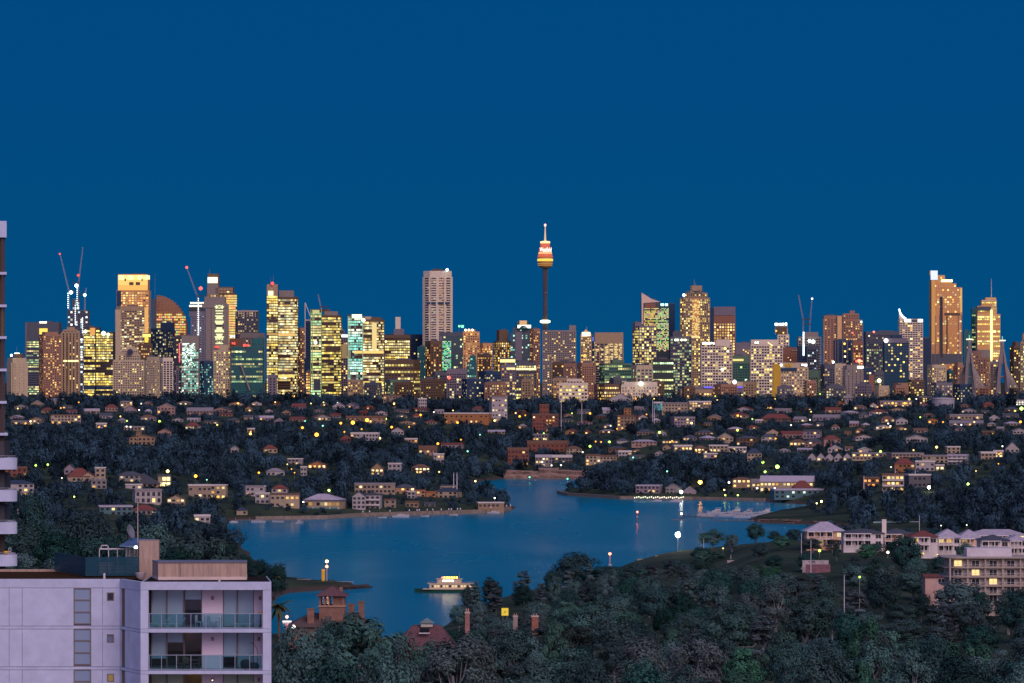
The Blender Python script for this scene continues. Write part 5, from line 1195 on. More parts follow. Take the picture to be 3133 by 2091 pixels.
H('D', 1376, 1546, 668, 682, 765, 'white villa with shaded terraces on the slope', 'white', 'flat', 'white', .1, floors=2)
H('D', 1432, 1664, 618, 630, 690, 'cream flats above the white villa', 'cream', 'flat', 'grey', .1, floors=2)
H('D', 1666, 1836, 612, 626, 705, 'blue white house with stepped balconies', 'white', 'flat', 'lavender', .1, floors=3, balc=True)
H('D', 1640, 1760, 540, 550, 605, 'cream house with a tall lit stair window', 'cream', 'flat', 'white', .3)
for k in range(5): H('D', 412 + k * 78, 488 + k * 78, 598, 640, 672, ['end', 'second', 'middle', 'fourth', 'last'][k] + ' of five white gabled town houses in a blue roofed row' + (', nearest the park trees' if k == 0 else ''), 'white', 'gable', 'navy', .15)
H('D', 822, 1130, 596, 608, 660, 'long cream block of flats above the park trees', 'cream', 'flat', 'grey', .2, floors=2, nwin=9)
H('D', 1135, 1430, 598, 610, 650, 'long beige block of flats with a green lamp', 'beige', 'flat', 'grey', .15, floors=2, nwin=9)
H('D', 545, 695, 442, 478, 535, 'brick house with arcaded porch and hip roof', 'pink', 'hip', 'maroon', .1, floors=2)
H('D', 0, 122, 428, 458, 505, 'white house with slate hip roof beside a lit verandah', 'white', 'hip', 'slate', .2)
H('D', 40, 165, 388, 420, 450, 'cream cottage under a rust red gable', 'cream', 'gable', 'maroon', .1)
H('D', 168, 380, 405, 432, 470, 'row of pink cottages with rust red roofs', 'pink', 'ridge', 'maroon', .25)
H('D', 382, 532, 392, 408, 470, 'blue grey cubic house among cottages', 'mauve', 'flat', 'slate', .1)
H('D', 258, 392, 478, 500, 540, 'house with glowing yellow verandah', 'beige', 'hip', 'brown', .9, gain=1.5)
H('D', 395, 535, 470, 500, 545, 'brick bungalow with slate roof and pale posts', 'pink', 'hip', 'slate', .1)
H('D', 590, 720, 525, 560, 590, 'white gabled cottage with a tall chimney', 'white', 'gable', 'slate', .05, chim=True)
H('D', 860, 980, 552, 572, 600, 'white gabled house under a bare tree', 'white', 'gable', 'white', .1)
H('D', 1945, 2082, 588, 604, 660, 'cream flat house high among trees', 'cream', 'flat', 'white', .05, floors=2)
H('D', 2170, 2288, 502, 562, 600, 'white house with steep open gable', 'white', 'gable', 'slate', .3)
H('D', 2065, 2150, 575, 590, 640, 'small house with a bright amber porch', 'beige', 'flat', 'white', .6, gain=1.6)
H('D', 1480, 1566, 292, 305, 345, 'little gabled house lit orange by lamps', 'orange', 'gable', 'brown', .3)  # lamp light put into the orange wall paint
H('D', 0, 262, 252, 292, 335, 'broad dark maroon roof of a school hall', 'brown', 'hip', 'maroon', .05)
H('D', 468, 700, 258, 285, 310, 'row of grey mauve terrace houses', 'mauve', 'ridge', 'grey', .15)
H('D', 640, 746, 138, 160, 178, 'yellow lit pair of gables near the crest', 'orange', 'gable', 'orange' if 0 else 'terracotta', .2)
H('D', 2080, 2230, 84, 112, 140, 'large maroon roofed house near the crest', 'pink', 'hip', 'maroon', .1)
H('D', 2162, 2340, 128, 140, 178, 'long white lit shop front near the crest', 'white', 'flat', 'white', .9, amber=(1, .95, .7), gain=1.6)
H('D', 1285, 1475, 442, 468, 510, 'white house with broad gable on the wooded slope', 'white', 'gable', 'grey', .08)
H('D', 1655, 1960, 255, 268, 305, 'long beige flats beside the water tank', 'beige', 'flat', 'grey', .3, nwin=9)
H('D', 1680, 1975, 310, 335, 360, 'terrace of mauve roofs below the water tank', 'mauve', 'ridge', 'grey', .2)
H('D', 1040, 1330, 135, 148, 190, 'long lit arcade of shops below the towers', 'beige', 'flat', 'grey', .6, nwin=9)
H('D', 1410, 1590, 95, 110, 165, 'dark shop block with yellow windows beside the water tank', 'brown', 'flat', 'grey', .55)
H('D', 2030, 2110, 265, 290, 310, 'white pointed cottage on the slope', 'white', 'gable', 'white', .1)
H('D', 1195, 1300, 285, 310, 350, 'pale stuccoed terrace half hidden by trees', 'white', 'gable', 'grey', .1)
H('D', 740, 815, 80, 105, 130, 'white gabled chapel near the crest', 'white', 'gable', 'white', .05)
# the water tank
d_ = hit(hx('D', 1625), hy('D', 215)); R_ = 100 / HS / F * d_
tk = thing('water_tank', 'round grey concrete water tank on the crest', 'tank', (X(hx('D', 1625), d_), d_ + R_, Z(hy('D', 215), d_)))
MB().lathe([(R_, -3), (R_, (215 - 122) / HS / F * d_)], n=28).build('tank_wall', paint((.34, .33, .36), name='concrete'), tk)
MB().lathe([(R_ + .5, (215 - 122) / HS / F * d_), (R_ + .5, (215 - 112) / HS / F * d_), (.5, (215 - 106) / HS / F * d_)], n=28).build('tank_roof', paint((.42, .40, .42), name='concrete'), tk)
PROTECT.append((hx('D', 1525), hx('D', 1725), hy('D', 110), hy('D', 215), d_))

# fill the slope with more small houses between the ones above
used = [(p[0], p[1], p[2], p[3]) for p in PROTECT if p[4] < 5200]
cnt = 0; made = []
for k in range(4000):
    if cnt >= 135: break
    px = rnd.uniform(30, 3120); py = 1200 + 250 * rnd.random() ** 1.5
    w = rnd.uniform(20, 52); h = rnd.uniform(10, 19)
    if any(px - w / 2 < u[1] + 4 and px + w / 2 > u[0] - 4 and py - h < u[3] + 2 and py > u[2] - 2 for u in used): continue
    if py > (1300 if px < 1500 else 1330 if px < 1900 else 1400) or (px > 2650 and py > 1330): continue
    dd = hit(px, py)
    if not 2500 < dd < 5150 or poly_sd(X(px, dd), dd) < 15: continue
    if ground(px, dd) < 6: continue
    used.append((px - w / 2, px + w / 2, py - h, py)); cnt += 1
    made.append((px, py, w, h, dd))
made.sort()
RN = {'hip': 'hip-roofed', 'gable': 'gabled', 'flat': 'flat-roofed', 'ridge': 'ridge-roofed'}
seen_l = {}
for px, py, w, h, dd in made:
    kind = rnd.choice(('hip', 'gable', 'flat', 'ridge', 'hip')); wc = rnd.choice(('cream', 'white', 'pink', 'mauve', 'beige', 'tan', 'grey', 'brick', 'white')); rc = rnd.choice(('maroon', 'slate', 'grey', 'lavender', 'brown', 'maroon'))
    zone = 'at the crest' if py < 1235 else ('high on the slope' if py < 1290 else ('half way up the slope' if py < 1370 else 'low on the slope'))
    k_ = (wc, kind, rc, zone); seen_l[k_] = seen_l.get(k_, 0) + 1
    ords = '' if seen_l[k_] == 1 else f', {ordw(seen_l[k_])} such'
    H(None, px - w / 2, px + w / 2, py - h, py - h * .55, py, f'small {wc} {RN[kind]} house with {rc} roof {zone}{ords}', wc, kind, rc, .16, rnd.uniform(-25, 25), d=dd, gain=1.3)

# the row of verandah houses on the near headland and the curved flats
def verandah_house(x0, x1, yp, ye, yb, d, label, wall, rc, lit=.15, porch=False):
    e = H(None, hx('D', x0), hx('D', x1), hy('D', yp), hy('D', ye), hy('D', yb), label, wall, 'hip', rc, lit, 0, d=d, floors=2, frames=True, dep=12, over=.9, gain=.9, group='verandah houses on the headland')
    W = (hx('D', x1) - hx('D', x0)) / F * d; HE = (yb - ye) / HS / F * d; hw = W / 2
    wp = paint((.72, .66, .64), name='white_timber')
    n = max(3, round(W / 4)); a, b = -hw + .4, hw * .35
    for k in range(n + 1): MB().box(a + (b - a) * k / n, -8.0, HE / 2, .22, .22, HE).build('verandah_post', wp, e)
    for z in (HE / 2 - .1, HE - .1): MB().span(a - .2, b + .2, -8.2, -6, z - .15, z + .1).build('verandah_floor', wp, e)
    MB().span(a, b, -8.05, -7.95, HE / 2 + .8, HE / 2 + .92).build('rail', wp, e)
    MB().span(a, b, -8.05, -7.95, HE / 2 + .2, HE / 2 + .28).build('rail', wp, e)
    if porch: MB().span(a, b, -9, -8.3, .8, 1.4).build('lit_porch', emit((1, .72, .25), 1.8), e)
    return e
verandah_house(400, 735, 1215, 1295, 1428, 1640, 'verandah house with lavender metal hip roof nearest the lone headland trees', 'peach', 'lavender')
verandah_house(728, 1082, 1278, 1312, 1432, 1610, 'white verandah house with long slate roof and white chimney', 'white', 'slate')
verandah_house(1085, 1335, 1275, 1318, 1440, 1625, 'peach verandah house between the slate roof and the tall tree', 'peach', 'slate')
verandah_house(1330, 1565, 1292, 1345, 1478, 1560, 'verandah house with maroon hip roof beside the tall headland tree', 'white', 'maroon')
verandah_house(1560, 1770, 1280, 1352, 1478, 1575, 'verandah house with tall lavender roof next to the maroon one', 'white', 'lavender')
verandah_house(1755, 1955, 1285, 1358, 1480, 1590, 'verandah house with lavender roof behind a round bush', 'peach', 'lavender')
verandah_house(1945, 2205, 1332, 1378, 1512, 1500, 'verandah house with slate roof and a glowing porch', 'white', 'slate', .2, True)
verandah_house(2195, 2360, 1330, 1378, 1500, 1510, 'white verandah house with lavender roof at the end of the row', 'white', 'lavender')
verandah_house(1850, 2350, 1282, 1330, 1380, 1700, 'rear house with long lavender roof behind the glowing porch', 'white', 'lavender')
c = MB().span(-.8, .8, -.8, .8, 0, 6.5)
o = c.build('chimney', paint((.7, .62, .55), name='wall'), None); o.location = (X(hx('D', 1088), 1612), 1612, Z(hy('D', 1345), 1612)); tag(o, 'white square chimney stack between two verandah houses', 'chimney')

d = 1285; yb = hy('D', 1930)
e = thing('apartment_house', 'curved cream five-storey flats with balconies beyond the wood', 'apartment house', (X(hx('D', 2010), d), d + 8, Z(yb, d)))
u = d / F / HS
fl = [1930, 1855, 1780, 1700, 1618]
cm = paint((.40, .345, .29), name='wall')
xl, xr = (1650 - 2010) * u, (2420 - 2010) * u
def cpoly(o, q=5.0):
    return [(xl - o + q - q * math.cos(t_), -8 - o + q - q * math.sin(t_)) for t_ in [math.pi / 2 * i / 6 for i in range(7)]] + [(xr + o, -8 - o), (xr + o, 8 + o), (xl - o, 8 + o)]
zt = (1930 - 1530) * u
MB().prism(cpoly(-.6), -6, zt).build('wall', cm, e)
for k, y in enumerate(fl[1:] + [1530]):
    z = (1930 - y) * u
    MB().prism(cpoly(.9 if k < 4 else 1.3), z - .18, z + .14).build('balcony_slab' if k < 4 else 'roof_slab', cm, e)
for k in range(5):
    z0 = (1930 - fl[k]) * u; h = zt / 5
    for q in range(13):
        x = xl + 2 + q * 5.2
        if x > xr - 1: break
        on = (k == 4 and q in (6, 7, 0)) or rnd.random() < .1
        p = link('window', pane_mesh(pane_mat((1, .68, .25), 1.3) if on else PANE_D), e, (x + 1.2, -7.6, z0 + h * .47), 0, None, (2.2, 1, h * .62)); link('window_frame', FRAME_ME, p)
        MB().box(x - 1.2, -8.4, z0 + h / 2, .45, .45, h).build('pier', cm, e)
    if k: MB().span(xl + 2, xr, -8.95, -8.88, z0 + .95, z0 + 1.02).build('balcony_rail', paint((.5, .5, .5), name='rail'), e)
PROTECT.append((hx('D', 1655), 3133, hy('D', 1525), hy('D', 1760), d)); BLOCK.append((X(hx('D', 2010), d), d + 8, 22))
MB().span((1840 - 2010) * u, (2240 - 2010) * u, -3, 5, zt, zt + 2.6).build('roof_plant', paint((.55, .52, .55), name='metal'), e)
H(None, hx('D', 1455), hx('D', 1645), hy('D', 1680), hy('D', 1705), hy('D', 1765), 'low hall with plum roof and small white dormer beside the curved flats', 'pink', 'ridge', 'maroon', .0, d=1330, dep=10, frames=True)

# ------------------------------------------------------------------ the white apartment building in front
DF, DL = 324.0, 328.6           # distances of its balcony front and of its blank wing
e = WB = thing('apartment_building', 'white apartment building with glazed balconies and flat roof, nearest of all', 'apartment building', (X(430, DF), DF, 30))
OX, OY, OZ = WB.location
def bx(px, d=DF): return X(px, d) - OX
def bz(py, d=DF): return Z(py, d) - OZ
WHT = paint((.48, .535, .68), rough=.85, var=.16, scale=.7, name='white_render')
WHT2 = paint((.46, .515, .66), rough=.85, var=.16, scale=1.1, name='white_render')
JNT = paint((.22, .21, .26), name='joint')
TAUPE = paint((.20, .17, .16), rough=.5, name='window_frame')
CONC = paint((.42, .31, .24), rough=.9, var=.34, scale=1.0, name='weathered_concrete')
_n = CONC.node_tree.nodes; _g = next(n for n in _n if n.type == 'NEW_GEOMETRY'); _t = next(n for n in _n if n.type == 'TEX_NOISE')      # rain streaks run down the face
_mp = _n.new('ShaderNodeMapping'); _mp.inputs['Scale'].default_value = (5, 5, .5); CONC.node_tree.links.new(_g.outputs['Position'], _mp.inputs['Vector']); CONC.node_tree.links.new(_mp.outputs['Vector'], _t.inputs['Vector'])
PINK = paint((.78, .66, .74), rough=.8, var=.06, name='pink_render')
FROST = glassy((.20, .28, .40), .35, name='frosted_glass')
DARKROOF = paint((.03, .026, .026), rough=1, var=.4, scale=3, spec=0.0, name='roof_gravel')
def clear_glass(tint, refl=.12, name='clear_glass'):
    m = bpy.data.materials.new(name); m.use_nodes = True
    N, L = m.node_tree.nodes, m.node_tree.links
    N.remove(N['Principled BSDF'])
    tr = N.new('ShaderNodeBsdfTransparent'); tr.inputs[0].default_value = (*tint, 1)
    gl = N.new('ShaderNodeBsdfGlossy'); gl.inputs['Roughness'].default_value = .08
    mx = N.new('ShaderNodeMixShader'); mx.inputs[0].default_value = refl
    L.new(tr.outputs[0], mx.inputs[1]); L.new(gl.outputs[0], mx.inputs[2]); L.new(mx.outputs[0], N['Material Output'].inputs[0])
    return m
CLEAR = clear_glass((.86, .92, .92), .035)
TEALG = clear_glass((.56, .78, .82), .03, 'balustrade_glass')
BL = DL - OY
ZB = -12.0
# --- the blank wing: backing wall, wall panels with open joints, windows
MB().span(bx(-120, DL), bx(367, DL), BL + .10, BL + 12, ZB, bz(1790, DL)).build('wing_core', JNT, e)
cols = [(-120, 27.4), (28.6, 67.4), (68.6, 225), (279, 313.5), (314.5, 366.6)]
rowsy = [(1800, 1915.3), (1926, 2040), (2051, 2166)]
def panel(x0, x1, y0, y1, mat=WHT, name='wall_panel', hole=None, th=.10):
    m = MB()
    if hole:
        a, b, c, f_ = hole
        for q in ((x0, a, y0, y1), (b, x1, y0, y1), (a, b, y0, c), (a, b, f_, y1)):
            m.span(bx(q[0], DL), bx(q[1], DL), BL, BL + th, bz(q[3], DL), bz(q[2], DL))
        m.v = m.v
        return m.build(name, mat, e, kind=None)
    return m.span(bx(x0, DL), bx(x1, DL), BL, BL + th, bz(y1, DL), bz(y0, DL)).build(name, mat, e)
SMALL = [(327, 349, 1813, 1839), (327, 349, 1941, 1967), (327.5, 349, 2062, 2087)]
for (a, b), k in ((c_, i) for i, c_ in enumerate(cols)):
    for r, (y0, y1) in enumerate(rowsy):
        panel(a, b, y0, y1, WHT, hole=SMALL[r] if k == 4 else None)
for y0, y1 in ((1772, 1798.8),): panel(-120, 366.6, y0, y1, WHT2, 'parapet_panel')
for y0, y1 in ((1916.6, 1924.8), (2041.3, 2049.8)):
    panel(-120, 366.6, y0, y1, WHT2, 'floor_band')
def wwin(x0, x1, y0, y1, parts, pane, name='window', rec=.06):
    p = MB()
    t_ = .07
    X0, X1, Z0, Z1 = bx(x0, DL), bx(x1, DL), bz(y1, DL), bz(y0, DL)
    for q in ((X0, X0 + t_, Z0, Z1), (X1 - t_, X1, Z0, Z1), (X0 + t_, X1 - t_, Z0, Z0 + t_), (X0 + t_, X1 - t_, Z1 - t_, Z1)): p.span(q[0], q[1], BL - .02, BL + .12, q[2], q[3])
    h = (Z1 - Z0) / parts
    for k in range(1, parts): p.span(X0 + t_, X1 - t_, BL - .01, BL + .12, Z0 + h * k - .045, Z0 + h * k + .045)
    w_ = p.build(name, TAUPE, e)
    for k in range(parts):
        MB().span(X0 + t_, X1 - t_, BL + rec, BL + rec + .02, Z0 + h * k + .02, Z0 + h * (k + 1) - .02).build('pane', pane if not isinstance(pane, list) else pane[k], w_)
for y0, y1 in ((1799.5, 1910), (1923.5, 2034.5), (2048, 2160)): wwin(225.3, 278.7, y0, y1, 3, FROST)
for k, (a, b, c, f_) in enumerate(SMALL):
    wwin(a, b, c, f_, 1, [GLS['dark'], paint((.16, .20, .30), rough=.6, name='blind'), emit((.9, .55, .10), .22, name='lit_pane')][k])
# --- the splayed return wall
ax, ay, cx2, cy2 = bx(367, DL), BL, bx(430, DF), 0.0
def splay(s0, s1, y0, y1, o0, o1, mat, name):
    L_ = math.hypot(cx2 - ax, cy2 - ay); ux, uy = (cx2 - ax) / L_, (cy2 - ay) / L_; nx, ny = uy, -ux
    z0, z1 = bz(y1, DL), bz(y0, DL)
    q = [(ax + ux * L_ * s + nx * o, ay + uy * L_ * s + ny * o) for s, o in ((s0, o0), (s1, o0), (s1, o1), (s0, o1))]
    return MB().prism([q[0], q[1], q[2], q[3]][::-1], z0, z1).build(name, mat, e)
for y0, y1 in ((1772, 1799),): splay(0.0, 1, y0, y1, .0, -.3, WHT2, 'parapet_panel')
for y0, y1 in ((1800, 1915.3), (1926, 2040), (2051, 2166)):
    splay(.24, 1, y0, y1, 0, -.3, WHT, 'wall_panel'); splay(0, .05, y0, y1, 0, -.3, WHT, 'wall_panel')
    w_ = splay(.06, .23, y0 + 1, y1 - 3, -.12, -.2, GLS['dark'], 'slot_window')
    splay(.06, .09, y0 + 1, y1 - 3, -.04, -.119, TAUPE, 'window_frame'); splay(.15, .165, y0 + 1, y1 - 3, -.04, -.119, TAUPE, 'window_frame')
for y0, y1 in ((1916.6, 1924.8), (2041.3, 2049.8)): splay(0, 1, y0, y1, 0, -.3, WHT2, 'floor_band')
# --- the balcony front
def fb(name, x0, x1, y0, y1, ya, yb_, mat, par=None): return MB().span(bx(x0), bx(x1), ya, yb_, bz(y1), bz(y0)).build(name, mat, par or e)
fb('parapet_beam', 430, 829.5, 1781, 1805.5, 0, .35, WHT2)
for y0, y1 in ((1806.3, 1924), (1936.7, 2052), (2063.7, 2170)):
    fb('corner_pier', 430, 453.8, y0, y1, 0, .6, WHT); fb('corner_pier', 804.2, 829.5, y0, y1, 0, .6, WHT)
    fb('side_wall', 430, 434, y0, y1, .6, 9, WHT); MB().prism([(bx(823), .6), (bx(829.4), .6), (bx(795), 9), (bx(788), 9)], bz(y1), bz(y0)).build('side_wall', WHT, e)
for y0, y1 in ((1924.7, 1936), (2052.7, 2063)):
    MB().prism([(bx(430), -.02), (bx(829.5), -.02), (bx(829.5), .6), (bx(795), 9), (bx(430), 9)], bz(y1), bz(y0)).build('floor_slab', WHT2, e)
MB().prism([(bx(430), .36), (bx(829.5), .36), (bx(795), 9.2), (bx(430), 9.2)], bz(1805.5), bz(1784)).build('roof_slab', WHT2, e)
MB().prism([(bx(434), .37), (bx(826), .37), (bx(792), 9), (bx(434), 9)], bz(1784) + .002, bz(1783)).build('roof_gravel', DARKROOF, e)
fb('parapet_upstand', 431, 434, 1781, 1784, .36, 9, WHT2); MB().prism([(bx(826.5), .36), (bx(829.4), .36), (bx(795), 9.2), (bx(792.2), 9.2)], bz(1784) + .003, bz(1781)).build('parapet_upstand', WHT2, e)
BD = 2.3                        # depth of the balconies
BLIND = paint((.58, .66, .78), rough=.7, var=.06, name='blind'); BLIND_LIT = paint((.80, .76, .56), rough=.7, var=.08, name='blind')  # the yellow blind holds warm room light in its colour
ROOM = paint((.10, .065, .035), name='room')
def glazing(x0, x1, y0, y1, blind_to, mat):
    """a glazed bay: frame, pane and a roller blind hanging behind it"""
    b = MB(); w = .05
    X0, X1, Z0, Z1 = bx(x0), bx(x1), bz(y1), bz(y0)
    for q in ((X0, X0 + w, Z0, Z1), (X1 - w, X1, Z0, Z1), (X0 + w, X1 - w, Z0, Z0 + .06), (X0 + w, X1 - w, Z1 - .06, Z1)): b.span(q[0], q[1], BD - .03, BD + .06, q[2], q[3])
    f_ = b.build('window_frame', TAUPE, e)
    MB().span(X0 + w, X1 - w, BD, BD + .01, Z0 + .06, Z1 - .06).build('pane', CLEAR, f_)
    if blind_to: MB().span(X0 + w, X1 - w, BD + .10, BD + .12, max(Z0 + .06, bz(blind_to)), Z1 - .06).build('blind', mat, f_)
FL = [(1806, 1924), (1937, 2052), (2064, 2168)]
BAYS = [[(454, 503, 1924), (503, 556, 1924), (557, 611, 1840), (676, 720, 1924), (720, 771, 1924)],
        [(454, 503, 2022), (503, 556, 1972), (557, 611, 0), (676, 720, 2017), (720, 771, 2052)],
        [(454, 503, 2168), (503, 556, 2168), (557, 611, 0), (676, 720, 2168), (720, 771, 2168)]]
for k, (y0, y1) in enumerate(FL):
    for (a, b, t_) in BAYS[k]: glazing(a, b, y0, y1, t_, BLIND if k < 2 else BLIND_LIT)
    fb('render_wall', 611.5, 675.5, y0, y1, BD - .02, BD + .3, PINK); fb('render_wall', 771.5, 798, y0, y1, BD - .02, BD + .3, PINK); fb('render_wall', 798.3, 820, y0, y1, BD, BD + .3, WHT2)
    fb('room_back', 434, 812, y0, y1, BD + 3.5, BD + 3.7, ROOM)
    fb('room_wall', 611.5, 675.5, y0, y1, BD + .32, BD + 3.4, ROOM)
    for lxp in (643.8, 790 if k == 0 else 786.5):
        yc = (1835.5, 1961, 2087)[k]
        l_ = MB().span(bx(lxp - 3.6), bx(lxp + 3.6), BD - .12, BD - .02, bz(yc + 5.5), bz(yc - 5.5)).build('wall_light', paint((.25, .16, .14), name='fitting'), e)
        MB().span(bx(lxp - 1.8), bx(lxp + 1.8), BD - .14, BD - .121, bz(yc + 3), bz(yc)).build('lens', emit((1, .8, .5), 3.0) if (k == 2 and lxp < 700) else paint((.5, .42, .38), name='lens'), l_)
    if k < 2:
        yt, ybm = ((1878, 1921), (2005, 2047.5))[k]
        rail = paint((.34, .38, .46), rough=.4, metal=.5, name='rail')
        fb('balustrade_rail', 454.5, 803.5, yt - 1, yt + 1, .02, .07, rail); fb('balustrade_rail', 454.5, 803.5, ybm, ybm + 1.6, .03, .06, rail)
        posts = [456.7, 494, 540, 584, 630, 674, 719, 764, 802]
        for q in posts: fb('balustrade_post', q - .9, q + .9, yt + 1.2, y1 + .5, .02, .07, rail)
        for q in range(8): fb('balustrade_panel', posts[q] + 1.1, posts[q + 1] - 1.1, yt + 1.3, ybm - .3, .04, .05, TEALG)
# warm lamp in the third-floor rooms and a dim one on the second
def room_lamp(px, py, col, g, depth=1.8):
    o = MB(); o.lathe([(.03, -.05), (.07, -.02), (.07, .02), (.03, .05)], n=10)
    l_ = o.build('ceiling_lamp', emit(col, g, True), e, (bx(px), BD + depth, bz(py)))
    return l_
room_lamp(585, 2072, (1, .62, .22), 90, 2.6); room_lamp(480, 2072, (1, .68, .28), 120, 1.6); room_lamp(735, 2072, (1, .68, .28), 110, 1.6)
room_lamp(560, 1945, (1, .6, .25), 30, 2.8)
# --- on the roof: the gravel, low walls, screen, boxes
ZR = bz(1772, DL)
def rx(px, d): return X(px, d) - OX
MB().span(rx(-60, 342) - 4, rx(424, 333), BL + .15, BL + 13.2, ZR - .5, ZR - .06).build('roof_gravel', paint((.055, .034, .022), rough=1, var=.5, scale=4, spec=0.0, name='roof_gravel'), e)
MB().span(rx(-60, 342) - 4, rx(168, 342), BL + 13.2, BL + 13.6, ZR - .5, ZR + .12).build('back_parapet', CONC, e)
scr = [(rx(167, 342), 342 - OY), (rx(262, 332.6), 332.6 - OY), (rx(424, 333.5), 333.5 - OY)]
for (a, b) in ((0, 1), (1, 2)):
    (x0, y0), (x1, y1) = scr[a], scr[b]
    L_ = math.hypot(x1 - x0, y1 - y0); an = math.atan2(y1 - y0, x1 - x0)
    me_ = MB().box(0, 0, 0, L_, .03, .098).mesh('screen_slat', paint((.012, .07, .11), rough=.45, spec=.5, name='dark_slat'))
    for k in range(13):
        o = link('screen_slat', me_, e, ((x0 + x1) / 2, (y0 + y1) / 2, ZR + .08 + k * .112), an); o.rotation_euler.x = .22
    for s in range(5): MB().box(x0 + (x1 - x0) * s / 4, y0 + (y1 - y0) * s / 4 + .08, ZR + .72, .06, .06, 1.4).build('screen_post', FAC['dark'], e)
MB().prism([(rx(426, 334), 334 - OY), (rx(486, 334), 334 - OY), (rx(488, 337), 337 - OY), (rx(430, 337), 337 - OY)], ZR - .3, Z(1656, 334) - OZ).build('stair_box', CONC, e)
MB().prism([(rx(484, 328.1), 328.1 - OY), (rx(755, 328.3), 328.3 - OY), (rx(756, 331.6), 331.6 - OY), (rx(466, 331.4), 331.4 - OY)], ZR + .18, Z(1722, 328.1) - OZ).build('plant_box', CONC, e)
MB().prism([(rx(484, 328.05), 328.05 - OY), (rx(755, 328.25), 328.25 - OY), (rx(757, 331.7), 331.7 - OY), (rx(465, 331.5), 331.5 - OY)], ZR - .3, ZR + .179).build('plant_box_kerb', paint((.62, .52, .45), name='kerb'), e)
MB().prism([(rx(484, 328.0), 328.0 - OY), (rx(755.5, 328.2), 328.2 - OY), (rx(757, 331.7), 331.7 - OY), (rx(465, 331.5), 331.5 - OY)], Z(1722, 328.1) - OZ + .002, Z(1722, 328.1) - OZ + .05).build('plant_box_coping', paint((.16, .18, .24), name='coping'), e)
for q in (552, 640, 700): MB().span(rx(q, 328.1), rx(q + .5, 328.1), 328.06 - OY, 328.12 - OY, ZR + .2, Z(1723, 328.1) - OZ).build('panel_joint', JNT, e)
hut = MB(); z0 = Z(1664, 338) - OZ
hut.loft([[(rx(366, 335.5), 335.5 - OY, z0 - .10), (rx(424, 335.5), 335.5 - OY, z0 - .22), (rx(486, 339), 339 - OY, z0 + .22), (rx(402, 339), 339 - OY, z0 + .32)], [(rx(366, 335.5), 335.5 - OY, z0 - .04), (rx(424, 335.5), 335.5 - OY, z0 - .16), (rx(486, 339), 339 - OY, z0 + .28), (rx(402, 339), 339 - OY, z0 + .38)]])
hut.build('hut_roof', paint((.20, .30, .48), rough=.35, metal=.5, name='metal_roof'), e)
MB().span(rx(388, 337), rx(424, 337), 337 - OY, 338.6 - OY, ZR, z0 - .12).build('hut_wall', paint((.42, .40, .38), name='metal'), e)
for q in (386, 396, 410): MB().span(rx(q, 336), rx(q + 2, 336), 336 - OY, 336.1 - OY, ZR, z0 - .12).build('hut_post', FAC['steel'], e)
o = MB(); o.lathe([(.04, -.1), (.13, -.05), (.13, .05), (.04, .1)], n=10); o.build('hut_lamp', emit((.80, 1.0, .85), 14, True), e, (rx(416, 335.3), 335.3 - OY, Z(1675, 335.3) - OZ))
m = MB()
for q in (303, 331, 358, 384): m.span(rx(q, 336.5), rx(q + 2.2, 336.5), 336.5 - OY, 336.6 - OY, ZR, Z(1680, 336.5) - OZ)
m.span(rx(303, 336.5), rx(386, 336.5), 336.5 - OY, 336.6 - OY, Z(1682, 336.5) - OZ, Z(1678, 336.5) - OZ)
m.span(rx(308, 336.5), rx(332, 336.5), 336.5 - OY, 336.6 - OY, Z(1671, 336.5) - OZ, Z(1668, 336.5) - OZ); m.span(rx(308, 336.5), rx(310.5, 336.5), 336.5 - OY, 336.6 - OY, Z(1678, 336.5) - OZ, Z(1668, 336.5) - OZ); m.span(rx(329.5, 336.5), rx(332, 336.5), 336.5 - OY, 336.6 - OY, Z(1678, 336.5) - OZ, Z(1668, 336.5) - OZ)
m.build('pipe_frame', paint((.55, .52, .56), name='white_metal'), e)
for q, w_, h_ in ((306, 20, 22), (334, 14, 24), (352, 30, 12)): MB().span(rx(q, 337.2), rx(q + w_, 337.2), 337.2 - OY, 338 - OY, ZR, ZR + h_ * .025 + .3).build('air_unit', paint((.42, .36, .36), name='white_metal'), e)
MB().tube([(rx(421.5, 335), 335 - OY, ZR), (rx(421.5, 335), 335 - OY, Z(1527, 335) - OZ)], [.05, .035], 6).build('mast', paint((.42, .35, .33), name='metal'), e)
o = MB(); o.lathe([(.02, 0), (.25, .05), (.45, .15), (.58, .28), (.56, .29), (.42, .18), (.02, .04)], n=18)
ds = o.build('satellite_dish', paint((.16, .18, .22), name='dish'), e, (rx(392, 338), 338 - OY, Z(1630, 338) - OZ), smooth=True); ds.rotation_euler = (math.radians(20), math.radians(72), 0)
MB().tube([(rx(392, 338), 338 - OY, Z(1632, 338) - OZ), (rx(398, 338), 338 - OY, z0)], .05, 5).build('dish_stand', FAC['steel'], e)
for q, d_, y_ in ((319, 330, 1755), (671, 325, 1771)): MB().lathe([(.09, ZR - .2), (.09, Z(y_, d_) - OZ), (.01, Z(y_, d_) - OZ + .02)], rx(q, d_), d_ - OY, 8).build('vent_pipe', paint((.6, .56, .6), name='pvc'), e)
pot = MB(); pot.lathe([(.22, 0), (.30, .12), (.40, .36), (.43, .46), (.40, .46), (.34, .36), (.02, .35)], n=18)
o = pot.build('planter_bowl', paint((.40, .34, .34), name='concrete'), None, (X(430, 330), 330, ZR + OZ - .06), smooth=False); tag(o, 'empty concrete planter bowl on the roof beside the stair box', 'planter')
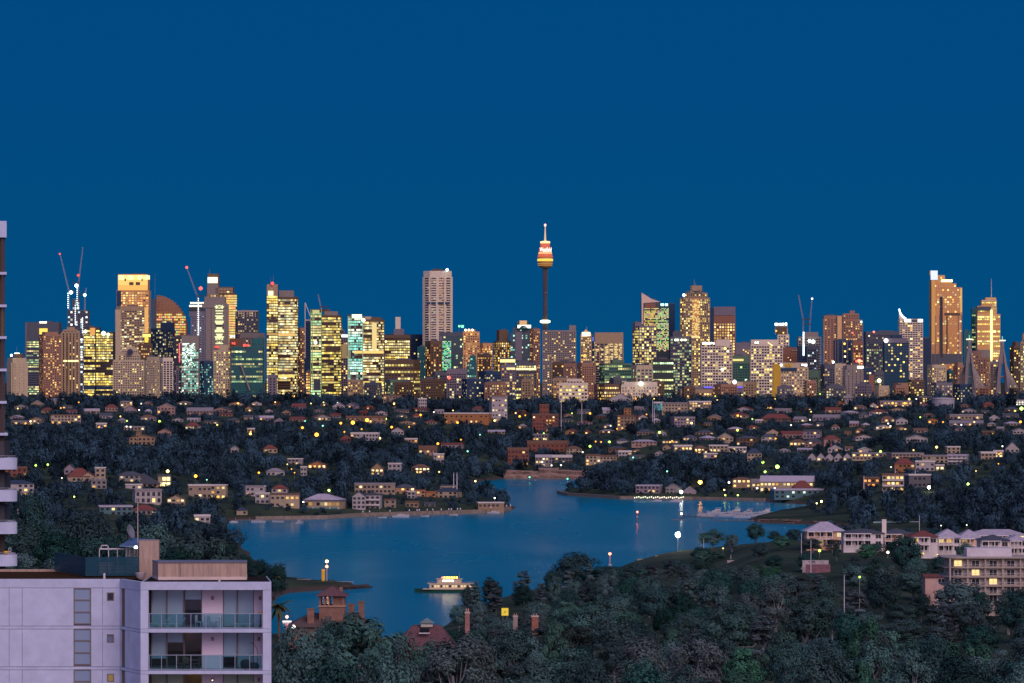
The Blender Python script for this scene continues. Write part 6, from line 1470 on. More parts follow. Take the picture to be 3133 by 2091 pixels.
# --- balcony furniture
def furn(name, label, cat, px, floor, dep, grp=None):
    return thing(name, label, cat, (OX + bx(px), OY + dep, OZ + bz(FL[floor][1]) + .006), 0, grp)
WM = paint((.58, .56, .56), rough=.5, name='white_metal')
def table(px, fl, dep, label, w=1.1, h=.72, mat=WM):
    t_ = furn('table', label, 'table', px, fl, dep)
    MB().box(0, 0, h, w, .7, .04).build('tabletop', mat, t_)
    for a in (-1, 1):
        for b in (-1, 1): MB().box(a * (w / 2 - .06), b * .28, h / 2 - .01, .05, .05, h - .02).build('leg', mat, t_)
def chair(px, fl, dep, label, mat=WM, rz=0):
    t_ = furn('chair', label, 'chair', px, fl, dep); t_.rotation_euler.z = rz
    MB().box(0, 0, .44, .46, .46, .05).build('seat', mat, t_); MB().box(0, .22, .72, .46, .04, .45).build('backrest', mat, t_)
    for a in (-1, 1):
        for b in (-1, 1): MB().box(a * .2, b * .2, .21, .04, .04, .42).build('leg', mat, t_)
def lounger(px, fl, dep, label, rz=0):
    t_ = furn('sun_lounger', label, 'sun lounger', px, fl, dep); t_.rotation_euler.z = rz
    MB().box(0, 0, .32, 1.3, .55, .06).build('bed', WM, t_)
    o = MB().box(0, 0, 0, .6, .55, .05).build('backrest', WM, t_, (.78, 0, .52)); o.rotation_euler.y = -.8
    for a in (-1, 1):
        m = MB()
        m.tube([(a * .35 - .25, -.25, 0), (a * .35 + .2, -.25, .3)], .025, 4); m.tube([(a * .35 + .25, -.25, 0), (a * .35 - .2, -.25, .3)], .025, 4)
        m.build('cross_leg', WM, t_)
table(648, 0, 1.2, 'white dining table on the upper balcony'); chair(606, 0, 1.0, 'white chair by the door end of the upper table', rz=1.3); chair(634, 0, .75, 'white chair at the upper table, backrest to the rail', rz=3.0); chair(666, 0, 1.3, 'white chair at the far end of the upper table', rz=-1.4)
lounger(474, 0, 1.0, 'folding lounger at the corner of the upper balcony'); lounger(524, 0, .9, 'folding lounger nearer the door of the upper balcony'); lounger(742, 0, .9, 'low lounger on the blind side of the upper balcony')
st = furn('plant_stand', 'thin dark stand with an orange pot on the upper balcony', 'stand', 797, 0, .5)
MB().tube([(-.12, 0, 0), (0, 0, .5), (0, 0, 1.05)], [.05, .07, .05], 6).build('stem', FAC['dark'], st); MB().box(.05, 0, .35, .25, .12, .5).build('dark_body', FAC['dark'], st); MB().lathe([(.1, 1.05), (.2, 1.2), (.18, 1.22), (.02, 1.2)], n=12).build('pot', paint((.75, .36, .03), name='orange_pot'), st)
table(580, 1, 1.3, 'low dining table on the lower balcony', 1.3, .7, FAC['brown'])
for k, (q, rz) in enumerate(((548, 1.2), (566, 3.1), (598, -1.2))): chair(q, 1, 1.0, ('dark chair beside the glazed door of the lower balcony', 'dark chair with its back to the lower rail', 'dark chair at the far end of the lower table')[k], FAC['brown'], rz)
eg = furn('egg_chair', 'round dark wicker chair on the lower balcony', 'chair', 749, 1, .9)
MB().lathe([(.05, .05), (.30, .12), (.40, .38), (.36, .62), (.20, .74), (.12, .74), (.3, .6), (.33, .38), (.2, .2), (.02, .18)], n=16).build('shell', FAC['dark'], eg, smooth=True); MB().lathe([(.18, 0), (.18, .05), (.05, .06)], n=12).build('base', FAC['dark'], eg)
al = furn('arc_lamp', 'bent arc floor lamp on the lower balcony', 'lamp', 786, 1, .9)
MB().tube([(0, 0, 0), (0, 0, 1.25), (-.06, 0, 1.55), (-.22, 0, 1.85), (-.42, 0, 2.0), (-.55, 0, 1.98)], .025, 5).build('stem', FAC['dark'], al); MB().lathe([(.16, 0), (.16, .04), (.03, .05)], n=12).build('base', FAC['dark'], al)
bb = furn('beanbag', 'dark rounded stool next to the arc lamp', 'stool', 776, 1, .8); MB().lathe([(.2, 0), (.33, .12), (.36, .34), (.22, .52), (.02, .55)], n=14).build('cushion', FAC['dark'], bb, smooth=True); MB().lathe([(.2, -.005), (.21, .03), (.02, .04)], n=14).build('base', FAC['slate'], bb)
pl = furn('pedestal', 'white square pedestal at the end of the lower balcony', 'pedestal', 794, 1, .9); MB().box(0, 0, .45, .22, .22, .88).build('column', WM, pl); MB().box(0, 0, .92, .28, .28, .05).build('cap', WM, pl)

# ------------------------------------------------------------------ the tower block with curved balconies at the picture's edge
d = 407.0
tb = thing('tower_block', 'tall block cut by the edge, with white slabs above and curved white balconies below', 'tower block', (X(-60, d), d, 30))
tx = lambda px: X(px, d) - tb.location.x
tz = lambda py: Z(py, d) - 30
MB().prism([(tx(-300), .4), (tx(13.5), .4), (tx(-50), 14), (tx(-300), 14)], 0, tz(700)).build('wall', paint((.055, .042, .032), rough=.8, var=.3, name='dark_wall'), tb)
MB().prism([(tx(-300), -.2), (tx(21), -.2), (tx(-45), 14), (tx(-300), 14)], tz(727), tz(677)).build('roof_block', WHT, tb)
for y in (837, 936.5, 1033.5, 1132.5, 1231.5, 1329): MB().prism([(tx(-300), -.3), (tx(21.5 if y < 1300 else 25), -.3), (tx(-45), 13.9), (tx(-300), 13.9)], tz(y + 4), tz(y - 4)).build('floor_slab', WHT, tb)
for k in range(6):
    y0 = (731, 841, 940, 1037, 1136, 1235)[k]; y1 = (833, 932, 1029, 1128, 1227, 1325)[k]
    w_ = MB().span(tx(3), tx(10), .32, .40, tz(y1), tz(y0)).build('window', GLS['brown'] if k != 2 else glassy((.10, .075, .02), .3), tb)
    for q in (1, 11): MB().span(tx(q), tx(q + 1.3), .2, .39, tz(y1), tz(y0)).build('mullion', paint((.14, .10, .08), name='frame'), tb)
for k, (y0, y1) in enumerate(((1401, 1436), (1499, 1533.5), (1597.5, 1632.5), (1696, 1731))):
    q_ = 1.0; X1 = tx(55)
    pl_ = [(tx(-200), -1.6)] + [(X1 - q_ + q_ * math.sin(u_), -1.6 + q_ - q_ * math.cos(u_)) for u_ in [math.pi / 2 * i / 7 for i in range(8)]] + [(tx(20), 4), (tx(-200), 4)]
    b_ = MB().prism(pl_, tz(y1), tz(y0)).build('balcony', WHT, tb)
    MB().span(tx(-100), tx(53), -1.5, -1.46, tz(y0 - 7) - .02, tz(y0 - 7) + .02).build('rail', FAC['steel'], b_)
    for q in range(5): MB().span(tx(10 + q * 10), tx(10.8 + q * 10), -1.5, -1.46, tz(y0), tz(y0 - 7)).build('rail_post', FAC['steel'], b_)
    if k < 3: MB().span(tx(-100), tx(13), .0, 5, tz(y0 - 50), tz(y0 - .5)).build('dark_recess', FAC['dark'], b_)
pm = [MB().lathe([(.03, 0), (.22, .05), (.26, .3), (.03, .34)], n=8) for _ in range(1)][0]
o = pm.build('flower_pot', paint((.7, .42, .02), name='yellow_pot'), None, (X(22, d), d - .9, 30 + tz(1696)), smooth=True); tag(o, 'yellow pot on the lowest curved balcony', 'pot')
st = thing('step_ladder', 'white folding chair leaning upright on the lowest curved balcony', 'chair', (X(34, d), d - 1.0, 30 + tz(1696)))
for q in (-.1, .1): MB().box(q, 0, .32, .04, .04, .64).build('upright', WM, st)
MB().box(0, 0, .62, .2, .04, .05).build('top_rail', WM, st); MB().box(0, 0, .3, .2, .04, .05).build('seat', WM, st)
st.name = 'folding_chair'

# ------------------------------------------------------------------ brick tower house, shingled roofs and chimneys among the trees
BRK = paint((.22, .125, .09), rough=.9, var=.3, scale=1.2, name='brick'); SHG = paint((.13, .065, .07), rough=.9, var=.35, scale=2.5, name='shingle')
d = 740.0; g = thing('brick_house', 'old brick house with an open belvedere tower and pointed roof', 'house', (X(1016, d), d, ground(1016, d)), 0)
GX_, GZ_ = g.location.x, g.location.z
qx = lambda px, dd=d: X(px, dd) - GX_
qz = lambda py, dd=d: Z(py, dd) - GZ_
MB().span(qx(978), qx(1056), -2.2, 2.2, -2, qz(1852)).build('tower_wall', BRK, g)
for a, b in ((978, 984), (993, 998), (1006, 1011), (1019, 1024), (1046, 1056)): MB().span(qx(a), qx(b), -2.2, 2.2, qz(1852), qz(1824)).build('belvedere_pier', BRK, g)
MB().span(qx(1024), qx(1046), -2.0, 2.2, qz(1852), qz(1824)).build('belvedere_wall', BRK, g)
MB().span(qx(974), qx(1060), -2.5, 2.5, qz(1824), qz(1820)).build('cornice', paint((.30, .2, .15), name='timber'), g)
MB().span(qx(975), qx(1059), -2.4, 2.4, qz(1855), qz(1851)).build('string_course', paint((.42, .26, .18), name='stone'), g)
m = MB(); m.loft([[(qx(967), -2.9, qz(1822)), (qx(1067), -2.9, qz(1822)), (qx(1067), 2.9, qz(1822)), (qx(967), 2.9, qz(1822))], [(qx(1000), -.9, qz(1803)), (qx(1030), -.9, qz(1803)), (qx(1030), .9, qz(1803)), (qx(1000), .9, qz(1803))], [(qx(1014), -.2, qz(1795)), (qx(1020), -.2, qz(1795)), (qx(1020), .2, qz(1795)), (qx(1014), .2, qz(1795))]])
m.build('tower_roof', SHG, g); MB().tube([(qx(1017), 0, qz(1796)), (qx(1017), 0, qz(1772))], [.12, .03], 5).build('finial', FAC['dark'], g)
MB().span(qx(1038), qx(1048), .5, 1.5, qz(1812), qz(1797)).build('chimney', BRK, g)
m = MB(); m.loft([[(qx(880), -5, qz(1915)), (qx(1130), -5, qz(1915)), (qx(1130), 9, qz(1915)), (qx(880), 9, qz(1915))], [(qx(945), 1, qz(1879)), (qx(1090), 1, qz(1879)), (qx(1090), 3, qz(1879)), (qx(945), 3, qz(1879))]]); m.build('main_roof', paint((.10, .07, .06), rough=.9, var=.3, name='slate_roof'), g)
MB().span(qx(885), qx(1125), -4.4, 8.4, -3, qz(1915)).build('main_wall', BRK, g)
for a, b, c, f_ in ((943, 963, 1862, 1912), (1095, 1112, 1846, 1885), (1064, 1082, 1854, 1885)):
    MB().span(qx(a), qx(b), -3.2 if a < 1000 else 3, -2.0 if a < 1000 else 4.2, qz(f_) - 1, qz(c)).build('chimney', BRK, g); MB().span(qx(a - 1.5), qx(b + 1.5), -3.3 if a < 1000 else 2.9, -1.9 if a < 1000 else 4.3, qz(c), qz(c - 3)).build('chimney_cap', BRK, g)
PROTECT.append((968, 1066, 1790, 1872, d)); PROTECT.append((943, 964, 1858, 1905, d)); BLOCK.append((X(1016, d), d, 9))
d = 700.0; g = thing('shingled_house', 'house with plum shingled roof and little louvred cupola', 'house', (X(1300, d), d, ground(1300, d)))
GX_, GZ_ = g.location.x, g.location.z
qx = lambda px, dd=700.0: X(px, dd) - GX_
qz = lambda py, dd=700.0: Z(py, dd) - GZ_
m = MB(); m.loft([[(qx(1200), -5, qz(1985)), (qx(1400), -5, qz(1985)), (qx(1400), 7, qz(1985)), (qx(1200), 7, qz(1985))], [(qx(1262), 0, qz(1914)), (qx(1348), 0, qz(1914)), (qx(1348), 2, qz(1914)), (qx(1262), 2, qz(1914))]]); m.build('roof', SHG, g)
MB().span(qx(1210), qx(1390), -4.4, 6.4, -3, qz(1985)).build('wall', BRK, g)
MB().span(qx(1288), qx(1324), -.8, 1.2, qz(1918), qz(1906)).build('cupola', paint((.42, .42, .36), name='timber'), g)
m = MB(); m.loft([[(qx(1283), -1.1, qz(1906)), (qx(1329), -1.1, qz(1906)), (qx(1329), 1.5, qz(1906)), (qx(1283), 1.5, qz(1906))], [(qx(1304), .1, qz(1892)), (qx(1308), .1, qz(1892)), (qx(1308), .4, qz(1892)), (qx(1304), .4, qz(1892))]]); m.build('cupola_roof', paint((.14, .20, .20), name='copper'), g)
MB().span(qx(1285), qx(1314), -2.9, -2.6, qz(1933), qz(1919)).build('dormer_window', GLS['dark'], g); MB().span(qx(1283), qx(1316), -3.0, -2.5, qz(1936), qz(1933)).build('dormer_sill', WM, g)
PROTECT.append((1240, 1350, 1890, 1955, 700.0)); BLOCK.append((X(1300, 700), 701, 7))
for px, y0, y1, dd, lab, col in ((1430, 1877, 1912, 690, 'red and cream banded chimney rising from the trees', (.30, .15, .13)), (1637, 1888, 1940, 1130, 'tall red brick chimney with two pots beside the green cypress-like tree', (.28, .12, .085)), (1577, 1888, 1915, 1140, 'short pale chimney beside the tall red one', (.30, .24, .22))):
    c_ = thing('chimney', lab, 'chimney', (X(px, dd), dd, Z(y1, dd))); w_ = (14 if px != 1637 else 20) * dd / F / 2
    MB().span(-w_, w_, -.5, .5, min(-1, ground(px, dd) - Z(y1, dd)), Z(y0, dd) - Z(y1, dd)).build('stack', paint(col, rough=.9, var=.3, scale=1.5, name='brick'), c_)
    MB().span(-w_ * 1.15, w_ * 1.15, -.58, .58, Z(y0, dd) - Z(y1, dd), Z(y0 - 4, dd) - Z(y1, dd)).build('cap', paint((.5, .42, .36), name='stone'), c_)
    for s_ in (-.45, .45): MB().lathe([(.14, Z(y0 - 4, dd) - Z(y1, dd)), (.11, Z(y0 - 4, dd) - Z(y1, dd) + .55)], w_ * s_, 0, 8).build('pot', paint((.42, .25, .18), name='clay'), c_)
    PROTECT.append((px - 10, px + 10, y0, y0 + 26, dd))
# the palm beside the white building
d = 700.0; pz = ground(852, d); pm = thing('palm_tree', 'ragged palm beside the white balcony building', 'tree', (X(852, d), d, pz)); hp = Z(1855, d) - pz
MB().tube([(0, 0, -1), (.2, 0, hp * .5), (0, 0, hp)], [.3, .24, .2], 7).build('trunk', BARK if 'BARK' in globals() else FAC['brown'], pm)
m = MB(); rr = random.Random(2)
for k in range(26):
    a = k * 2.4; up = rr.uniform(-.5, .9); L_ = rr.uniform(1.6, 2.3)
    pts = [np.array((math.cos(a) * L_ * s, math.sin(a) * L_ * s, hp + up * L_ * s - 1.5 * s * s * (1 - up * .5))) for s in (0, .3, .6, .85, 1)]
    for i in range(4):
        sd = np.array((-math.sin(a), math.cos(a), 0)) * (.22, .34, .3, .16)[i]; s2 = np.array((-math.sin(a), math.cos(a), 0)) * (.34, .3, .16, .02)[i]
        m.quad(tuple(pts[i] - sd - (0, 0, .12)), tuple(pts[i] + (0, 0, 0)), tuple(pts[i + 1]), tuple(pts[i + 1] - s2 - (0, 0, .12))); m.quad(tuple(pts[i]), tuple(pts[i] + sd - (0, 0, .12)), tuple(pts[i + 1] + s2 - (0, 0, .12)), tuple(pts[i + 1]))
m.build('crown', paint((.05, .07, .035), name='palm_leaf'), pm)
PROTECT.append((838, 872, 1845, 1900, d))

# ------------------------------------------------------------------ trees
LEAF = {
    'gum': leaf_material('gum_leaves', (0.044, 0.098, 0.092)), 'dark': leaf_material('dark_leaves', (0.020, 0.060, 0.058)),
    'olive': leaf_material('olive_leaves', (0.052, 0.080, 0.078)), 'green': leaf_material('green_leaves', (0.036, 0.108, 0.076)),
    'grey': leaf_material('grey_leaves', (0.066, 0.105, 0.112)),
}
BARK = paint((.055, .07, .08), rough=.9, var=.35, scale=2.0, name='bark')
PALE_BARK = paint((.19, .20, .22), rough=.85, var=.35, scale=1.5, name='pale_bark')

def quads_mesh(name, V, attr, mat):
    """V: (n, 4, 3) leaf corners"""
    n = len(V)
    me = bpy.data.meshes.new(name)
    me.vertices.add(n * 4); me.vertices.foreach_set('co', V.reshape(-1).astype(np.float32))
    me.loops.add(n * 4); me.loops.foreach_set('vertex_index', np.arange(n * 4, dtype=np.int32))
    me.polygons.add(n); me.polygons.foreach_set('loop_start', np.arange(0, n * 4, 4, dtype=np.int32))
    try: me.polygons.foreach_set('loop_total', np.full(n, 4, np.int32))
    except Exception: pass
    a = me.attributes.new('leaf', 'FLOAT', 'FACE'); a.data.foreach_set('value', attr.astype(np.float32))
    me.materials.append(mat); me.update(); me.validate()
    return me

def clumps(rg, shape, n):
    """clump centres in a crown of unit radius whose foot is at 0 and top at 1 (z)"""
    out = []
    while len(out) < n:
        v = rg.normal(size=3); v /= np.linalg.norm(v)
        if shape == 'round':
            if v[2] < -.8: continue
            r = rg.uniform(.35, 1) ** .6
            p = np.array((v[0] * r * .8, v[1] * r * .8, .53 + .41 * v[2] * r)); s = rg.uniform(.20, .36)
        elif shape == 'spread':
            r = rg.uniform(.25, 1) ** .6
            p = np.array((v[0] * r * .86, v[1] * r * .86, .58 + .34 * v[2] * r)); s = rg.uniform(.17, .30)
        elif shape == 'tall':
            z = rg.uniform(.12, .97); w = (1 - z) ** .55 * .85 + .1
            a = rg.uniform(0, 6.28); p = np.array((math.cos(a) * w * rg.uniform(.2, .8), math.sin(a) * w * rg.uniform(.2, .8), z)); s = rg.uniform(.16, .28)
        elif shape == 'cone':
            k = rg.integers(0, 11); z = .10 + k * .08; w = (1.02 - z) * 1.0
            a = rg.uniform(0, 6.28); rr_ = rg.uniform(.25, 1); p = np.array((math.cos(a) * w * rr_, math.sin(a) * w * rr_, z + .03 * rr_)); s = .14
        out.append((p, s))
    return out

def leaf_quads(rg, cl, R, H, nl, ls, flat=.72, ow=.8):
    Vs, As = [], []
    for p, s in cl:
        c = p * (R, R, H)
        n = nl
        dr = rg.normal(size=(n, 3)); dr /= np.linalg.norm(dr, axis=1, keepdims=True)
        rad = (rg.uniform(.25, 1, (n, 1)) ** .45) * s * R
        pos = c + dr * rad * (1, 1, flat)
        out = pos - np.array((0, 0, .45 * H)); out /= np.linalg.norm(out, axis=1, keepdims=True) + 1e-9
        nrm = dr * .9 + out * ow + rg.normal(size=(n, 3)) * .26 + (0, 0, .25); nrm /= np.linalg.norm(nrm, axis=1, keepdims=True)
        u = np.cross(nrm, rg.normal(size=(n, 3))); u /= np.linalg.norm(u, axis=1, keepdims=True) + 1e-9
        w = np.cross(nrm, u)
        sz = ls * rg.uniform(.55, 1.4, (n, 1))
        a, b = u * sz * .5, w * sz * .34
        Vs.append(np.stack([pos - a - b * .3, pos - b, pos + a + b * .2, pos + b], 1))
        As.append(np.clip(rg.normal(.5, .16, n) + rg.uniform(-.22, .22), 0, 1))
    return np.concatenate(Vs), np.concatenate(As)

def limbs(rg, cl, R, H, r0, pale, nb, bare=False):
    m = MB()
    top = .62 * H
    tr = [(0, 0, -2.0)] + [(rg.uniform(-.05, .05) * R * k, rg.uniform(-.05, .05) * R * k, top * k / 4) for k in range(1, 5)]
    m.tube(tr, [r0 * 1.25, r0, r0 * .85, r0 * .7, r0 * .5], 6)
    idx = rg.permutation(len(cl))[:nb]
    for i in idx:
        p, s = cl[i]; e = p * (R, R, H)
        k = rg.integers(1, 4); a = np.array(tr[k]); q = .25 * k
        mid = a * .45 + e * .55 + rg.normal(size=3) * (.05 * R) - (0, 0, .06 * H)
        m.tube([a, mid, e], [r0 * .5, r0 * .3, r0 * .12], 4)
        if bare:
            for _ in range(5):
                e2 = e + rg.normal(size=3) * (.2 * R, .2 * R, .10 * H); m.tube([mid * .4 + e * .6, e2], [r0 * .16, r0 * .05], 3)
    return m.mesh('trunk', PALE_BARK if pale else BARK)

PROTO = {}
def proto(key, shape, leaf, R, H, nc, nl, ls, r0, pale, nb, n=3):
    PROTO[key] = []
    for k in range(n):
        rg = np.random.default_rng(hash_key(key) + k)
        cl = clumps(rg, shape, nc)
        V, A = leaf_quads(rg, cl, R, H, nl, ls)
        PROTO[key].append((quads_mesh('crown', V, A, LEAF[leaf]), limbs(rg, cl, R, H, r0, pale, nb), R, H))
def hash_key(k): return sum(ord(c) * (i + 3) for i, c in enumerate(k)) % 9999
# near trees
proto('gum', 'round', 'gum', 6.0, 14, 44, 150, .50, .38, True, 14, 4)
proto('spreading gum', 'spread', 'gum', 7.5, 15, 46, 150, .52, .42, True, 18, 3)
proto('fig', 'round', 'dark', 6.5, 13, 50, 150, .50, .5, False, 8, 3)
proto('brown gum', 'round', 'olive', 5.6, 14, 42, 140, .46, .34, True, 14, 3)
proto('she-oak', 'tall', 'grey', 3.6, 15, 34, 130, .44, .26, False, 8, 3)
proto('green tree', 'round', 'green', 4.8, 11, 36, 150, .48, .3, False, 6, 3)
proto('pine', 'cone', 'olive', 4.6, 19, 100, 70, .48, .34, False, 10, 1)
# trees across the water
proto('far gum', 'round', 'gum', 6.0, 13, 18, 44, 1.15, .35, True, 5, 3)
proto('far fig', 'round', 'dark', 6.8, 13, 20, 44, 1.15, .4, False, 4, 3)
proto('far green', 'round', 'green', 5.2, 11, 16, 44, 1.05, .3, False, 4, 2)
KN = {'gum': 'grey-green gum tree', 'spreading gum': 'wide gum tree with pale limbs', 'fig': 'dark dense fig tree', 'brown gum': 'brownish thin gum tree', 'she-oak': 'narrow grey she-oak',
      'green tree': 'fresh green round tree', 'pine': 'tall tiered pine', 'far gum': 'grey-green gum tree', 'far fig': 'dark fig tree', 'far green': 'green leafy tree'}
TREES = []
def plant(kind, px, d, h=None, w=None, zone='', label=None, sink=0):
    TREES.append(dict(kind=kind, px=px, d=d, h=h, w=w, zone=zone, label=label))
def blocked(px, d, w, h, soft=.45, z=None):
    """would a tree hide one of the things that must stay in view?"""
    if z is None: z = ground(px, d)
    x0, x1 = px - w * F / d / 2, px + w * F / d / 2
    yt, yb = PY(z + h, d), PY(z, d)
    P_ = PROT
    if ((d < P_[:, 4]) & (x0 < P_[:, 1] - 3) & (x1 > P_[:, 0] + 3) & (yt < P_[:, 2] + (P_[:, 3] - P_[:, 2]) * (1 - soft)) & (yb > P_[:, 2])).any(): return True
    x = X(px, d)
    return bool(((x - BLK[:, 0]) ** 2 + (d - BLK[:, 1]) ** 2 < (BLK[:, 2] + w * .15) ** 2).any())
PROT, BLK = np.array(PROTECT), np.array(BLOCK)

# hero trees, read off the photograph: (kind, px, top, distance, width in photograph pixels)
for kind, px, py, d, wpx, lab in (
        ('spreading gum', 1130, 1838, 650, 370, 'big gum with bare pale forking limbs in front of the brick tower house'),
        ('gum', 960, 1930, 600, 250, 'grey-green gum beside the white building, below the brick tower house'),
        ('gum', 890, 1985, 540, 220, 'shaggy gum touching the white balcony building'),
        ('fig', 1030, 1985, 575, 260, 'dark fig in the hollow under the forking gum'),
        ('gum', 1200, 1965, 560, 230, 'pale leafed gum below the forking gum'),
        ('brown gum', 1390, 1945, 640, 270, 'brownish gum beside the plum shingled roof'),
        ('fig', 1300, 1975, 690, 190, 'dark tree between the shingled roof and the forking gum'),
        ('gum', 915, 1888, 690, 190, 'gum hiding the eaves of the brick tower house'), ('fig', 1078, 1872, 700, 150, 'dark tree at the foot of the belvedere'), ('fig', 1000, 1884, 690, 130, 'small dark tree under the belvedere wall'),
        ('brown gum', 1450, 1925, 660, 190, 'dusty gum under the banded chimney'), ('gum', 1540, 1925, 760, 200, 'pale grey gum left of the tall red chimney'), ('gum', 1225, 1945, 640, 150, 'low gum at the bottom edge below the shingled roof'), ('fig', 1378, 1938, 650, 140, 'dark low tree below the shingled roof'),
        ('gum', 1300, 1948, 650, 150, 'leafy gum in front of the plum shingled roof'), ('fig', 1446, 1902, 670, 130, 'dark tree wrapped round the banded chimney'), ('fig', 1600, 1912, 1060, 130, 'dark tree before the pair of chimneys'), ('gum', 2930, 1758, 1200, 200, 'broad dark gum hiding the lower storeys of the curved flats'), ('gum', 3085, 1790, 1180, 130, 'gum at the far end of the curved flats'), ('fig', 2700, 1740, 1270, 130, 'dark tree beside the plum-roofed hall'),
        ('she-oak', 1500, 1765, 1750, 90, 'dark she-oak at the water behind the ferry'), ('she-oak', 1455, 1778, 1720, 85, 'first she-oak of the waterside row'),
        ('she-oak', 1600, 1745, 1780, 100, 'broad she-oak in the waterside row beneath the red reflection'),
        ('fig', 1762, 1682, 1850, 175, 'great dark domed fig against the water'), ('fig', 1850, 1728, 1820, 140, 'lower fig leaning against the great domed fig'),
        ('fig', 1960, 1724, 1700, 90, 'round fig below the red channel light'), ('fig', 2060, 1706, 1720, 80, 'dark tree in front of the orange wall'),
        ('gum', 2180, 1617, 1900, 95, 'twin-topped lone tree on the headland beside the starry lamp'), ('fig', 2312, 1597, 1880, 68, 'lone round tree on the grassy knoll'),
        ('fig', 2368, 1622, 1880, 50, 'smaller lone tree beside the knoll tree'), ('fig', 2428, 1616, 1870, 58, 'round tree just before the verandah houses'),
        ('fig', 2772, 1628, 1440, 118, 'tall dark tree standing before the verandah houses'), ('gum', 2950, 1652, 1450, 62, 'round bush tree before the twin lavender gables'),
        ('green tree', 2650, 1655, 1520, 66, 'light feathery tree in front of the cream verandah house'), ('gum', 2560, 1658, 1540, 26, 'small palm-like tree before the first verandah house'),
        ('pine', 2100, 1735, 1330, 120, 'tall tiered pine standing out of the wood'),
        ('green tree', 1690, 1880, 900, 110, 'dense dark green cypress-like tree beside the brick chimneys'), ('green tree', 2050, 1905, 930, 70, 'bright green lamp-lit tree in the wood'),
        ('brown gum', 2130, 1925, 780, 220, 'big round brownish gum in the lower wood'), ('brown gum', 1970, 1945, 760, 200, 'brownish bare-twigged tree in the lower wood'),
        ('spreading gum', 2250, 1830, 1000, 230, 'wide brownish gum with pale forked limbs in mid wood'),
        ('gum', 2420, 1960, 760, 130, 'leafy gum with dusty crown at the bottom edge'), ('green tree', 2640, 2010, 740, 110, 'yellow-green pointed tree at the bottom edge'),
        ('gum', 2680, 1935, 800, 170, 'tall rounded gum behind the yellow-green tree'), ('gum', 2790, 1975, 760, 170, 'large rounded gum crowned with fine leaves at the bottom edge'),
        ('gum', 3010, 1990, 760, 180, 'broad gum at the lower corner of the wood'),
        ('fig', 790, 1706, 1960, 100, 'dark tree on the spit behind the white building'), ('fig', 845, 1714, 1950, 80, 'shorter dark tree on the spit beside the yellow sign'),
        ('spreading gum', 600, 1590, 930, 290, 'great gum with bare white branches behind the concrete stair box'), ('gum', 480, 1572, 1000, 200, 'tall gum behind the roof mast'),
        ('gum', 400, 1590, 960, 170, 'brownish gum beside the satellite dish'), ('fig', 250, 1545, 1050, 230, 'large dark tree above the louvred screen'),
        ('gum', 120, 1600, 950, 230, 'pale-branched gum beside the curved balconies'), ('gum', 665, 1625, 940, 130, 'end gum of the hill wood, against the water'),
        ('fig', 330, 1640, 880, 160, 'dark tree behind the rooftop machines'), ('gum', 180, 1680, 840, 180, 'twiggy gum low behind the flat roof'), ('fig', 540, 1660, 860, 190, 'shadowy tree under the great white-branched gum'),
        ('fig', 90, 1500, 1250, 170, 'dark tree just past the curved balconies'), ('gum', 60, 1680, 900, 150, 'drooping gum behind the lowest curved balcony')):
    h = max(5, Z(py, d) - ground(px, d)); w = wpx * d / F
    plant(kind, px, d, h, w, '', lab)

# the wood in front, in loose rows
def rows(d0, d1, dd, pxs, zone, kinds, hr, wr, gap=.72):
    d = d0
    while d < d1:
        px = pxs[0] + rnd.uniform(0, 80)
        while px < pxs[1]:
            dj = d + rnd.uniform(-.45, .45) * dd
            h, w = rnd.uniform(*hr), rnd.uniform(*wr)
            for _ in range(4):
                if not blocked(px, dj, w, h): break
                h *= .78; w *= .92
            if h > 4 and poly_sd(np.array([X(px, dj)]), np.array([dj]))[0] > 6 and not blocked(px, dj, w, h):
                near = any(abs(t_['px'] - px) < 45 and abs(t_['d'] - dj) < 40 for t_ in TREES)
                if not near: plant(rnd.choice(kinds), px, dj, h, w, zone)
            px += w * F / d * gap * rnd.uniform(.8, 1.25)
        d += dd * (d / d0) ** .5

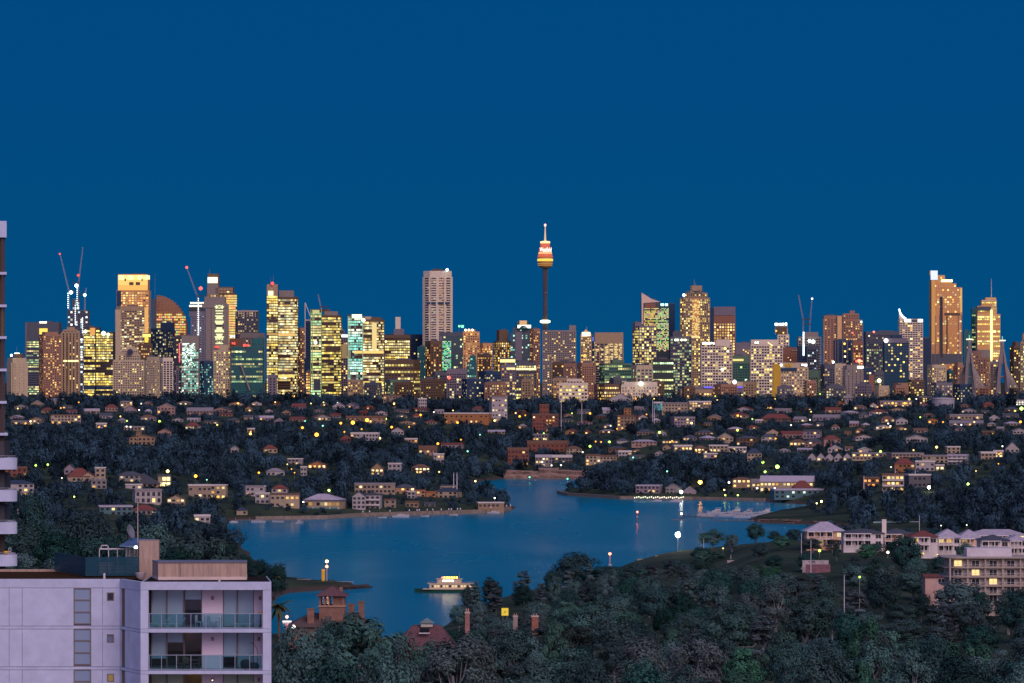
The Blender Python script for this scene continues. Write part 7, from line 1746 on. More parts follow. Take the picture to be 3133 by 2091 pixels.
# ------------------------------------------------------------------ lamps
LC = {'O': ((1, .38, .03), 'amber'), 'Y': ((1, .70, .20), 'yellow'), 'G': ((.55, 1, .12), 'lime green'), 'W': ((1, .97, .85), 'white'), 'C': ((.30, 1, .72), 'mint green')}
LAMPS = {
 'A': '318,710,G,2 425,703,G,2 550,822,W,1 1490,762,Y,3 1738,805,O,3 660,988,G,1 1418,320,G,2 1128,315,G,1 1070,275,Y,1 2225,430,Y,2 2228,412,O,1 1255,162,W,1 2115,160,O,2 2218,222,Y,1 540,200,O,1 228,342,O,1 270,320,W,1 2300,775,O,2 1838,838,C,1 1930,350,Y,1 1160,368,W,1 1125,365,W,1 158,205,Y,1 1040,60,Y,1 700,150,O,1 1236,218,W,1 880,370,O,1',
 'B': '342,95,O,2 450,112,O,2 180,148,Y,1 498,160,Y,1 1020,120,O,1 1237,162,Y,2 1240,95,Y,1 997,308,O,3 1028,318,Y,1 870,330,O,3 763,335,O,2 1162,297,G,2 422,375,O,2 548,437,O,3 603,358,C,1 446,318,C,1 795,412,O,1 948,388,O,1 1108,470,Y,2 1215,370,O,2 1370,368,O,1 1625,517,O,2 1472,262,O,2 1760,222,Y,1 1800,330,O,2 1860,290,W,1 1903,280,W,1 2125,275,O,3 2130,312,Y,2 2050,300,O,1 1998,437,C,1 1830,482,O,1 1890,585,C,1 1637,768,Y,1 1958,850,Y,1 658,932,G,2 430,1035,W,1 325,742,O,1 352,775,O,1 35,775,O,2 288,700,Y,1 2130,1000,W,1 610,150,Y,1 735,155,W,1 1420,66,Y,1 1590,236,W,1',
 'C': '145,275,O,2 195,265,O,1 492,145,O,1 470,190,O,1 610,247,G,1 770,248,O,2 1175,115,O,2 1385,80,Y,1 1340,118,Y,1 1272,257,O,1 1387,417,G,2 942,502,G,2 770,540,G,2 1010,385,O,1 953,358,W,1 1672,335,Y,2 1815,165,O,2 2083,268,O,2 2212,298,G,1 2080,397,G,2 1500,493,O,1 1153,640,C,1 345,680,W,1 428,710,W,1 512,708,W,1 705,592,W,1 1455,763,C,1 2305,682,G,2 1748,860,O,3 1580,945,W,3 1963,928,Y,1 1972,975,G,1 2083,975,G,1 2005,862,W,1 2255,912,W,1 1883,95,G,1 2122,82,G,1 1900,128,Y,1 1640,95,Y,1 360,425,G,1 360,475,Y,1 820,498,O,1 868,502,O,1 1760,560,O,1 1715,580,O,1',
 'D': '12,682,G,2 140,722,G,3 32,768,G,2 1057,587,G,2 1028,615,Y,1 1445,635,G,1 1555,548,Y,2 1410,282,G,1 430,305,W,1 1125,338,W,1 1145,360,W,1 262,352,W,1 125,472,O,1 440,233,Y,1 1165,157,O,2 1272,158,O,2 1312,122,Y,2 1375,120,W,1 890,82,Y,1 520,75,G,1 1745,118,Y,1 1852,92,G,1 2310,205,G,3 2250,225,G,1 2300,323,O,2 1612,325,O,1 1890,325,Y,1 1775,350,W,1 1488,905,W,3 1835,875,G,2 172,955,W,3 532,1030,Y,2 490,1047,Y,1 2140,540,W,1 2110,610,O,1 1150,725,W,1 117,913,W,1 1350,575,Y,1 2185,68,O,1 1030,190,O,1 300,35,Y,1 120,120,Y,1 2105,695,O,1 1905,760,Y,1 78,1462,Y,1 298,1463,Y,2 515,1468,G,2 932,1476,Y,1 1122,1482,W,2 1435,1494,Y,1 1565,1507,Y,1 1823,1240,W,1 1595,1245,W,1',
}
POLE = paint((.32, .30, .30), rough=.5, metal=.5, name='pole')
lamps = []
for r, s in LAMPS.items():
    for q in s.split():
        x, y, c, b = q.split(','); lamps.append((hx(r, float(x)), hy(r, float(y)), c, int(b)))
lamps += [(hx('C', 1952), hy('C', 1447), 'Y', 1), (hx('C', 2145), hy('C', 1458), 'Y', 2), (2630, 1766, 'G', 1), (898, 1918, 'W', 1)]
lamps.sort()
nl_ = {}
for px, py, c, b in lamps:
    if py < 1640:
        d = hit(px, py + 14); d = min(d, 5200)
    elif py < 1720: d = 1560 if px > 2450 else 1800
    elif py > 1880: d = 700
    else: d = 1200
    g_ = ground(px, d); zl = Z(py, d)
    if zl - g_ < 3 and py < 1640:
        for dd in (0.99, .98, .97, .96, .95, .94):
            if Z(py, d * dd) - ground(px, d * dd) > 4: d *= dd; break
        g_ = ground(px, d); zl = Z(py, d)
    g_ = min(g_, zl - 3)
    col, cn = LC[c]; nl_[c] = nl_.get(c, 0) + 1
    place = 'on the headland' if 1640 < py < 1720 else ('in the near trees' if py > 1720 else ('by the shore' if py > 1480 else 'on the far slope'))
    e = thing('street_lamp', f'{cn} street lamp {place}, {ordw(nl_[c])} {cn} one from the left', 'street lamp', (X(px, d), d, g_), 0, 'street lamps')
    k = min(1.0, max(.5, d / 4200)); r_ = (.65, 1.0, 1.5)[b - 1] * k * (1.25 if d > 3500 else 1)
    h_ = zl - g_
    MB().tube([(0, 0, -.5), (0, 0, h_ - r_ * .5)], [.12, .07], 5).build('pole', POLE, e)
    m = MB(); m.lathe([(r_ * .35, -r_ * .9), (r_ * .9, -r_ * .4), (r_, 0), (r_ * .9, r_ * .4), (r_ * .35, r_ * .9)], n=8)
    m.build('lamp_head', emit(col, (2.4, 3.4, 6)[b - 1] * (4 if 1470 < py < 1545 else 1), True, 'lamp'), e, (0, -.2, h_), smooth=True)
    PROTECT.append((px - 4, px + 4, py - 4, py + 5, d))

def mast_light(px, py, pyb, d, label, r_, col, g):
    e = thing('street_lamp', label, 'street lamp', (X(px, d), d, Z(pyb, d)), 0, 'street lamps'); h_ = Z(py, d) - Z(pyb, d)
    MB().tube([(0, 0, -2), (0, 0, h_)], [.13, .09], 6).build('pole', POLE, e)
    MB().box(0, -.4, h_ + .1, .5, 1.2, .16).build('arm', POLE, e)
    m = MB(); m.lathe([(r_ * .35, -r_), (r_, -r_ * .45), (r_, r_ * .45), (r_ * .35, r_)], n=12); m.build('lamp_head', emit(col, g, True, 'lamp'), e, (0, -.8, h_), smooth=True)
    PROTECT.append((px - 14, px + 14, py - 14, pyb - 8, d))
mast_light(hx('C', 1550), hy('C', 1325), hy('C', 1450), 1900, 'blazing white lamp on a mast above the orange wall, brightest of all', 1.0, (1, .95, .85), 90)

# poles without lamps: (px, top, foot, distance)
for px, y0, y1, d, lab in ((2452, 1635, 1720, 1500, 'bare white pole nearest the first verandah house'), (2481, 1655, 1756, 1420, 'tall white pole in front of the first verandah house'), (2583, 1762, 1812, 1180, 'short white pole rising out of the wood'),
                       (2868, 1780, 1800, 1250, 'stub of a white pole below the curved flats'), (2153, 1650, 1685, 1870, 'thin white pole beside the twin-topped headland tree'), (2236, 1700, 1728, 1700, 'thin pole on the grassy headland'), (2813, 1580, 1622, 1760, 'wireless mast behind the verandah houses'),
                       (1543, 1245, 1308, 4850, 'pale flag pole beside the grey office block'), (1717, 1215, 1350, 4700, 'tall pale mast beside the brick battlemented block'), (1780, 1235, 1300, 4800, 'tall pale mast above the dark trees'), (1997, 1225, 1310, 4700, 'first of two tall masts by the tan flats'), (2002, 1250, 1312, 4690, 'second of two tall masts by the tan flats'),
                       (1388, 1450, 1490, 3350, 'thin flag pole on the point'), (1398, 1450, 1492, 3340, 'flag pole with stay on the point'), (2643, 1460, 1505, 3250, 'bare mast before the brown brick house'), (2739, 1440, 1520, 3200, 'bare mast before the rounded villa'), (2800, 1440, 1500, 3200, 'bare mast before the dark modern house')):
    e = thing('pole', lab, 'pole', (X(px, d), d, Z(y1, d)), 0, 'poles'); h_ = Z(y0, d) - Z(y1, d); r_ = .14 if d < 2500 else .42
    MB().tube([(0, 0, min(-1, ground(px, d) - Z(y1, d))), (0, 0, h_)], [r_, r_ * .7], 6).build('shaft', paint((.58, .55, .58), name='white_metal'), e)
    MB().lathe([(r_ * 1.4, h_), (r_ * 1.4, h_ + r_ * 2), (.02, h_ + r_ * 2.2)], n=6).build('cap', POLE, e)
    PROTECT.append((px - 3, px + 3, y0, y1, d))

# ------------------------------------------------------------------ boats
HULL = paint((.40, .40, .44), rough=.35, var=.05, spec=.5, name='gelcoat'); DECKM = paint((.45, .42, .42), name='deck'); TINT = glassy((.01, .012, .02), .1, name='tinted')
def boat(px, py, L_, label, rz=0.0, style='cruiser', hull=None):
    d = EYE * F / (py - HY)
    e = thing('motor_boat' if style != 'dinghy' else 'dinghy', label, 'boat', (X(px, d), d, 0), rz, 'boats at the moorings')
    B = L_ * .30; Hh = L_ * .11
    st = [(-.5, .82, 1.0), (-.25, 1.0, 1.0), (.1, .98, 1.08), (.32, .68, 1.22), (.46, .28, 1.38), (.5, .03, 1.45)]
    rings = [[(x * L_, -w_ * B / 2, h_ * Hh), (x * L_, -w_ * B / 2 * .8, .0), (x * L_, 0, -Hh * .5), (x * L_, w_ * B / 2 * .8, .0), (x * L_, w_ * B / 2, h_ * Hh)] for x, w_, h_ in st]
    MB().loft(rings).build('hull', hull or HULL, e)
    if style == 'dinghy': return e
    def cab(x0, x1, w_, z0, z1, ins, mat, name):
        m = MB(); hw = w_ * B / 2
        m.loft([[(x0 * L_, -hw, z0), (x1 * L_, -hw, z0), (x1 * L_, hw, z0), (x0 * L_, hw, z0)], [(x0 * L_ + ins * .3, -hw * .85, z1), (x1 * L_ - ins, -hw * .85, z1), (x1 * L_ - ins, hw * .85, z1), (x0 * L_ + ins * .3, hw * .85, z1)]])
        return m.build(name, mat, e)
    cab(-.2, .28, .78, Hh * 1.0, Hh * 1.75, L_ * .10, HULL, 'cabin')
    cab(-.17, .22, .80, Hh * 1.28, Hh * 1.62, L_ * .055, TINT, 'cabin_window')
    if style == 'flybridge':
        cab(-.22, .12, .72, Hh * 1.76, Hh * 2.5, L_ * .06, HULL, 'bridge'); cab(-.19, .115, .735, Hh * 2.0, Hh * 2.32, L_ * .05, TINT, 'bridge_window'); cab(-.26, .06, .75, Hh * 2.95, Hh * 3.05, .1, HULL, 'hardtop')
        for s in (-1, 1):
            for x in (-.24, .02): MB().tube([(x * L_, s * B * .28, Hh * 2.4), (x * L_, s * B * .28, Hh * 3.0)], .06, 4).build('stanchion', POLE, e)
    MB().tube([(.3 * L_, -B * .25, Hh * 1.2), (.3 * L_, -B * .25, Hh * 1.6), (.49 * L_, 0, Hh * 1.85), (.3 * L_, B * .25, Hh * 1.6), (.3 * L_, B * .25, Hh * 1.2)], .05, 4).build('bow_rail', POLE, e)
    return e
boat(918, 1602, 9.5, 'white cabin cruiser lying off the boathouse', 1.15, 'flybridge'); boat(790, 1599, 10, 'white runabout moored near the jetty end', 3.1); boat(850, 1598, 8, 'low white boat at the jetty by the villa', 3.0, 'dinghy')
boat(1226, 1583, 12, 'long white motor boat at the moorings under the stone terrace', .1); boat(1300, 1581, 6, 'small white dinghy beside the long motor boat', .1, 'dinghy'); boat(1388, 1577, 6, 'grey dinghy off the slate shed', .1, 'dinghy', DECKM)
boat(1510, 1571, 9, 'white launch at the tip of the point', .1); boat(712, 1600, 7, 'small white launch under the terraced house', .3); boat(1170, 1585, 6, 'skiff beside the white balconied house', .1, 'dinghy')
for k, (px, py, L_, st, rz, lab) in enumerate(((2190, 1582, 13, 'cruiser', 3.15, 'sharp-bowed motor boat at the open end of the marina'), (2222, 1574, 14, 'flybridge', 3.2, 'flybridge cruiser second from the open end of the marina'), (2255, 1580, 13, 'cruiser', 3.1, 'low cruiser in the middle of the marina'), (2283, 1572, 13, 'flybridge', 3.2, 'flybridge cruiser behind the low one at the marina'),
                                  (2300, 1584, 12, 'cruiser', 3.1, 'white cruiser in front of the navy awnings'), (2320, 1574, 13, 'flybridge', 3.15, 'tall cruiser with navy awning'), (2345, 1580, 12, 'cruiser', 3.1, 'cruiser near the wooded islet end of the marina'), (2375, 1572, 12, 'flybridge', 3.2, 'cruiser hidden against the bank of the marina'),
                                  (2098, 1536, 10, 'cruiser', .2, 'white boat drawn up below the bright pontoon lamp'), (2040, 1535, 8, 'cruiser', .2, 'small cruiser at the rowing club pontoon'))):
    boat(px - 30, py, L_, lab, rz, st)
# navy awnings over some of the boats
for k, (px, py) in enumerate(((2210, 1563), (2262, 1566), (2312, 1560))):
    d = EYE * F / (1585 - HY); a = thing('boat_awning', ('navy canvas awning over the first boats of the marina', 'navy canvas awning in the middle of the marina', 'navy canvas awning nearest the marina bank')[k], 'awning', (X(px, d), d + 9 + k, 0))
    zt = Z(py, d + 9); MB().prism([(-3.4, -1.6), (3.4, -1.6), (3.4, 1.6), (-3.4, 1.6)], zt - .35, zt).build('canvas', paint((.02, .04, .10), name='canvas'), a)
    for s in (-3, 3): MB().box(s, 0, zt / 2 - .4, .12, .12, zt).build('pole', POLE, a)
# pontoons and jetties
def jetty(px0, py0, px1, py1, label, w=3.0, top=.9, name='jetty', mat=None, piles=True):
    d0, d1 = EYE * F / (py0 - HY), EYE * F / (py1 - HY)
    a, b = np.array((X(px0, d0), d0)), np.array((X(px1, d1), d1)); L_ = np.linalg.norm(b - a); an = math.atan2(*(b - a)[::-1]); c_ = (a + b) / 2
    e = thing(name, label, name.split('_')[-1], (c_[0], c_[1], 0), an)
    MB().box(0, 0, top - .2, L_, w, .4).build('deck', mat or paint((.16, .14, .14), name='timber'), e)
    n = max(2, int(L_ / 9))
    if piles:
        for k in range(n + 1): MB().box(-L_ / 2 + L_ * k / n, -w / 2 - .15, top * .5, .4, .3, top * 2 + 1.6).build('pile', paint((.20, .17, .16), name='timber'), e)
    return e
jetty(1560, 1487, 1628, 1488, 'low dark jetty reaching into the far channel', 4); jetty(2185, 1594, 2345, 1596, 'long dark pontoon holding the marina boats', 3, .6, 'pontoon'); jetty(2080, 1580, 2190, 1586, 'thin walkway leading to the marina boats', 1.6, .7); jetty(2055, 1592, 2100, 1592, 'short floating platform off the marina', 3, .5, 'pontoon', piles=False)
pj = jetty(1940, 1531, 2095, 1532, 'rowing club pontoon edged with small lamps', 5, 1.1, 'pontoon')
L_ = (2095 - 1940) / F * 3500
for k in range(24):
    MB().box(-L_ / 2 + L_ * (k + .5) / 24, -2.2, 2.0 + .4 * (k % 3), .5, .4, .9).build('deck_light', emit((.80, 1, .62) if k < 9 else (1, .95, .65), 3.0), pj)
jetty(720, 1596, 935, 1595, 'dark timber jetty before the villa and boathouse', 2.5, 1.2); jetty(2660, 1612, 2790, 1612, 'ferry wharf deck behind the verandah houses', 6, 1.2, 'wharf')
# the covered wharf behind the verandah houses
d = EYE * F / (1618 - HY); e = thing('wharf_shelter', 'teal lit wharf shelter behind the slate roofed verandah house', 'shelter', (X(hx('D', 1220), d), d, 1.3))
W2 = (1450 - 985) / HS / F * d / 2
MB().span(-W2, W2, -2.5, 2.5, 3.0, 3.35).build('roof', paint((.30, .42, .46), name='metal_roof'), e)
for k in range(9): MB().box(-W2 + .4 + k * (W2 * 2 - .8) / 8, -2.2, 1.5, .25, .25, 3).build('post', paint((.5, .55, .55), name='white_metal'), e)
MB().span(-W2 + .5, W2 - .5, -2.3, -2.1, 2.5, 2.8).build('lit_strip', emit((.45, .85, .82), .4), e)
PROTECT.append((hx('D', 985), hx('D', 1450), hy('D', 1235), hy('D', 1275), d))
# mooring piles with white caps along the point
for k, (x, y) in enumerate(((1200, 1100), (1372, 1100), (1440, 1095), (1460, 1102), (1530, 1102), (1580, 1098), (1655, 1095), (1722, 1095), (1745, 1098), (1800, 1095), (1825, 1098), (2095, 1088), (2195, 1088), (2235, 1085), (2270, 1082), (960, 1100), (1018, 1105))):
    px = hx('B', x); py = float(np.interp(px, [1100, 1300, 1480, 1560], [1584, 1578, 1573, 1564])); d = EYE * F / (py - HY)
    e = thing('mooring_pile', f'timber mooring pile with white cap along the point, {ordw(k + 1) if k < 15 else ("one before the gabled house" if k == 15 else "one before the stacked balconies")}' + (' from the long motor boat' if k < 15 else ''), 'pile', (X(px, d), d, 0), 0, 'mooring piles')
    MB().lathe([(.35, -2), (.35, 3.6)], n=7).build('shaft', paint((.16, .13, .12), name='timber'), e); MB().lathe([(.42, 3.6), (.42, 4.4), (.05, 4.8)], n=7).build('cap', paint((.75, .72, .75), name='white_cap'), e)
# sea walls and the sandstone cliff
def seawall(pts, h, label, name='sea_wall', mat=None, rough=.0, dpth=2.5, cat='wall'):
    P_ = [sea(*p) for p in pts]
    e = thing(name, label, cat, (P_[0][0], P_[0][1], 0)); rr = random.Random(len(pts) * 31 + int(h * 7))
    mt = mat or paint((.24, .19, .15), rough=.95, var=.4, scale=.5, name='stone')
    for k in range(len(P_) - 1):
        (x0, y0), (x1, y1) = P_[k], P_[k + 1]; L_ = math.hypot(x1 - x0, y1 - y0); n = max(1, int(L_ / 9)); an = math.atan2(y1 - y0, x1 - x0)
        for q in range(n):
            hh = h * (1 + rr.uniform(-rough, rough)); t_ = (q + .5) / n
            m = MB()
            if rough < .05: m.box(0, 0, hh / 2 - 1, L_ / n * .992, dpth, hh + 2)
            else:
                w_ = L_ / n * .75; rg = [[(sx * w_ + rr.uniform(-1, 1), sy * dpth * f_ + rr.uniform(-.8, .8), z_ + rr.uniform(-.4, .4)) for sx, sy in ((-1, -1), (-.3, -1.2), (.4, -1.1), (1, -1), (1, 1), (-1, 1))] for z_, f_ in ((-2, 1.1), (hh * .3, 1.15), (hh * .55, .8), (hh * .85, .9), (hh, .5))]
                m.loft(rg)
            m.build('stone_block' if rough < .05 else 'rock', mt, e, (x0 + (x1 - x0) * t_ - P_[0][0], y0 + (y1 - y0) * t_ - P_[0][1] + dpth * .5, 0), an)
seawall([(780, 1592.5), (900, 1590.5), (1000, 1588.5), (1100, 1581.5), (1300, 1575.5), (1480, 1570.5), (1560, 1561.5)], 2.6, 'long stone sea wall round the point with the boathouse')
seawall([(1708, 1510.5), (1740, 1517.5), (1900, 1527.5), (2120, 1529.5), (2340, 1534.5)], 2.4, 'low stone sea wall along the rowing club shore')
seawall([(1548, 1465), (1620, 1465), (1700, 1465.5), (1780, 1466)], 9, 'rough sandstone cliff under the red brick flats', 'sandstone_cliff', paint((.26, .17, .13), rough=.95, var=.5, scale=.35, name='sandstone'), .3, 5, 'cliff')
seawall([(2335, 1600), (2480, 1604), (2600, 1611)], 1.8, 'low brown rocky bank of the inlet', 'rocky_bank', paint((.20, .13, .10), rough=.95, var=.5, scale=.4, name='rock'), .35, 3, 'bank')
seawall([(1108, 1799), (1050, 1803), (950, 1807), (870, 1813)], 1.3, 'dark rocky edge of the spit', 'rocky_edge', paint((.06, .045, .04), rough=.95, var=.5, scale=.4, name='rock'), .4, 2.5, 'rocks')

# ------------------------------------------------------------------ channel marks, signs, ferry
def mark(px, py, pyw, label, col, cn, g=9, r_=.55):
    d = EYE * F / (pyw - HY); h_ = Z(py, d)
    e = thing('channel_mark', label, 'channel mark', (X(px, d), d, 0), 0, 'channel marks')
    MB().tube([(0, 0, -2), (0, 0, h_ * .55)], .42, 8).build('pile', paint((.10, .09, .10), name='timber'), e)
    MB().tube([(0, 0, h_ * .55), (0, 0, h_ - .5)], .3, 8).build('topmark', paint(cn, name='mark_paint'), e)
    MB().lathe([(.75, h_ * .45), (.75, h_ * .52), (.1, h_ * .53)], n=10).build('platform', paint((.5, .5, .52), name='white_metal'), e)
    MB().lathe([(r_ * .5, h_ - .6), (r_, h_ - .3), (r_, h_ + .3), (r_ * .3, h_ + .6)], n=10).build('lantern', emit(col, g, True, 'lamp'), e, smooth=True)
    PROTECT.append((px - 8, px + 8, py - 4, pyw, d))
mark(1950, 1567, 1596, 'red channel light standing in mid water', (1, .16, .08), (.6, .05, .04)); mark(1866, 1695, 1760, 'red channel light just clear of the round figs', (1, .16, .08), (.6, .3, .28), 9, .7)
mark(hx('C', 233), hy('C', 815), 1476, 'green channel light near the far jetty', (.1, 1, .5), (.03, .3, .12), 5); mark(hx('C', 570), hy('C', 830), 1484, 'green channel light near the wooded islet', (.1, 1, .5), (.03, .3, .12), 5)
mark(hx('C', 285), hy('C', 800), 1483, 'thin dark buoy pole in the far channel', (.5, .5, .6), (.05, .05, .06), .4, .3); mark(2090 - 5, 1572, 1588, 'white lantern at the end of the marina walkway', (1, .95, .7), (.5, .5, .5), 8)
d = EYE * F / (1795 - HY)
e = thing('pile_light', 'tall lamp post with amber and red lamps at the end of the spit', 'street lamp', (X(1000, d), d, .6)); h_ = Z(1718, d) - .6
MB().tube([(0, 0, -1), (0, 0, h_)], [.22, .14], 7).build('post', paint((.55, .45, .38), name='white_metal'), e)
m = MB(); m.lathe([(.3, -.5), (.75, 0), (.3, .5)], n=10); m.build('amber_lamp', emit((1, .62, .12), 30, True, 'lamp'), e, (0, -.3, h_)); m.build('red_lamp', emit((1, .2, .08), 14, True, 'lamp'), e, (0, -.3, Z(1734, d) - .6))
MB().box(0, .3, h_ - .2, .3, .8, .15).build('bracket', POLE, e)
e = thing('beacon_column', 'mustard yellow column beside the spit lamp post', 'beacon', (X(989, d), d + 1, .6))
MB().box(0, 0, (Z(1742, d) + Z(1778, d)) / 2 - .6, 1.5, 1.2, Z(1742, d) - Z(1778, d)).build('column', paint((.75, .42, .02), name='yellow_paint'), e); MB().box(0, 0, 1.2, .6, .6, 2.8).build('stem', paint((.5, .4, .3), name='timber'), e)
e = thing('fence', 'pale picket fence round the end of the spit', 'fence', (X(1000, d), d - 2, .8))
for k in range(26): MB().box(X(940 + k * 5.6, d) - X(1000, d), 0, .8, .12, .12, 2.2).build('picket', paint((.5, .46, .46), name='white_timber'), e)
MB().span(X(938, d) - X(1000, d), X(1082, d) - X(1000, d), .1, .18, 1.5, 1.62).build('rail', paint((.5, .46, .46), name='white_timber'), e)
e = thing('wharf_hut', 'low hut with lit side on the spit', 'hut', (X(930, d), d + 3, .8)); MB().box(0, 0, 1.2, 6, 3, 2.4).build('wall', paint((.36, .26, .2), name='timber'), e); MB().box(0, 0, 2.55, 6.8, 3.8, .3).build('roof', paint((.2, .19, .2), name='roof'), e); MB().box(1.6, -1.56, 1.1, 1.6, .1, 1.2).build('window', emit((1, .6, .25), .8), e)
def sign(px, y0, y1, w, d, label, foot):
    e = thing('warning_sign', label, 'sign', (X(px, d), d, Z(foot, d))); u = d / F
    for s in (-.3, .3): MB().box(s * w * u, .08, (Z(y1, d) - Z(foot, d)) / 2 + .2, .12, .12, Z(y1, d) - Z(foot, d) + .6).build('post', POLE, e)
    p = MB().span(-w * u / 2, w * u / 2, -.05, .05, Z(y1, d) - Z(foot, d), Z(y0, d) - Z(foot, d)).build('panel', emit((1, .66, .02), .75, name='backlit_sign'), e)
    # the dark pictogram: a bar with a slanted stroke
    z0, z1 = Z(y1, d) - Z(foot, d), Z(y0, d) - Z(foot, d); m = MB()
    m.tube([(-w * u * .22, -.07, z0 + (z1 - z0) * .3), (w * u * .2, -.07, z0 + (z1 - z0) * .62)], .07, 4); m.tube([(-w * u * .1, -.07, z0 + (z1 - z0) * .65), (w * u * .05, -.07, z0 + (z1 - z0) * .3)], .06, 4)
    m.build('pictogram', FAC['dark'], p)
    PROTECT.append((px - w / 2, px + w / 2, y0, y1, d))
sign(853, 1763, 1782, 20, 2080, 'square yellow lit sign at the root of the spit', 1796); sign(1545, 1861, 1884, 21, 1640, 'square yellow lit sign among the waterside she-oaks', 1900)
e = thing('floodlight', 'red lamp over a white lit strip behind the white building corner', 'lamp', (X(878, 1780), 1780, 0)); MB().tube([(0, 0, -1), (0, 0, Z(1888, 1780))], .2, 6).build('post', POLE, e)
m = MB(); m.lathe([(.3, -.6), (.7, 0), (.3, .6)], n=10); m.build('red_lamp', emit((1, .2, .12), 8, True, 'lamp'), e, (0, 0, Z(1888, 1780))); MB().box(0, 0, Z(1902, 1780), 3.6, .5, .5).build('lit_strip', emit((1, .8, .75), 2.0), e)
PROTECT.append((866, 892, 1880, 1905, 1780))
# the ferry
d = EYE * F / (1813 - HY); u = d / F
f = thing('ferry', 'passenger ferry with dark green hull and lit wheelhouse crossing the bay', 'ferry', (X(1360, d), d, 0))
L0, L1 = (1268 - 1360) * u, (1455 - 1360) * u; B = 8.0
st = [(L0, .04, 1.9), (L0 + 3, .5, 1.7), (L0 + 8, .9, 1.55), (0, 1, 1.45), (L1 - 3, 1, 1.45), (L1, .86, 1.5)]
MB().loft([[(x, -w_ * B / 2, h_), (x, -w_ * B / 2 * .9, .0), (x, -w_ * B / 2 * .5, -1), (x, w_ * B / 2 * .5, -1), (x, w_ * B / 2 * .9, 0), (x, w_ * B / 2, h_)] for x, w_, h_ in st]).build('hull', paint((.012, .06, .035), rough=.35, spec=.5, name='green_hull'), f)
CR = paint((.62, .48, .32), rough=.5, name='cream_paint')
MB().span(L0 + 4, L1 - .6, -B * .5 - .06, B * .5 + .06, 1.55, 1.85).build('rubbing_strake', CR, f)
MB().span(L0 + 7, L1 - 1, -B * .42, B * .42, 1.75, 4.1).build('main_saloon', CR, f)
for k in range(14): MB().span(L0 + 8 + k * 1.36, L0 + 8.9 + k * 1.36, -B * .42 - .05, -B * .42, 2.5, 3.5).build('saloon_window', emit((1, .72, .35), .9) if k % 3 else TINT, f)
MB().span(L0 + 6, L1 - .8, -B * .46, B * .46, 4.1, 4.3).build('upper_deck', CR, f)
for k in range(12): MB().box(L0 + 7 + k * 1.7, -B * .45, 4.8, .07, .07, 1.0).build('rail_post', POLE, f)
MB().span(L0 + 6.5, L1 - 1, -B * .455, -B * .445, 5.25, 5.32).build('rail', POLE, f)
MB().span((1338 - 1360) * u, (1412 - 1360) * u, -B * .32, B * .32, 4.3, 6.2).build('wheelhouse', CR, f)
MB().span((1354 - 1360) * u, (1388 - 1360) * u, -B * .32 - .08, -B * .32, 5.1, 5.9).build('lit_window', emit((1, .98, .9), 3.2), f)
MB().span((1334 - 1360) * u, (1416 - 1360) * u, -B * .36, B * .36, 6.2, 6.4).build('wheelhouse_roof', CR, f)
for k in range(6): MB().box((1360 + k * 7.6 - 1360) * u, -B * .3, 7.0, .75, .5, .75).build('deck_lamp', emit((1, .62, .08), 6), f)
MB().box((1357 - 1360) * u - .6, -B * .3, 7.0, .6, .5, .6).build('port_lamp', emit((1, .15, .1), 5), f)
MB().tube([((1405 - 1360) * u, 0, 6.3), ((1405 - 1360) * u, 0, 9.6)], [.12, .05], 5).build('mast', POLE, f)
MB().lathe([(.9, 6.3), (.8, 8.0), (.2, 8.05)], (1395 - 1360) * u, 0, 10).build('funnel', paint((.02, .08, .05), name='green_hull'), f)
PROTECT.append((1262, 1440, 1755, 1816, d))
# bits among the trees: the orange retaining walls under the starry lamp and the pale wall on the grass
for x0, x1, y0, y1, d, lab, c_ in ((2005, 2090, 1702, 1720, 1880, 'orange sandstone retaining wall lit by the brightest lamp', (.50, .28, .10)), (1950, 2010, 1712, 1722, 1900, 'low end of the orange retaining wall', (.42, .25, .12)), (2225, 2320, 1716, 1727, 1680, 'pale stone wall across the grassy headland', (.40, .36, .34)), (2455, 2535, 1716, 1729, 1480, 'pale stone wall below the bare white poles', (.40, .36, .36)), (2465, 2540, 1729, 1755, 1475, 'plum painted shed wall in a gap of the wood', (.20, .10, .12))):
    e = thing('garden_wall', lab, 'wall', (X((x0 + x1) / 2, d), d, Z(y1, d))); w_ = (x1 - x0) / F * d / 2
    MB().span(-w_, w_, -.3, .3, -3, Z(y0, d) - Z(y1, d)).build('wall', paint(c_, rough=.95, var=.35, scale=1, name='stone'), e); MB().span(-w_ - .1, w_ + .1, -.4, .4, Z(y0, d) - Z(y1, d), Z(y0, d) - Z(y1, d) + .15).build('coping', paint(tuple(v * 1.15 for v in c_), name='stone'), e)
    PROTECT.append((x0, x1, y0, y1, d))

# ------------------------------------------------------------------ planting
PROT, BLK = np.array(PROTECT), np.array(BLOCK)
WOOD = ['gum', 'gum', 'brown gum', 'fig', 'green tree', 'gum', 'spreading gum', 'she-oak', 'fig']
rows(640, 1250, 70, (1420, 3180), 'in the lower wood', WOOD, (8.5, 16), (8, 15), .88)
rows(1150, 1500, 85, (1330, 1500), 'on the slope by the chimneys', ['gum', 'fig'], (10, 14), (9, 13), .8)
rows(1265, 1500, 80, (1500, 3180), 'in the upper wood', WOOD, (10, 14), (9, 13), .85)
rows(1520, 1830, 85, (1370, 2120), 'in the waterside wood', ['she-oak', 'she-oak', 'fig', 'gum'], (11, 15), (7, 12), .8)
rows(570, 700, 60, (860, 1500), 'below the brick tower house', ['gum', 'fig', 'gum', 'brown gum'], (11, 14), (9, 12), .9)
rows(820, 1300, 80, (0, 700), 'in the hill wood', ['gum', 'fig', 'gum', 'fig'], (12, 17), (11, 15), .62)
rows(1300, 1680, 48, (1850, 2880), 'on the headland slope', ['fig', 'gum', 'green tree', 'brown gum'], (6.5, 9.5), (8, 12), .7)
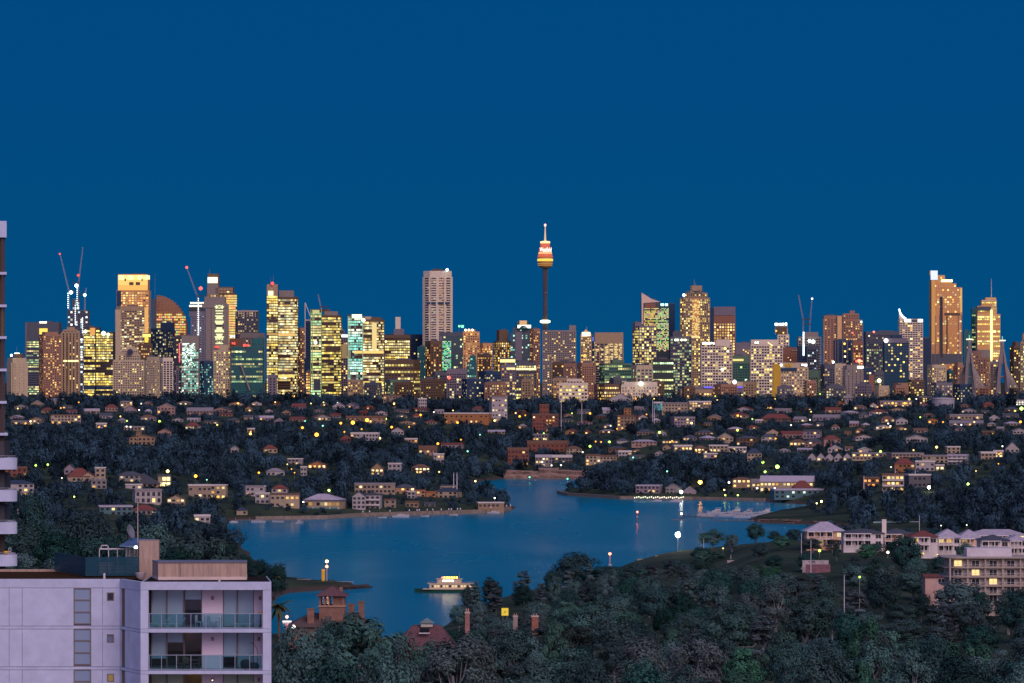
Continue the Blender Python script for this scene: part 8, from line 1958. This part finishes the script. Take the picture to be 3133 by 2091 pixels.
rows(1560, 1770, 50, (1900, 2330), 'under the grassy knoll', ['fig', 'gum', 'green tree'], (5, 8), (7, 11), .75)
rows(1350, 2350, 250, (520, 770), 'on the bank behind the hill wood', ['fig', 'gum'], (8, 12), (9, 13), .8)
# across the water: the largest as trees of their own, the rest one mass
far = []
cand = []
for k in range(12500):
    px = rnd.uniform(-140, 3300); d = 2450 + (5450 - 2450) * rnd.random() ** .85
    cand.append((px, d))
cx_ = np.array([X(p, d) for p, d in cand]); cy_ = np.array([d for p, d in cand])
sd_ = poly_sd(cx_, cy_); hz_ = height(cx_, cy_)
grid = {}
def crowded(x, y, r):
    i, j = int(x // 20), int(y // 20)
    for a in (-1, 0, 1):
        for b in (-1, 0, 1):
            for (qx, qy) in grid.get((i + a, j + b), ()):
                if (qx - x) ** 2 + (qy - y) ** 2 < r * r: return True
    return False
for (px, d), s, z in zip(cand, sd_, hz_):
    if s < 3: continue
    if z < 4.5 and 2250 < px < 2640 and d > 2700: continue
    q_ = rnd.random(); h, w = 7 + 9 * q_ * rnd.uniform(.8, 1.2), 8 + 11 * q_ * rnd.uniform(.7, 1.3)
    if z < 5: h *= .8
    x = X(px, d)
    if crowded(x, d, 8.6): continue
    if blocked(px, d, w, h, .5 if d < 3600 else .6, z):
        h, w = 3.2, 5.0
        if blocked(px, d, w, h, .6, z): continue
    grid.setdefault((int(x // 20), int(d // 20)), []).append((x, d))
    far.append((px, d, h, w))
for k in range(75): far.append((rnd.uniform(20, 3120), rnd.uniform(5060, 5220), rnd.uniform(13, 19), rnd.uniform(15, 26)))
far.sort(key=lambda t_: (not 0 < t_[0] < 3133, -t_[2] * t_[3] / t_[1] ** 2))
n_single = max(0, 296 - len(TREES))
for px, d, h, w in far[:n_single]:
    y_ = PY(ground(px, d), d)
    plant(rnd.choice(('far gum', 'far fig', 'far fig', 'far green')), px, d, h, w, 'on the slope across the bay' if px > 1700 else 'on the shore beyond the hill wood')
TREES.sort(key=lambda t_: t_['px'])
cnt_l = {}
for t_ in TREES:
    key = t_['kind']; pr = PROTO[key]
    cm_, tm_, R_, H_ = pr[rnd.randrange(len(pr))]
    x, y = X(t_['px'], t_['d']), t_['d']
    h = t_['h'] or H_; w = t_['w'] or 2 * R_
    lab = t_['label']
    if not lab:
        k_ = (KN[key], t_['zone']); cnt_l[k_] = cnt_l.get(k_, 0) + 1
        lab = f'{KN[key]} {t_["zone"]}, {ordw(cnt_l[k_])} from the left'
    e = thing('tree', lab, 'tree', (x, y, hz(x, y)), rnd.uniform(0, 6.28), 'trees')
    s = (w / 2 / R_, w / 2 / R_, h / H_)
    link('trunk', tm_, e, scale=s); link('crown', cm_, e, scale=s)
# the mass
rest = far[n_single:]
Vs, As = [], []
base_ = []
for k in range(6):
    rg = np.random.default_rng(70 + k)
    base_.append(leaf_quads(rg, clumps(rg, 'round', 15), 1.0, 1.0, 24, .19, 1.0, 1.3))
for px, d, h, w in rest:
    V, A = base_[rnd.randrange(6)]
    a = rnd.uniform(0, 6.28); ca, sa = math.cos(a), math.sin(a)
    M = np.array([[ca * w / 2, -sa * w / 2, 0], [sa * w / 2, ca * w / 2, 0], [0, 0, h]])
    x = X(px, d)
    Vs.append(V @ M.T + (x, d, hz(x, d) - .8)); As.append(np.clip(A * .5 + .25 + rnd.uniform(-.38, .38), 0, 1))
V = np.concatenate(Vs); A = np.concatenate(As)
wood = link('woodland', quads_mesh('woodland', V, A, leaf_material('woodland_leaves', (0.012, 0.046, 0.060), .8)), kind='stuff')
tag(wood, 'dark tree cover filling the slope between houses across the bay', 'woodland')
print('TREES', len(TREES), 'mass', len(rest), 'quads', len(V))
